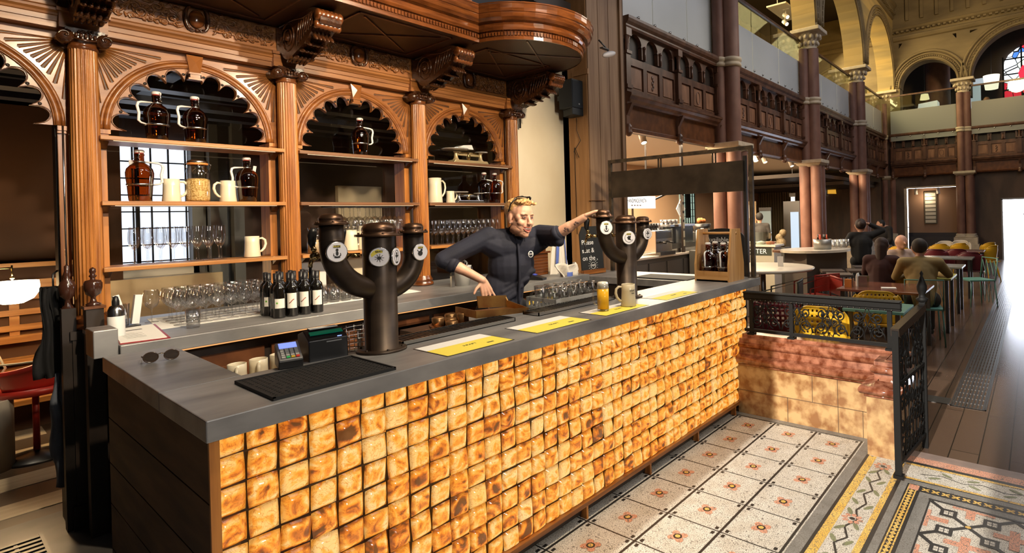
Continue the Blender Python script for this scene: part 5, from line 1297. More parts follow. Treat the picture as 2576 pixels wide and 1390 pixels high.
# towels hanging near the cream wall
tw = PM('tea_towel', (.74,.70,.64), .9); bl = PM('towel_blue', (.10,.16,.50), .9)
t = thing('tea_towel', 'white tea towel with blue stripe hanging before the cream wall', 'towel', (4.16,3.93,1.08))
def cloth(w, h, nx, nz, fn, mt, nm, par, th=.003):
    vs, fs = [], []
    for j in range(nz+1):
        for i in range(nx+1): vs.append(fn(i/nx, j/nz))
    fs = [(j*(nx+1)+i, j*(nx+1)+i+1, (j+1)*(nx+1)+i+1, (j+1)*(nx+1)+i) for j in range(nz) for i in range(nx)]
    b = MB(); b.smooth = True; b.add(vs, fs); o = b.build(nm, mt, par); md = o.modifiers.new('s','SOLIDIFY'); md.thickness = th; return o
cloth(.2,.45,20,12, lambda u,v: (.015+(u-.5)*(.10+.16*(1-v)), .03*sin(u*17+v*2)*(1-.5*v), .02+.44*v), tw, 'cloth', t)
cloth(.05,.3,4,8, lambda u,v: (-.02+(u-.5)*.04-.03*(1-v), -.035, .14+.27*v), bl, 'blue_stripe', t)
cloth(.02,.4,3,8, lambda u,v: (.07+(u-.5)*.012+.04*(1-v), -.035, .04+.36*v), bl, 'thin_stripe', t)
MB().tube([(-.03,.0,.46),(0,.02,.50),(.03,.0,.46)],.004,6).tube([(0,.02,.5),(.02,.55,.5)],.004,6).build('hook', dark_steel, t)
t = thing('folded_towel', 'crumpled white and blue towel below the hanging towel', 'towel', (4.05,3.70,1.055))
cloth(.2,.2,16,12, lambda u,v: ((u-.5)*(.24+.04*sin(v*9)), .05*sin(u*13+v*7), -.10+.28*v+.02*sin(u*9)), tw, 'cloth', t, .006)
cloth(.1,.1,6,6, lambda u,v: ((u-.5)*.09-.02, -.058+.01*sin(u*8), .01+.10*v), bl, 'blue_print', t)
# rack of beer steins
t = thing('glass_rack', 'grey plastic dishwasher rack behind the far drip tray', 'rack', (2.72,2.60,1.06), -.03)
b = MB(); b.box(0,.52,0,.30,0,.008)
for q in ((0,.52,0,.008),(0,.52,.292,.30),(0,.008,0,.30),(.512,.52,0,.30)): b.box(*q,0,.022); b.box(*q,.06,.085)
for k in range(14): b.box(.0+.039*k,.008+.039*k,0,.008,.02,.06).box(.0+.039*k,.008+.039*k,.292,.30,.02,.06)
for k in range(8): b.box(0,.008,.04*k,.04*k+.008,.02,.06)
b.build('frame', PM('rack_grey',(.34,.34,.33),.5), t)
sm_ = None
for i in range(5):
    for j in range(2):
        l = '%s upturned glass stein in the %s row of the grey rack' % (('first','second','third','fourth','fifth')[i], ('front','back')[j])
        o = mug((2.77+.098*i, 2.67+.13*j, 1.225), 2.2, l, .145, .036, 'upturned glass steins in the grey rack', glass, 'glass_stein', 'glass'); o.rotation_euler = (pi,0,2.2+i)
MB().box(2.2,3.3,2.56,3.0,1.03,1.058).build('sink_unit_top', zinc, bar)
# copper scale pan and tins
t = thing('brass_scoop_scale', 'old brass scale scoop standing behind the bar edge before the bartender', 'scales', (2.22,2.68,1.065))
b = MB(); b.add([(-.21,-.13,.08),(.20,-.13,.055),(.24,.12,.055),(-.17,.12,.08)],[(0,1,2,3)]); b.add([(-.17,.12,.08),(.24,.12,.055),(.24,.13,.13),(.0,.13,.155),(-.0,.12,.08)],[(4,1,2,3)]); b.add([(-.21,-.13,.08),(-.17,.12,.08),(-.17,.12,.115),(-.21,-.13,.115)],[(0,1,2,3)]).add([(-.21,-.13,.08),(.20,-.13,.055),(.20,-.13,.075),(-.21,-.13,.115)],[(0,1,2,3)])
b.add([(.20,-.13,.055),(.24,.12,.055),(.24,.13,.13),(.235,.10,.10),(.20,-.13,.075)],[(0,1,2,3,4)])
o = b.build('scoop_tray', PM('old_brass',(.42,.24,.08),.35,.85,(.30,.14,.05),(12,12,12)), t); md = o.modifiers.new('s','SOLIDIFY'); md.thickness = .008
MB().lathe([(.07,0),(.06,.01),(.02,.02),(.02,.05),(.05,.055)], n=20).build('stand', copper, t)
t = thing('tin_tray', 'octagonal copper tray with round tins left of the brass scoop', 'tray', (1.985,2.76,1.065), .2)
MB().lathe([(0,0),(.115,0),(.125,.03),(.115,.03),(.108,.008),(0,.008)], n=8).build('tray', copper, t)
for k,(a,b_,h) in enumerate(((.05,.045,.07),(-.05,.05,.065),(.055,-.045,.08),(-.045,-.05,.05),(0,0,.055))): MB().lathe([(0,.009),(.036,.009),(.036,h),(.030,h+.006),(0,h+.006)], (a,b_,0), 20).build('tin', PM('tin_copper',(.35,.19,.08),.35,.8), t)
tag(MB().box(1.8,2.2,2.56,3.0,1.03,1.062).build('ledge', dark_steel), 'dark ledge behind the bar carrying the brass scoop and tins', 'shelf')
# plates in a wire basket
t = thing('wire_basket', 'round wire basket of stacked glass dishes behind the near tap tower', 'basket', (1.42,2.68,1.03))
b = MB()
for k in range(7): b.tube([(.11*cos(a*pi/12),.11*sin(a*pi/12),.01+.022*k) for a in range(24)],.002,5,closed=True)
for k in range(16): b.tube([(.11*cos(k*pi/8),.11*sin(k*pi/8),0),(.115*cos(k*pi/8),.115*sin(k*pi/8),.15)],.002,5)
b.build('wires', steel, t)
tag(MB().box(1.32,1.8,2.53,2.9,1.0,1.03).build('ledge', dark_steel), 'dark ledge behind the near tap tower carrying the wire basket', 'shelf')
# low row of stoneware mugs under the bar
for k in range(5):
    mug((1.03+.105*k,3.22+.02*k,.875), -1.9, '%s cream mug on the low shelf in the serving aisle' % ('leftmost','second','third','fourth','rightmost')[k], .13, .042, 'low cream mugs in the aisle')
t = thing('low_shelf', 'low timber shelf unit in the serving aisle holding cream mugs', 'shelf', (0,0,0)); MB().box(.93,1.62,3.05,3.42,.84,.875).build('board', WOOD('aisle_shelf',(.16,.06,.02),(.26,.11,.04),0), t); MB().box(.93,1.62,3.05,3.42,0,.06).box(.93,.96,3.05,3.42,.06,.84).box(1.59,1.62,3.05,3.42,.06,.84).build('frame', dark_oak, t)
# chalkboard sign
t = thing('chalkboard', 'black chalkboard with white writing leaning on the counter by the pillar', 'sign', (4.46,3.70,ZT), -.14); t.rotation_euler = (.08*-1,0,-.10)
MB().box(-.16,.16,0,.015,.045,.42).prism([(-.16,.42),(.16,.42),(.11,.50),(-.11,.50)],0,.015,1).build('board', PM('slate_black',(.012,.013,.014),.6), t)
MB().box(-.16,.165,-.02,.03,0,.045).build('foot', oak_h, t)
chalk = PM('chalk', (.8,.8,.78), .9)
for s, z_, sz in (('Please',.33,.07),('seat &',.245,.07),('on the ,',.165,.07)): text(s, sz, chalk, (-.145,-.002,z_), (pi/2,0,0), t, align='LEFT')
b = MB(); b.tube([(-.0+.035*cos(a*pi/12),-.002,.085+.033*sin(a*pi/12)) for a in range(24)],.002,5,closed=True)
for k in (0,1,2,-1,-2,3): b.tube([((.05 if k%2 else .048)*cos(k*.4)*(1),-.002,.085+.05*sin(k*.4)),(.07*cos(k*.4),-.002,.085+.07*sin(k*.4))],.0016,4); b.tube([(-.05*cos(k*.4),-.002,.085+.05*sin(k*.4)),(-.07*cos(k*.4),-.002,.085+.07*sin(k*.4))],.0016,4)
b.build('chalk_emblem', chalk, t); text('MM', .035, chalk, (0,-.002,.085), (pi/2,0,0), t)
# beer glass and printed mug
t = thing('beer_glass', 'tall glass mug of golden beer with foam on the third placemat', 'glass', (2.70,2.17,ZT+.002), 2.75)
b = MB(); b.lathe([(0,.003),(.034,.003),(.036,.0),(.037,.014)], n=28).lathe([(.0372,.142),(.038,.182),(.0365,.182)], n=28); b.build('glass_body', glass, t)
b = MB(); b.lathe([(0,.014),(.0365,.014),(.0372,.14),(.0,.14)], n=24); beer = PM('beer', (.95,.50,.03), .1)
b.build('beer', beer, t); b = MB(); b.lathe([(0,.14),(.0345,.14),(.0348,.172),(.028,.182),(0,.186)], n=24); b.build('foam', PM('foam',(.88,.84,.72),.9), t)
b = MB(); b.tube([(.037,0,.135),(.062,0,.138),(.072,0,.12),(.070,0,.07),(.058,0,.045),(.037,0,.04)],.0055,8); b.build('handle', glass, t)
mg = mug((2.93,2.14,ZT+.002), 2.55, 'printed cream stoneware mug beside the beer glass on the placemat', .145, .045, None, PM('stein_cream',(.70,.60,.40),.3,coat=.4), 'printed_mug')
if 'group' in mg.keys(): del mg['group']
na = Vector((cos(1.92),sin(1.92),0)); text('KRAFT', .017, ink, (na.x*.0468,na.y*.0468,.105), na.to_track_quat('Z','Y').to_euler(), mg); MB().cbox((na.x*.0472,na.y*.0472,.088),(.001,.022,.004),1.92).build('small_print', ink, mg); 
# crate
cw = WOOD('crate_pine', (.50,.25,.08), (.66,.38,.15), 1, .45)
t = thing('bottle_crate', 'wooden carrier crate with rod handle on the far end of the bar', 'crate', (4.36,2.10,ZT))
MB().box(0,.30,.018,.322,0,.015).build('bottom', cw, t)
MB().box(0,.014,.018,.322,.0,.09).build('front_slat', cw, t); MB().box(.286,.30,.018,.322,.0,.09).build('rear_slat', cw, t)
for y in (0,.322): MB().prism([(0,0),(.30,0),(.30,.15),(.235,.46),(.065,.46),(0,.15)], y, y+.018, 1).build('end_board', WOOD('crate_pine_v',(.50,.25,.08),(.66,.38,.15),2,.45), t)
MB().tube([(.15,-.002,.42),(.15,.342,.42)],.012,12).build('rod_handle', cw, t)
growler((4.445,2.345,ZT+.016), .2, 'tagged growler bottle at the left in the wooden crate',True,1.0,'growlers in the wooden crate'); growler((4.445,2.195,ZT+.016), .2, 'tagged growler bottle at the right in the wooden crate',True,1.0,'growlers in the wooden crate')
growler((4.588,2.345,ZT+.016), pi, 'growler bottle in the rear of the wooden crate, left',False,1.0,'growlers in the wooden crate'); growler((4.588,2.195,ZT+.016), pi, 'growler bottle in the rear of the wooden crate, right',False,1.0,'growlers in the wooden crate')
# hanging sign frame at the bar end
rust = PM('rusty_steel', (.05,.04,.03), .5, .6, (.14,.10,.06), (12,12,12), .1, 5)
t = thing('sign_frame', 'rusty square tube frame with blank steel sign board over the bar end', 'sign frame', (4.80,2.07,ZT))
MB().box(-.018,.018,-.018,.018,0,1.215).box(-.04,.04,-.04,.04,0,.006).build('front_post', rust, t); MB().box(-.018,.018,1.62,1.656,0,1.215).build('rear_post', rust, t)
MB().box(-.018,.018,.018,1.62,1.179,1.215).build('top_bar', rust, t); MB().box(.02,.05,.06,.09,0,1.13).build('inner_post', dark_steel, t)
MB().box(-.012,.012,.075,1.62,.80,1.085).build('sign_board', PM('blank_steel_sign',(.045,.035,.025),.42,.5,(.085,.065,.045),(5,5,5),.05,6), t)
for y in (.35,.97,): MB().box(-.006,.006,y,y+.014,1.085,1.18).box(-.006,.006,y+.03,y+.044,1.085,1.18).build('hanger', rust, t)
# arched chalkboard behind the crate
t = thing('arched_chalkboard', 'arched black chalkboard menu standing behind the wooden crate', 'sign', (5.25,2.60,0), 0)
b = MB(); b.prism([(-.25,0),(.25,0),(.25,1.45)]+[(.25*cos(a*pi/12),1.45+.10*sin(a*pi/12)) for a in range(1,12)]+[(-.25,1.45)], -.01, .01, 0); b.build('board', PM('slate_black2',(.014,.014,.015),.5), t)
rz = (pi/2,0,-pi/2)
for s, z_, y_, sz in (('Available',1.43,.05,.07),('AROMI',1.24,.10,.07),('R',1.25,-.20,.06),('E',1.17,-.20,.06)): text(s, sz, chalk, (-.0115,y_,z_), rz, t)
# ================= PEOPLE =================
V = Vector
def cap(g, p, q, r0, r1, n=12):
    p, q = V(p), V(q); d = (q-p); L = d.length; t = d.normalized() if L > 1e-6 else V((0,0,1)); M = t.to_track_quat('Z','Y').to_matrix(); prof = []
    for i in range(5): a = -pi/2+pi/2*i/4; prof.append((max(r0*cos(a),1e-5), r0*sin(a)))
    for i in range(5): a = pi/2*i/4; prof.append((max(r1*cos(a),1e-5), L+r1*sin(a)))
    g.lathe(prof, p, n, M=M)
def fig(g, name, mat, parent, voxel=.006, smooth=3):
    o = g.build(name, mat, parent); m = o.modifiers.new('r','REMESH'); m.mode = 'VOXEL'; m.voxel_size = voxel; m.use_smooth_shade = True
    if smooth: s = o.modifiers.new('s','SMOOTH'); s.iterations = smooth; s.factor = .5
    return o
def hand(g, w, d, n, s=1, curl=(.3,.35,.4,.5), thumb=None, size=1.0, spread=.12):
    """palm, four fingers with three bones each and a thumb; d = direction, n = back-of-hand normal, s = thumb side"""
    d = V(d).normalized(); n = V(n); n = (n-d*n.dot(d)).normalized(); x = d.cross(n)*s; w = V(w); S = size
    for k in range(4):
        u = (-.030+.020*k)*S; cap(g, w+x*u*.55+d*.012*S, w+x*u+d*.075*S, .013*S, .011*S, 10)
    for k in range(4):
        u = (-.030+.020*k)*S; L = (.040,.047,.050,.044)[k]*S; p = w+x*u+d*.080*S; a = 0; dd = (d+x*spread*(k-1.5)*.8).normalized()
        for b in range(3):
            a += curl[k]*(.7 if b == 0 else 1.1); v = dd*cos(a)-n*sin(a); q = p+v*L*(1,.62,.5)[b]; cap(g, p, q, (.0088-.0008*b)*S, (.0083-.0010*b)*S, 10); p = q
    tb = thumb or (.9,.35); p = w+x*.024*S+d*.020*S; v = (x*tb[0]+d*(1-tb[0]*.4)-n*tb[1]).normalized(); q = p+v*.045*S; cap(g,p,q,.0125*S,.0098*S,10); v2 = (v+d*.5-n*.2).normalized(); q2 = q+v2*.030*S; cap(g,q,q2,.0098*S,.0085*S,10)
skin = PM('skin', (.62,.33,.22), .45, 0, (.70,.40,.28), (18,18,18)); 
# ---- bartender ----
def bartender():
    t = thing('person', 'man in navy rolled sleeve shirt leaning on the far tap tower and smiling', 'person', (0,0,0))
    LS, RS = V((2.935,2.955,1.585)), V((2.545,3.07,1.58)); EL, WL = V((2.872,2.70,1.590)), V((2.925,2.50,1.700)); ER, WR = V((2.275,3.22,1.435)), V((2.455,3.035,1.285))
    s = (LS-RS).normalized(); f = V((s.y,-s.x,0)).normalized(); P0 = V((2.655,3.07,1.02)); C0 = V((2.715,3.03,1.40)); N0 = V((2.735,3.0,1.60)); HC = V((2.705,2.92,1.703))
    # skin body
    g = MB(); cap(g, P0, C0-f*.02, .085, .085); cap(g, C0-f*.02, N0, .085, .056); cap(g, N0, HC-V((0,0,.06)), .057, .052)
    cap(g, N0-V((0,0,.02)), LS, .05, .052); cap(g, N0-V((0,0,.02)), RS, .05, .052)
    cap(g, LS, EL, .052, .043); cap(g, EL, WL, .044, .027); cap(g, EL.lerp(WL,.1), EL.lerp(WL,.45), .043, .040)
    cap(g, RS, ER, .052, .043); cap(g, ER, WR, .044, .027); cap(g, ER.lerp(WR,.1), ER.lerp(WR,.45), .043, .040)
    for q in (-1,1):
        h = P0+s*q*.10; k = h+V((.0,.0,-.46)); a = V((k.x,k.y+.02,.09)); cap(g,h,k,.085,.058); cap(g,k,a,.056,.04); cap(g,a+V((0,.02,-.04)),a+f*.17+V((0,0,-.055)),.038,.032)
    hand(g, WL+V((0,0,.012)), V((.075,-.085,.040)), V((-.2,.2,1)), -1, (.38,.42,.46,.5), (.7,.7), 1.12)
    hand(g, WR, V((.16,-.22,-.85)), V((-.45,-.8,.1)), 1, (.10,.14,.18,.22), (1.1,-.5), 1.08, .2)
    # head prims
    az = RAD(268); F = V((cos(az),sin(az),-.10)).normalized(); U0 = V((.05,0,1)); X = F.cross(U0).normalized(); U = X.cross(F).normalized(); M = Matrix((X,F,U)).transposed(); S = 1.13
    def H(x,y,z): return HC+M@V((x*S,y*S,z*S))
    def E(x,y,z,r,mm=None,gg=None): (gg or g).sphere(H(x,y,z), tuple(q*S for q in r), 16, 10, M=M@(mm or Matrix.Identity(3)))
    E(0,-.020,.045,(.075,.095,.080)); E(0,.022,.035,(.066,.066,.076)); E(0,.018,-.025,(.063,.068,.070)); E(0,.030,-.055,(.050,.056,.052)); E(0,.062,-.095,(.024,.024,.020)); E(0,.045,-.085,(.038,.034,.026))
    for q in (-1,1):
        E(q*.036,.058,-.022,(.026,.026,.024)); E(q*.030,.070,.032,(.024,.018,.009)); E(q*.043,.014,-.058,(.019,.046,.028)); E(q*.040,.048,-.048,(.018,.024,.020))
        E(q*.073,-.008,.0,(.009,.018,.030)); E(q*.071,-.004,-.025,(.009,.010,.013)); E(q*.052,.045,.010,(.016,.022,.024))
    cap(g,H(0,.082,.022),H(0,.103,-.020),.0085*S,.0125*S); E(0,.098,-.024,(.019,.013,.010)); E(0,.078,-.040,(.026,.016,.012)); E(0,.072,-.082,(.026,.016,.008))
    fig(g, 'body', skin, t, .0045, 9)
    # face details
    lips = PM('lips', (.52,.17,.13), .4)
    g = MB(); g.tube([H(x,.0925-x*x*20,-.050+x*x*9) for x in [-.031,-.02,-.01,0,.01,.02,.031]], [.002,.0035,.0045,.004,.0045,.0035,.002], 8)
    g.tube([H(x,.089-x*x*17,-.0745+x*x*25) for x in [-.029,-.02,-.01,0,.01,.02,.029]], [.002,.0045,.0055,.006,.0055,.0045,.002], 8); g.build('lips', lips, t)
    g = MB(); E(0,.079,-.061,(.026,.010,.0115)); g.build('mouth', PM('mouth_dark',(.18,.02,.02),.5), t)
    g = MB(); E(0,.0825,-.0565,(.0225,.0085,.0045)); g.build('teeth', PM('teeth',(.85,.82,.74),.3), t)
    g = MB(); E(0,.0800,-.0680,(.014,.008,.004)); g.build('tongue', lips, t)
    for q in (-1,1):
        g = MB(); E(q*.030,.0765,.014,(.0125,.009,.0042)); e = g.build('eye', PM('eye_white',(.60,.54,.50),.3), t)
        g = MB(); E(q*.030+.0015,.0840,.014,(.0048,.0028,.0038)); g.build('iris', PM('iris',(.03,.045,.06),.2), e)
        g = MB(); g.tube([H(q*.012,.0885,.030),H(q*.030,.0885,.036),H(q*.047,.075,.030)],[.0025,.0035,.002],6); g.build('eyebrow', PM('ginger_brow',(.38,.20,.10),.8), t)
        g = MB(); g.tube([H(q*.017,.0825,.0165),H(q*.030,.0855,.0195),H(q*.043,.077,.0150)],.0024,6); g.tube([H(q*.018,.0815,.0105),H(q*.030,.084,.0085),H(q*.042,.076,.0110)],.0022,6); g.build('eyelid', PM('lid_skin',(.46,.22,.15),.5), t)
    # stubble and hair
    g = MB(); E(0,.0315,-.0565,(.0500,.0555,.0515)); E(0,.0620,-.0960,(.0245,.0245,.0200)); E(0,.0455,-.0860,(.0385,.0345,.0262))
    for q in (-1,1): E(q*.0455,.018,-.063,(.0203,.0453,.0280))
    sb = fig(g, 'stubble', PM('ginger_stubble',(.53,.27,.17),.7,0,(.62,.34,.23),(60,60,60)), t, .004, 9)
    g = MB(); rnd = random.Random(8)
    E(0,-.030,.056,(.0775,.092,.078)); E(0,.0,.100,(.060,.076,.034))
    for i in range(90):
        a = rnd.uniform(-1,1); b = rnd.uniform(-.9,1); c = H(a*.054,b*.066,.120-.016*a*a-.006*abs(b)); d_ = M@V((rnd.uniform(-.6,.9),rnd.uniform(-.1,.9),rnd.uniform(.1,.7))).normalized()
        e_ = c+d_*rnd.uniform(.006,.016); cap(g, c, e_, .010, .008, 8); cap(g, e_, e_+M@V((.007,.006,-.008)), .008, .005, 8)
    o = fig(g, 'hair', PM('ginger_hair',(.42,.21,.07),.5,0,(.72,.44,.19),(70,70,70),.5), t, .004, 1)
    g = MB()
    for q in (-1,1):
        ls = [(q*.008,.040,.140),(q*.030,.044,.144),(q*.056,.030,.136),(q*.060,.008,.126),(q*.034,.010,.138),(q*.010,.016,.140)]
        g.tube([H(*p) for p in ls],.0042,6,closed=True); g.add([H(*p) for p in ls],[(0,1,2,3,4,5)])
        g.tube([H(q*.060,.020,.130),H(q*.080,.0,.090),H(q*.080,-.018,.040)],.005,6)
    g.tube([H(-.010,.034,.141),H(.010,.034,.141)],.004,6); sgl = g.build('sunglasses', blackp, None); tag(sgl, 'dark sunglasses pushed up on the bartender hair', 'glasses')
    # clothes
    nav = PM('navy_shirt', (.006,.007,.018), .8, 0, (.010,.012,.028), (5,5,9), .35, 4, bscale=(9,9,14))
    g = MB(); 
    def tor(c, rx, ry, rz): g.sphere(c,(rx,ry,rz),20,12,M=Matrix((s,V((-s.y,s.x,0)),V((0,0,1)))).transposed())
    tor(P0+V((0,0,.02)),.185,.125,.16); tor(P0+V((0.01,0,.17)),.160,.112,.17); tor(C0+V((0,0,-.03)),.178,.118,.20); tor(C0+V((0,0,.10)),.205,.115,.11); cap(g,LS+V((0,0,-.01)),RS+V((0,0,-.01)),.066,.066); cap(g,N0-s*.09-V((0,0,.03)),N0+s*.09-V((0,0,.03)),.058,.058); cap(g,N0-V((0,0,.05)),N0+V((0,0,.0)),.085,.064)
    cap(g,C0+V((0,0,.05)),LS-V((0,0,.05)),.11,.08); cap(g,C0+V((0,0,.05)),RS-V((0,0,.05)),.11,.08)
    cap(g, LS, EL.lerp(WL,-.02), .072, .058); cap(g, RS, ER, .074, .062); cap(g, ER, ER.lerp(WR,.22), .060, .056); cap(g, LS-V((0,0,.05)), EL-V((0,0,.03)), .05, .045)
    for k in range(5): cap(g, LS.lerp(EL,.15+.2*k)+V((0,-.01,.0)), LS.lerp(EL,.22+.2*k)+V((.0,.0,-.055)), .045,.040)
    for k in range(4): cap(g, C0+s*(.13-.05*k)+f*.085+V((0,0,-.08-.05*k)), C0+s*(-.08-.03*k)+f*.075+V((0,0,-.16-.05*k)), .022, .014)
    fig(g, 'shirt', nav, t, .0065, 4)
    for (p, q, r) in ((EL, WL, .058), (ER.lerp(WR,.24), WR, .057)):
        g = MB(); d_ = (q-p).normalized(); Mm = d_.to_track_quat('Z','Y').to_matrix(); g.lathe([(r-.012,-.03),(r,-.028),(r+.004,-.01),(r+.002,.012),(r-.01,.014)], p, 20, M=Mm); g.build('rolled_cuff', nav, t)
    g = MB()
    for q in (-1,1):
        c = N0+V((0,0,.025)); g.add([c+s*q*.062-f*.02+V((0,0,.02)), c+s*q*.045+f*.055+V((0,0,.0)), c+s*q*.035+f*.085+V((0,0,-.085)), c+s*q*.085+f*.045+V((0,0,-.05)), c+s*q*.085-f*.02+V((0,0,-.03))],[(0,1,2,3,4)])
    o = g.build('collar', nav, t); md = o.modifiers.new('s','SOLIDIFY'); md.thickness = .006
    g = MB(); g.tube([C0+f*(.118+.012*sin(i*.5))+V((0,0,.13-.05*i)) for i in range(10)],.010,6); g.build('placket', nav, t)
    lg = C0+s*.095+f*.123+V((0,0,.045)); Ml = (f+s*.25).normalized().to_track_quat('Z','Y').to_matrix()
    g = MB(); g.lathe([(.019,0),(.024,0),(.024,.003),(.019,.003)], lg, 24, M=Ml); o = g.build('shirt_badge', white, t)
    text('VAV', .018, white, lg+f*.004, Ml.to_euler(), o)
    g = MB(); tr = PM('dark_trousers', (.012,.012,.016), .8)
    for q in (-1,1):
        h = P0+s*q*.09; k = h+V((.0,.0,-.46)); a = V((k.x,k.y+.02,.09)); cap(g,h,k,.105,.075); cap(g,k,a,.074,.06)
    cap(g,P0-s*.08,P0+s*.08,.13,.13); fig(g, 'trousers', tr, t, .01, 2)
    g = MB()
    for q in (-1,1): k = P0+s*q*.10+V((0,.02,0)); a = V((k.x,k.y,.045)); cap(g,a,a+f*.18,.05,.042)
    fig(g, 'shoes', blackp, t, .01, 2)
    # tattoos on the forearm
    g = MB(); d_ = (WL-EL).normalized(); vw = V((-.68,-.73,0)).normalized(); sd = d_.cross(vw).normalized(); nn = sd.cross(d_).normalized()
    if nn.dot(vw) < 0: nn = -nn
    for i,(u,v) in enumerate(((.30,.1),(.36,-.2),(.42,.15),(.47,-.35),(.40,.45),(.68,.1),(.74,-.1),(.78,.25))):
        c = EL.lerp(WL,u); r = .0445-(.012*u if u > .45 else 0)-.0052; off = nn*math.sqrt(1-v*v)*r+sd*v*r
        g.sphere(c+off,(.010,.010,.0012),8,5,M=(off.normalized()).to_track_quat('Z','Y').to_matrix())
    g.build('tattoo', PM('tattoo_ink',(.22,.13,.11),.6), t)
bartender()
# ---- guests in the hall ----
def person(label, J, top, bottom, hairc, skinc=(.45,.24,.16), bald=False, sc=1.0, bun=False, face_az=0, coat=False, group=None):
    """J: dict of joints in world space"""
    t = thing('person', label, 'person', (0,0,0)); sk = PM('skin_%d' % int(skinc[0]*100), skinc, .5)
    J = {k: V(v) for k, v in J.items()}; c, n, h, p = J['chest'], J['neck'], J['head'], J['pelvis']
    f = V((cos(face_az),sin(face_az),0)); s = V((-f.y,f.x,0))
    g = MB(); cap(g,p,c,.11*sc,.12*sc); cap(g,c,n,.11*sc,.055*sc); cap(g,n,h-V((0,0,.04)),.052*sc,.05*sc); g.sphere(h,(.082*sc,.092*sc,.11*sc),14,10); cap(g,h+f*.03-V((0,0,.06)),h+f*.05-V((0,0,.07)),.05*sc,.035*sc); cap(g,h+f*.085,h+f*.105-V((0,0,.025)),.010,.012)
    for q in (1,-1): g.sphere(h+s*q*.085*sc,(.015,.018,.03),8,6)
    for q, L in ((1,'l'),(-1,'r')):
        sh, e, w = J['sh'+L], J['el'+L], J['wr'+L]; cap(g,sh,e,.05*sc,.04*sc); cap(g,e,w,.04*sc,.027*sc); d = (w-e).normalized(); hand(g, w, d, V((0,0,1)) if abs(d.z) < .8 else f, q, size=sc)
        hp, k, a = J['hi'+L], J['kn'+L], J['an'+L]; cap(g,hp,k,.08*sc,.055*sc); cap(g,k,a,.052*sc,.038*sc); cap(g,a,a+f*.14+V((0,0,-.03)),.038*sc,.03*sc)
    fig(g, 'body', sk, t, .012, 2)
    mt = PM('cloth_%d_%d' % (int(top[0]*999), int(top[2]*999)), top, .85); g = MB()
    Ms = Matrix((s,-f,V((0,0,1)))).transposed()
    g.sphere(p.lerp(c,.5),(.18*sc,.13*sc,.22*sc),14,10,M=Ms); g.sphere(c,(.20*sc,.13*sc,.18*sc),14,10,M=Ms); cap(g,J['shl'],J['shr'],.075*sc,.075*sc); cap(g,p,c,.155*sc,.15*sc); cap(g,c,n-V((0,0,.03)),.12*sc,.075*sc)
    for L in 'lr': cap(g,J['sh'+L],J['el'+L],.07*sc,.055*sc); cap(g,J['el'+L],J['el'+L].lerp(J['wr'+L],.85),.056*sc,.042*sc)
    if coat: cap(g,p+V((0,0,.05)),p+V((0,0,-.25)),.17*sc,.19*sc)
    fig(g, 'top', mt, t, .014, 3)
    g = MB()
    for L in 'lr': cap(g,J['hi'+L],J['kn'+L],.10*sc,.07*sc); cap(g,J['kn'+L],J['an'+L]+V((0,0,.03)),.068*sc,.055*sc)
    cap(g,J['hil'],J['hir'],.115*sc,.115*sc); fig(g, 'trousers', PM('tr_%d' % int(bottom[0]*999), bottom, .85), t, .014, 2)
    g = MB()
    for L in 'lr': cap(g,J['an'+L]-V((0,0,.035)),J['an'+L]+f*.17-V((0,0,.04)),.045*sc,.04*sc)
    fig(g, 'shoes', blackp, t, .012, 2)
    if not bald:
        g = MB(); g.sphere(h-f*.022+V((0,0,.025)),(.090*sc,.095*sc,.105*sc),14,10)
        if bun: g.sphere(h-f*.11+V((0,0,.03)),.055,12,8)
        if coat == 'long': cap(g,h-f*.05,h-f*.09-V((0,0,.20)),.08,.07)
        fig(g, 'hair', PM('hair_%d' % int(hairc[0]*999), hairc, .7), t, .01, 2)
    return t
def standing(x, y, az, H, fold=None):
    f = V((cos(az),sin(az),0)); s = V((-f.y,f.x,0)); o = V((x,y,0)); k = H/1.75
    def at(a, b, z): return o+s*a*k+f*b*k+V((0,0,z*k))
    J = dict(pelvis=at(0,0,.95), chest=at(0,0,1.28), neck=at(0,0,1.47), head=at(0,.02,1.63))
    for q, L in ((1,'l'),(-1,'r')):
        J['sh'+L] = at(.18*q,0,1.42); J['el'+L] = at(.24*q,.0,1.14); J['wr'+L] = at(.20*q,.16,.94); J['hi'+L] = at(.09*q,0,.90); J['kn'+L] = at(.10*q,.02,.48); J['an'+L] = at(.10*q,-.01,.08)
    return J, at
def seated(x, y, az, zs=.46, lean=.08, k=1.0):
    f = V((cos(az),sin(az),0)); s = V((-f.y,f.x,0)); o = V((x,y,zs-.46))
    def at(a, b, z): return o+s*a*k+f*b*k+V((0,0,z))
    J = dict(pelvis=at(0,0,.56), chest=at(0,lean,.88), neck=at(0,lean+.03,1.06), head=at(0,lean+.07,1.19))
    for q, L in ((1,'l'),(-1,'r')):
        J['sh'+L] = at(.18*q,lean,1.00); J['el'+L] = at(.25*q,lean+.12,.80); J['wr'+L] = at(.14*q,lean+.34,.80); J['hi'+L] = at(.09*q,.02,.54); J['kn'+L] = at(.12*q,.42,.52); J['an'+L] = at(.12*q,.40,.09)
    return J, at
J, at = standing(13.0, 5.42, .55, 1.70); person('man in grey suit jacket seen from behind at the hall food counter', J, (.045,.042,.04), (.012,.012,.012), (.012,.010,.009), face_az=.55, coat=True)
J, at = standing(10.55, 2.50, .4, 1.53); J['elr'] = at(-.42,.05,1.52); J['wrr'] = at(-.16,.06,1.66); J['ell'] = at(.34,.0,1.2); J['wrl'] = at(.40,.1,1.0)
person('woman in black standing behind the high white table with hand to her head', J, (.006,.006,.007), (.007,.007,.008), (.02,.008,.006), face_az=.4, bun=True)
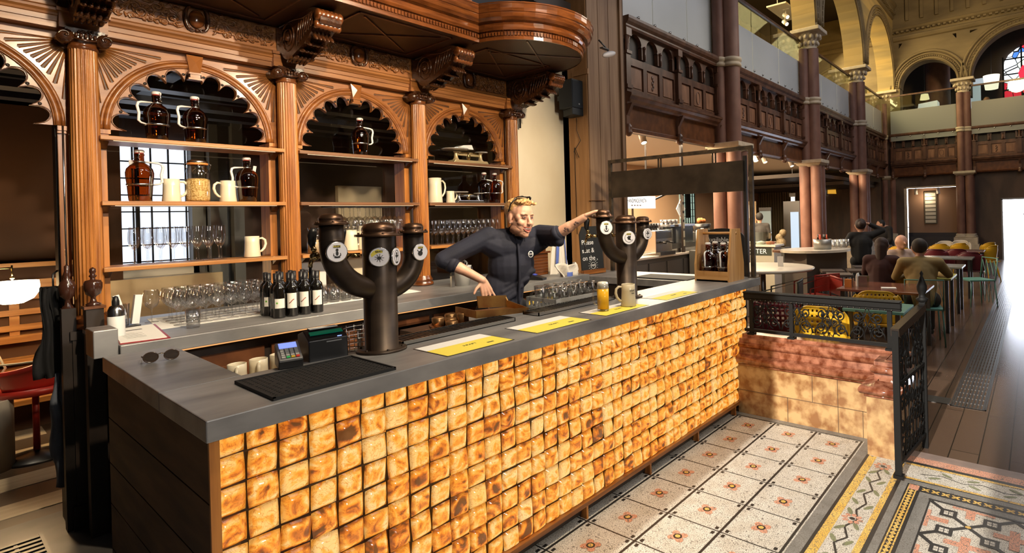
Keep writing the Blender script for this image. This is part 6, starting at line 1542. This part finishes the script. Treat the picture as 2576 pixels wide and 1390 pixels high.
J, at = standing(15.0, 2.95, 2.2, 1.50); J['head'] = at(0,.18,1.55); J['chest'] = at(0,.06,1.28)
person('dark clothed figure bending forward beyond the standing woman', J, (.007,.006,.007), (.09,.08,.08), (.010,.008,.008), face_az=2.2, coat=True)
J, at = seated(7.95, 1.17, .25, .46, .10, 1.12); J['elr'] = at(-.30,.25,.84); J['wrr'] = at(-.22,.52,.80); J['wrl'] = at(.16,.45,.80)
person('seated man in beige jacket seen from behind at the green table', J, (.30,.22,.09), (.03,.025,.02), (.03,.022,.018), face_az=.25)
J, at = seated(8.3, 1.72, .0, .46, .05, .95); person('seated woman in dark maroon top with long hair beside the green table', J, (.035,.008,.008), (.02,.015,.015), (.025,.008,.006), face_az=0, coat='long')
J, at = seated(9.65, 1.78, -2.4, .46, .10, .95); person('bald seated man in white shirt facing the beige jacket man', J, (.45,.33,.28), (.02,.02,.025), (.1,.1,.1), (.55,.30,.22), bald=True, face_az=-2.4)
# ================= DINING HALL AND SHOP =================
ycol = PM('yellow_chair_paint', (.62,.36,.02), .4); teal = PM('teal_paint', (.10,.26,.22), .4); redc = PM('red_paint', (.30,.025,.015), .4); darkg = PM('dark_green_paint', (.03,.04,.03), .5); mar = PM('maroon_paint', (.10,.012,.02), .4)
def shell_chair(label, loc, rz, mt, group, holes=True):
    t = thing('shell_chair', label, 'chair', loc, rz, group); N, Mv = 20, 14; vs = []; fs = []
    for j in range(Mv+1):
        v = j/Mv
        for i in range(N+1):
            u = -1+2*i/N; w = .24*(1-.25*max(0,v-.7)/.3); vs.append((u*w, -.20-.06*v+.10*u*u, .47+.36*v-(.06*u*u*u*u if v > .9 else 0)))
    for j in range(Mv):
        for i in range(N):
            if holes and j in (4,6,8,10,12) and i % 2 == 1 and 1 < i < N-2: continue
            fs.append((j*(N+1)+i,j*(N+1)+i+1,(j+1)*(N+1)+i+1,(j+1)*(N+1)+i))
    g = MB(); g.smooth = True; g.add(vs, fs); o = g.build('backrest', mt, t); md = o.modifiers.new('s','SOLIDIFY'); md.thickness = .012
    MB().prism([(-.22,-.22),(.22,-.22),(.24,.05),(.18,.22),(-.18,.22),(-.24,.05)], .445, .465).build('seat', mt, t, bevel=.006)
    for a, b in ((-1,-1),(1,-1),(1,1),(-1,1)): MB().tube([(a*.16,b*.15,.445),(a*.21,b*.22,0)],.011,8).build('leg', mt, t)
    g = MB(); g.tube([V(vs[j*(N+1)]) for j in range(Mv+1)]+[V(vs[Mv*(N+1)+i]) for i in range(1,N+1)]+[V(vs[j*(N+1)+N]) for j in range(Mv-1,-1,-1)],.010,8); g.build('rim', mt, t)
    return t
yg = 'yellow perforated shell chairs'
shell_chair('yellow perforated chair directly behind the iron railing', (5.35,1.62,0), -1.45, ycol, yg)
shell_chair('yellow perforated chair between the teal table and the brown table, back to the railing', (6.6,1.42,0), -1.35, ycol, yg)
shell_chair('yellow chair with smooth back on the far side of the brown table', (8.25,1.62,0), 1.9, ycol, yg, False)
shell_chair('maroon shell chair behind the railing next to the glowing bar end', (5.6,2.15,0), -1.4, mar, None)
for k,(x,y,l) in enumerate(((14.5,2.62,'yellow chair in the far rows left of the seated diners'),(15.6,1.95,'leftmost yellow chair of the farthest row below the menu board'),(16.0,1.60,'yellow chair of the farthest row left of the lone column base'),(16.35,1.05,'yellow chair of the farthest row below the lone column'),(15.15,.95,'wide yellow chair at the end of the far table nearest the doorway'))): shell_chair(l, (x,y,0), -1.3+.2*k, ycol, yg, False)
for k,(x,y) in enumerate(((16.6,1.9),(17.0,1.6))): shell_chair(('pale chair back in the far row, left one','pale chair back in the far row, right one')[k], (x,y,0), 1.6, PM('pale_chair',(.55,.5,.42),.5), 'pale far chairs', False)
for k,(x,y) in enumerate(((13.6,1.72),(13.8,1.35),(12.9,1.05))): shell_chair('dark red chair at the far tables, %s from the left' % ('first','second','third')[k], (x,y,0), -1.5, mar, 'dark red far chairs', False)
def table(label, x0, x1, y0, y1, z, mt, legs=dark_steel, nm='dining_table', th=.03):
    t = thing(nm, label, 'table', ((x0+x1)/2,(y0+y1)/2,0)); a, b = (x1-x0)/2, (y1-y0)/2
    MB().box(-a,a,-b,b,z-th,z).build('tabletop', mt, t, bevel=.006)
    for q in (-1,1):
        for r in (-1,1): MB().box(q*(a-.06)-.02,q*(a-.06)+.02,r*(b-.06)-.02,r*(b-.06)+.02,0,z-th).build('leg', legs, t)
    return t
brown_t = PM('brown_gloss_table', (.13,.045,.03), .18, 0, (.2,.075,.05), (3,8,3)); greenish = PM('green_yellow_table', (.36,.36,.10), .3); grey_t = PM('grey_table', (.16,.17,.16), .25)
table('glossy red brown dining table with napkin holder beyond the railing', 7.0,7.85,1.02,1.96,.75, brown_t)
table('teal dining table just behind the iron railing', 5.62,6.15,.98,1.52,.75, teal)
table('yellow green dining table in front of the seated diners', 8.62,9.3,.92,1.80,.75, greenish)
table('long grey table nearest behind the beige jacket man', 10.3,10.9,.95,1.95,.75, grey_t); table('second long grey table behind the seated diners', 12.1,12.7,.95,2.1,.75, grey_t); table('farthest long dark table below the menu board', 14.2,14.8,.9,2.4,.75, PM('dark_far_table',(.12,.07,.06),.25))
# things on the brown table
t = thing('napkin_holder', 'grey metal holder with white bottles on the brown table', 'holder', (7.35,1.72,.75)); MB().box(-.05,.05,-.05,.05,0,.13).build('tin', steel, t)
for k in range(3): MB().lathe([(.018,0),(.018,.12),(.006,.16),(0,.165)], (-.03+.03*k,.07,0), 12).build('bottle', white, t)
tag(MB().cbox((7.25,1.42,.757),(.10,.16,.012),.3).build('napkin_pile', paper), 'white folded napkins on the brown table', 'napkins')
t = thing('wire_caddy', 'small wire caddy with orange packet at the left of the brown table', 'caddy', (7.2,1.86,.75))
MB().box(-.04,.0,-.04,.04,0,.1).build('orange_packet', PM('orange_pack',(.7,.25,.06),.5), t); g = MB()
for k in range(6): g.tube([(-.05+.02*k,-.05,0),(-.05+.02*k,-.05,.11)],.003,4)
g.build('wires', steel, t)
for k,(x,y) in enumerate(((8.85,1.45),(8.95,1.25),(8.8,1.08))): tag(MB().lathe([(0,.002),(.08,.004),(.11,.016),(.105,.016),(0,.008)], (x,y,.75), 20).build('plate', white), '%s white plate on the yellow green table' % ('leftmost','middle','rightmost')[k], 'plate', 'plates on the green table')
# teal wire chairs
def wire_chair(label, loc, rz):
    t = thing('wire_chair', label, 'chair', loc, rz, 'teal wire chairs')
    g = MB(); g.tube([(-.21,-.2,.45),(-.21,-.24,.82),(.21,-.24,.82),(.21,-.2,.45)],.010,6); g.tube([(-.21+.42*i/8,-.235+.02*(i%2),.52+.26*(i%2)) for i in range(9)],.006,5); g.build('backrest', teal, t)
    MB().box(-.22,.22,-.2,.22,.44,.46).build('seat', teal, t)
    for a, b in ((-1,-1),(1,-1),(1,1),(-1,1)): MB().tube([(a*.2,b*.19,.44),(a*.22,b*.22,0)],.010,6).build('leg', teal, t)
    g = MB(); g.tube([(-.22+.44*i/8,-.21,.05+.32*(i%2)) for i in range(9)],.005,5); g.build('zigzag_brace', teal, t)
wire_chair('teal wire chair under the beige jacket man', (7.93,1.17,0), -1.32); wire_chair('teal wire chair standing alone at the right end of the far tables', (11.4,.85,0), 0.6)
# red armchairs and stools near the high table
def box_chair(label, loc, rz, mt, group):
    t = thing('tube_armchair', label, 'chair', loc, rz, group)
    for a in (-.23,.23): MB().tube([(a,-.22,0),(a,-.24,.78),(a,.18,.66),(a,.2,0)],.013,6).build('side_frame', mt, t)
    MB().tube([(-.23,-.24,.78),(.23,-.24,.78)],.013,6).box(-.22,.22,-.25,-.23,.55,.76).build('backrest', mt, t); MB().box(-.22,.22,-.2,.2,.43,.455).build('seat', mt, t)
box_chair('red tube armchair left of the pair by the round white table', (7.75,2.40,0), .6, redc, 'red tube armchairs'); box_chair('red tube armchair beside the grey high table base', (8.3,2.62,0), -.5, redc, 'red tube armchairs'); box_chair('dark green armchair with pale seat under the round white table', (7.3,2.75,0), .2, darkg, None)
def stool(label, loc):
    t = thing('bar_stool', label, 'stool', loc, .4, 'dark bar stools'); MB().box(-.17,.17,-.17,.17,.72,.76).build('seat', PM('stool_seat',(.10,.08,.07),.5), t, bevel=.006)
    for a, b in ((-1,-1),(1,-1),(1,1),(-1,1)): MB().tube([(a*.15,b*.15,.72),(a*.18,b*.18,0)],.011,6).build('leg', dark_steel, t)
    g = MB(); g.tube([(-.17,-.17,.28),(.17,-.17,.28),(.17,.17,.28),(-.17,.17,.28)],.009,6,closed=True); g.build('foot_ring', dark_steel, t)
for x,y,l in ((8.6,2.35,'nearest dark bar stool in front of the high table base'),(9.3,2.25,'dark bar stool at the right side of the high table base'),(9.9,2.3,'dark bar stool beside the woman in black'),(9.1,2.6,'dark bar stool tucked closest under the high table')): stool(l,(x,y,0))
wt = PM('pale_worktop', (.66,.62,.54), .25)
t = thing('high_table', 'high white oval topped table on a grey box base in the hall', 'table', (9.55,3.0,0), -.55)
g = MB(); g.prism([(.62*cos(a*pi/18)*(1 if abs(cos(a*pi/18))<.9 else 1),.48*sin(a*pi/18)) for a in range(36)], 1.02, 1.06); g.build('tabletop', wt, t); MB().box(-.42,.42,-.28,.28,0,1.02).build('base_box', PM('grey_brown_box',(.09,.075,.065),.6), t)
MB().box(-.5,.45,.25,.5,1.0,1.04).build('rear_ledge', hall_pan, t)
t = thing('bottle_tub', 'round grey metal tub of bottles on the high table', 'tub', (9.5,2.86,1.06)); MB().lathe([(0,.0),(.14,.0),(.15,.17),(.14,.17),(.13,.01),(0,.01)], n=24).build('tub', PM('galvanised',(.30,.30,.29),.4,.7), t)
for k in range(6): MB().lathe([(.025,.012),(.025,.16),(.010,.2),(.010,.25),(0,.25)], (.07*cos(k),.07*sin(k),0), 10).build('bottle', (bott, PM('red_cap',(.6,.08,.03),.4))[k%2], t)
fgp = None
for k in range(8):
    g = MB().lathe([(.035,0),(.03,.15),(.0,.15)], n=12); 
    if fgp is None: fgp = g.build('upturned_glass', glass); tag(fgp, 'x', 'glass', 'upturned glasses on the high table'); o = fgp
    else: o = fgp.copy(); COL.objects.link(o)
    o['label'] = 'upturned glass beside the bottle tub, %s from the tub in the %s row' % (OR[k//2], ('near','far')[k%2])
    o.location = (9.72+.075*(k//2), 2.72-.05*(k//2)+.09*(k%2), 1.061)
t = thing('round_table', 'large round white table behind the sign frame post', 'table', (7.85,3.25,0)); MB().lathe([(0,.86),(.72,.86),(.74,.88),(.74,.895),(.72,.90),(0,.90)], n=40).build('tabletop', wt, t); MB().lathe([(.30,0),(.30,.02),(.05,.04),(.05,.86)], n=20).build('pedestal', dark_steel, t)
tag(MB().cbox((7.95,3.0,.975),(.004,.07,.15),.4).cbox((7.97,3.03,.975),(.004,.07,.15),1.2).build('menu_card', PM('card_white',(.7,.68,.66),.6)), 'white folded menu card standing on the round table', 'card')
# shop under the gallery
cnt = PM('dark_grey_cabinet', (.055,.055,.052), .5)
t = thing('shop_counter', 'grey panelled counter with pale stone top in the shop under the gallery', 'counter', (0,0,0)); MB().box(7.3,9.85,5.35,5.9,.94,.98).build('worktop', wt, t, bevel=.006); MB().box(7.35,9.8,5.4,5.85,0,.94).build('base', cnt, t)
g = MB()
for k in range(4): g.box(7.42+.6*k,7.96+.6*k,5.385,5.40,.08,.86)
g.build('door_panels', PM('grey_cab2',(.075,.073,.068),.5), t)
t = thing('espresso_machine', 'steel espresso machine on the shop counter', 'coffee machine', (8.55,5.62,.98)); MB().box(-.28,.28,-.22,.2,.05,.45).build('body', steel, t, bevel=.012); MB().box(-.26,.26,-.3,-.2,.0,.06).build('drip_tray', dark_steel, t)
for k in range(2): MB().tube([(-.12+.24*k,-.22,.24),(-.12+.24*k,-.34,.22)],.018,8).build('portafilter', blackp, t)
MB().box(-.25,.25,-.226,-.22,.3,.42).build('control_panel', dark_steel, t)
t = thing('display_case', 'low dark glass display case beside the espresso machine', 'case', (0,0,0)); MB().box(8.9,9.8,5.5,5.85,1.16,1.48).build('case_body', PM('case_dark',(.06,.07,.075),.15,.3), t); MB().box(8.88,9.82,5.46,5.88,1.48,1.52).build('top_shelf', steel, t); MB().box(8.9,9.8,5.45,5.85,.981,1.06).build('plinth', steel, t); MB().box(8.9,9.8,5.45,5.85,1.06,1.16).build('drawer', cnt, t)
cc = None
for k in range(12):
    for j in range(2):
        if k < 6: x, z = 8.32+.09*k, 1.435
        else: x, z = 8.95+.075*(k-6), 1.525
        g = MB().lathe([(0,0),(.026,0),(.036,.09+.03*(k<6)),(.033,.09+.03*(k<6)),(0,.01)], n=12)
        o = g.build('coffee_cup', (blackp if k < 4 else white if k%2 else steel)); o.location = (x,5.60+.10*j,z); tag(o, ('dark cup on top of the espresso machine, %s' if k < 4 else 'steel jug above the espresso machine, %s' if k < 6 else 'small cup on the display case, %s') % ('%s from the left, %s row' % (('first','second','third','fourth','fifth','sixth')[k if k < 4 else k-4 if k < 6 else k-6], ('front','rear')[j])), 'cup', ('dark cups on the espresso machine' if k < 4 else 'jugs above the espresso machine' if k < 6 else 'cups on the display case'))
t = thing('shop_sign', 'white lit sign reading handmade pasta under the gallery', 'sign', (8.12,5.6,1.95))
MB().box(-.48,.48,0,.03,-.115,.11).build('panel', PM('sign_white',(.85,.85,.83),.5,em=(1,1,.98),ems=1.0), t); sgt = PM('sign_letter',(.03,.03,.03),.6)
hp = text('HANDMADE PASTA', .10, sgt, (-.42,-.003,.02), (pi/2,0,0), t, align='LEFT'); hp.scale = (.68,1,1)
for k in range(4): MB().box(-.30+.085*k,-.25+.085*k,-.003,0,-.07,-.05).build('faint_lettering', PM('faint_print',(.5,.5,.5),.6), t)
MB().box(-.43,-.41,.0,.03,-.5,-.115).box(-.25,-.23,.0,.03,-.5,-.115).box(.2,.22,.0,.03,.11,1.2).box(-.42,-.40,0,.03,.11,1.2).build('frame_posts', blackwood, t)
t = thing('steel_upright', 'dark steel upright with small pale panels above the shop counter', 'post', (9.24,5.40,.98)); MB().box(-.035,.035,-.02,.02,0,2.17).build('upright', blackwood, t)
for k in range(6): MB().box(-.025,.025,-.026,-.021,.12+.17*k,.24+.17*k).build('panel', PM('pale_green_panel',(.35,.34,.27),.5), t)
g = MB(); g.tube([(-.1,.1,1.2),(-1.0,.3,.9)],.02,4); g.tube([(0.05,.1,.95),(.35,.2,.55)],.02,4); g.build('brace', dark_steel, t)
t = thing('diamond_sign', 'white diamond shaped sign with orange corners hanging in the shop', 'sign', (9.49,5.58,1.82))
MB().prism([(-.17,0),(0,.19),(.17,0),(0,-.19)],0,.015,1).build('board', PM('sign_white2',(.8,.8,.76),.5,em=(1,.98,.9),ems=.35), t); MB().prism([(-.06,.12),(0,.19),(.06,.12),(0,.14)],-.003,0,1).prism([(-.06,-.12),(0,-.19),(.06,-.12),(0,-.14)],-.003,0,1).build('corner_mark', PM('orange_mark',(.7,.3,.1),.5), t); MB().tube([(0,.0,.19),(0,.0,1.33)],.005,5).build('cord', blackp, t)
t = thing('canister', 'white plastic canister on the shop counter left of the stone column', 'canister', (9.55,5.15,1.0)); MB().prism([(-.13,0),(.13,0),(.13,.34),(.08,.40),(-.13,.40)],-.08,.08,1).build('body', white, t, bevel=.02); MB().lathe([(.03,.40),(.03,.43),(0,.43)], n=12).build('lid', white, t)
tag(MB().box(9.35,9.8,5.0,5.34,0,1.0).build('side_cabinet', cnt), 'grey cabinet carrying the white canister', 'cabinet')
struct('window_4', MB().box(15.2,16.1,8.96,9.0,1.2,3.0), PM('shop_stained_glass', (.1,.2,.15), .2, 0, (.5,.6,.45), (6,6,6), em=(.35,.5,.42), ems=.8))
g = MB()
for k in range(7): g.box(15.2+.15*k,15.215+.15*k,8.93,8.96,1.2,3.0)
for k in range(9): g.box(15.2,16.1,8.93,8.96,1.2+.22*k,1.215+.22*k)
g.box(15.55,15.75,8.92,8.96,1.6,2.7); struct('trim_11', g, iron)
g = MB()
for k in range(5): g.sphere((10.35+.05*k,5.65+.03*(k%2),1.56+.02*(k%2)),.05,8,6)
t = thing('basket_of_flowers', 'orange flowers on the cabinet left of the first stone column', 'flowers', (0,0,0)); g.build('blooms', PM('orange_bloom',(.6,.2,.05),.8), t); MB().lathe([(.0,1.33),(.16,1.33),(.20,1.5),(0,1.5)],(10.45,5.65,0),16).build('basket', dark_steel, t)
tag(MB().box(10.1,10.8,5.45,5.9,0,1.33).build('flower_stand', cnt), 'dark cabinet carrying the orange flowers', 'cabinet')
# food counter right of the post
t = thing('food_counter', 'white tiled food counter with glass sneeze guard beyond the sign frame', 'counter', (0,0,0)); MB().box(10.9,11.3,4.25,5.3,0,1.0).box(11.3,13.0,5.0,5.3,0,1.0).build('base', PM('cream_tiles',(.45,.42,.33),.4), t); MB().box(10.85,11.35,4.2,5.35,1.0,1.04).build('worktop', wt, t); MB().box(10.9,10.91,4.3,5.2,1.04,1.3).build('glass_guard', clearp, t)
text('OTTER', .14, PM('white_letter',(.8,.8,.78),.5,em=(1,1,1),ems=.3), (10.893,4.62,.90), (pi/2,0,-pi/2), t); MB().box(10.894,10.9,4.3,4.95,.82,.98).build('name_board', darkg, t)
for k in range(4): tag(MB().lathe([(0,0),(.08,0),(.10,.05),(0,.07)], (11.1,4.4+.2*k,1.04), 14).build('serving_dish', (white, PM('terracotta',(.5,.18,.1),.5))[k==0]), 'serving dish on the food counter, %s from the right' % ('first','second','third','fourth')[k], 'dish', 'serving dishes on the food counter')
t = thing('fridge', 'bright glass fronted fridge left of the second stone column', 'fridge', (15.0,5.25,0)); MB().box(0,.5,-.15,.3,.2,2.0).build('cabinet', dark_steel, t); MB().box(-.02,0,-.12,.10,.3,1.70).build('lit_glass_door', EM('fridge_glow',(.70,.85,1.0),.9), t); MB().box(-.02,.02,-.15,.3,0,.2).build('plinth', dark_steel, t)
for x,y,z,w_,h_,l in ((12.0,5.38,1.97,.07,.115,'small bright white sign hanging left of the sign frame post'),(17.0,5.98,2.0,.06,.17,'bright menu screen left of the second stone column'),(21.45,6.4,2.46,.08,.13,'small white sign under the orange wall sign')):
    t = thing('lit_sign', l, 'sign', (x,y,z), 0, None); MB().box(-.01,.01,-w_,w_,-h_,h_).build('panel', EM('sign_glow',(1,.97,.9),2.2), t); MB().box(-.015,.03,-w_-.02,w_+.05,h_,h_+.12).build('dark_top', dark_steel, t); MB().tube([(0,0,h_+.1),(0,0,(3.15 if x < 21 else 2.9)-z)],.006,5).build('cord', blackp, t)
t = thing('palm_sign', 'orange wall sign with dark palm shape between the stone columns', 'sign', (21.55,6.25,2.6)); 
MB().box(-.02,.0,-.30,.30,-.02,.18).build('upper_panel', PM('sign_orange',(.7,.35,.03),.5,em=(1,.5,.05),ems=.6), t); MB().prism([(-.32,-.26),(.0,-.24),(.03,-.10),(-.30,-.05)],-.02,0,0).build('lower_panel', PM('sign_orange',(0,0,0)), t)
g = MB()
for k in range(7): a = pi*(k+.5)/7; g.tube([(-.03,0,0),(-.03,.12*cos(a),.05+.10*sin(a)),(-.03,.20*cos(a),.02+.10*sin(a))],.014,5)
g.tube([(-.03,0,0),(-.03,.02,-.3)],.02,5); g.build('palm_shape', blackp, t)
# cask, banner
t = thing('sculpture', 'pale carved figure on a stand before the olive panelled wall', 'sculpture', (13.2,4.95,0)); MB().box(-.2,.2,-.15,.15,0,.85).build('stand', cnt, t); g = MB()
for k,(a,b,z,r) in enumerate(((0,0,.95,.12),(0,.05,1.08,.10),(0,-.04,1.20,.09),(0,.06,.92,.10))): g.sphere((a,b,z),r,12,8)
fig(g, 'carved_figure', PM('carved_pale',(.24,.19,.11),.8,0,(.12,.09,.05),(30,30,30)), t, .02, 1)
t = thing('banner', 'tall pale blue banner with dark round top behind the suited man', 'banner', (14.2,5.75,0)); MB().box(-.01,.01,-.16,.16,.1,1.75).build('cloth', PM('blue_grey_cloth',(.12,.17,.2),.7), t); MB().box(-.02,.02,-.17,.17,1.75,1.84).build('top_rail', blackp, t); MB().box(-.15,.15,-.15,.15,0,.1).build('foot', dark_steel, t)
t = thing('notice_board', 'cream notice board with two papers behind the suited man', 'board', (15.6,6.95,0)); MB().box(0,.04,-.35,.35,.0,2.05).build('board', PM('cream_board',(.55,.40,.22),.6), t); MB().box(-.01,0,-.30,-.02,1.55,1.95).build('paper_sheet', paper, t)
# menu board on end wall, benches
t = thing('menu_board', 'tall framed menu board with white strips on the end wall', 'sign', (22.05,2.92,1.72)); MB().box(0,.05,-.19,.19,-.56,.56).build('frame', PM('menu_dark',(.10,.09,.06),.5), t)
for k in range(8): MB().box(-.01,0,-.16,.16,-.52+.133*k,-.42+.133*k).build('strip', PM('menu_strip',(.55,.52,.42),.6), t)
text('MENU', .06, ink, (-.012,0,.46), (pi/2,0,-pi/2), t)
tag(MB().box(21.9,22.1,2.2,3.55,0,.72).build('wall_bench', PM('bench_navy',(.02,.02,.03),.5)), 'dark upholstered wall bench below the menu board', 'bench')
# figures in the bright street and upper gallery
for k,(x,y) in enumerate(((50,.45),(48,.05))):
    J, at = standing(x,y,3.0,1.70); person('tiny pedestrian far off in the bright street, %s one' % ('left','right')[k], J, (.25,.25,.3), (.1,.1,.14), (.08,.06,.05), face_az=3.0)
J, at = standing(23.4, 1.30, 3.2, 1.62); J = {k: v+V((0,0,4.3-.35)) for k, v in J.items()}; 
p_ = person('person in pale blue shirt behind the upper end wall balustrade', J, (.35,.42,.5), (.05,.05,.06), (.03,.02,.02), face_az=3.2)
J, at = standing(23.2, .05, 3.3, 1.72); J = {k: v+V((0,0,4.3-.25)) for k, v in J.items()}; person('person in dark jacket before the stained glass window', J, (.012,.012,.014), (.02,.02,.02), (.02,.012,.01), face_az=3.3)
# ================= LEFT SIDE =================
orange_oak = WOOD('orange_oak', (.33,.13,.03), (.5,.23,.065), 0); 
struct('wall_panelled', MB().box(-1.0,1.3,6.95,7.05,0,3.2), PM('panel_backing',(.035,.014,.005),.85,0,(.09,.036,.012),(.7,.7,.9)))
t = thing('wall_lattice', 'orange oak basket weave lattice dado behind the lamp', 'panelling', (0,0,0))
g = MB()
for k in range(9): x = -.65+.2*k; g.box(x,x+.06,6.915,6.95,.80,1.24)
g.build('upright_slats', orange_oak, t); g = MB()
for z in (.86,.99,1.12): g.box(-.9,1.1,6.900,6.925,z,z+.05)
g.build('cross_slats', orange_oak, t); MB().box(-.9,1.1,6.88,6.95,1.22,1.29).box(-.9,1.1,6.88,6.95,.76,.82).box(-.9,1.1,6.85,6.95,1.40,1.44).build('rails', orange_oak, t); MB().box(-.9,1.1,6.80,6.95,.60,.63).box(-.9,1.1,6.85,6.95,.30,.56).build('bench_rail', orange_oak, t)
MB().box(-.9,1.1,6.6,6.95,.28,.32).build('bench_board', orange_oak, t)
t = thing('wall_lamp', 'glowing white scalloped glass lamp hanging from a brass arm at the left', 'lamp', (.535,6.45,1.22)); g = MB(); 
g.lathe([(.15,.09),(.155,.05),(.15,0),(.12,-.05),(.06,-.085),(0,-.09)], n=36, flute=(18,.06)); g.build('glass_shade', EM('lamp_glow',(1,.85,.58),9), t); MB().tube([(0,0,.09),(0,0,.22)],.006,6).tube([(0,.0,.20),(-.6,.0,.19)],.007,6).sphere((0,0,.12),.015,8,6).tube([(-.6,0,.19),(-.6,.45,.19)],.007,6).build('brass_arm', brass, t)
lamp('lamp_glow_light','POINT',(.50,6.30,1.22),None,38,(1,.62,.28),.12)
lamp('left_floor_light','SPOT',(.1,5.2,3.0),(.3,5.8,0),110,(1,.85,.62),.1,60,.6)
def red_chair():
    t = thing('red_armchair', 'red bucket armchair on a thin stem at the left wall', 'chair', (.60,6.0,0), .5)
    g = MB(); vs=[]; N=20
    for j in range(6):
        for i in range(N+1):
            a = pi*(.0+1.0*i/N); r = .20+.05*j/5; vs.append((r*cos(a), -r*sin(a)*.9, .55+.045*j*(1-.35*abs(cos(a)))))
    g.smooth=True; g.add(vs,[(j*(N+1)+i,j*(N+1)+i+1,(j+1)*(N+1)+i+1,(j+1)*(N+1)+i) for j in range(5) for i in range(N)]); o=g.build('backrest', PM('red_leather',(.45,.03,.02),.35), t); md=o.modifiers.new('s','SOLIDIFY'); md.thickness=.02
    MB().lathe([(0,.5),(.21,.5),(.22,.55),(0,.56)],n=24).build('seat', PM('red_leather',(0,0,0)), t); MB().tube([(.25*cos(pi*i/12),-.225*sin(pi*i/12),.76) for i in range(13)],.008,6).build('piping', PM('cream_piping',(.7,.6,.4),.5), t)
    MB().tube([(0,0,.5),(0,0,.06)],.02,8).build('stem', PM('red_leather',(0,0,0)), t); MB().lathe([(0,.0),(.2,.0),(.19,.02),(.03,.05),(0,.06)],n=24).build('foot', dark_steel, t)
red_chair()
t = thing('white_bin', 'pale cylindrical bin at the far left edge', 'bin', (.335,5.95,0)); MB().lathe([(.0,.0),(.15,.0),(.15,.50),(.145,.505),(.13,.5),(0,.49)],n=28).build('body', PM('bin_white',(.45,.41,.34),.5), t); MB().tube([(0,0,.505),(.12,.1,.7),(.03,.25,.98)],.008,6).build('tube_rail', PM('cream_piping',(0,0,0)), t)
t = thing('newel_post', 'dark turned newel post with urn finials at the left end of the counter', 'post', (.652,4.18,0))
MB().box(-.037,.037,-.037,.037,0,1.275).build('post', blackwood, t); MB().box(-.042,.042,-.042,.042,1.13,1.15).box(-.045,.045,-.045,.045,1.265,1.28).build('moulding', dark_oak, t)
g = MB(); g.lathe([(.03,1.28),(.034,1.29),(.016,1.30),(.010,1.32),(.012,1.33),(.032,1.345),(.040,1.38),(.040,1.405),(.034,1.42),(.012,1.425),(.010,1.435),(.018,1.445),(.010,1.455),(.015,1.47),(.013,1.485),(0,1.495)], n=24); g.build('urn_finial', PM('polished_dark_wood',(.05,.018,.010),.18,coat=.6), t)
t = thing('newel_post', 'second dark urn topped newel with thin rod further behind at the left', 'post', (.575,4.38,0)); MB().box(-.03,.03,-.03,.03,0,1.26).build('post', blackwood, t)
g = MB(); g.lathe([(.028,1.26),(.014,1.28),(.012,1.31),(.032,1.33),(.038,1.38),(.03,1.41),(.012,1.43),(.018,1.45),(.012,1.47),(.012,1.50),(0,1.51)], n=20); g.build('urn_finial', PM('polished_dark_wood',(0,0,0)), t); MB().tube([(0,0,1.50),(0,0,2.3)],.005,6).build('rod', steel, t)
t = thing('hanging_coat', 'black coat over a blue grey garment hanging behind the newel post', 'coat', (.535,4.52,0))
cloth(.2,.8,16,14, lambda u,v: ((u-.5)*(.13-.04*v)-.006*sin(v*9), .02*sin(u*15+v*3)-.02, .86+.52*v), PM('black_coat',(.008,.008,.009),.9), 'coat_body', t, .03)
cloth(.2,.8,12,14, lambda u,v: ((u-.5)*.085+.03+.006*sin(v*14), .02*sin(u*12+v*5)-.01, .22+.66*v), PM('denim_grey',(.07,.08,.11),.9,0,(.14,.16,.2),(8,8,5)), 'lower_garment', t, .02)
MB().tube([(0,.0,1.38),(0,.0,1.45),(.03,.07,1.47)],.005,6).build('hook', dark_steel, t)
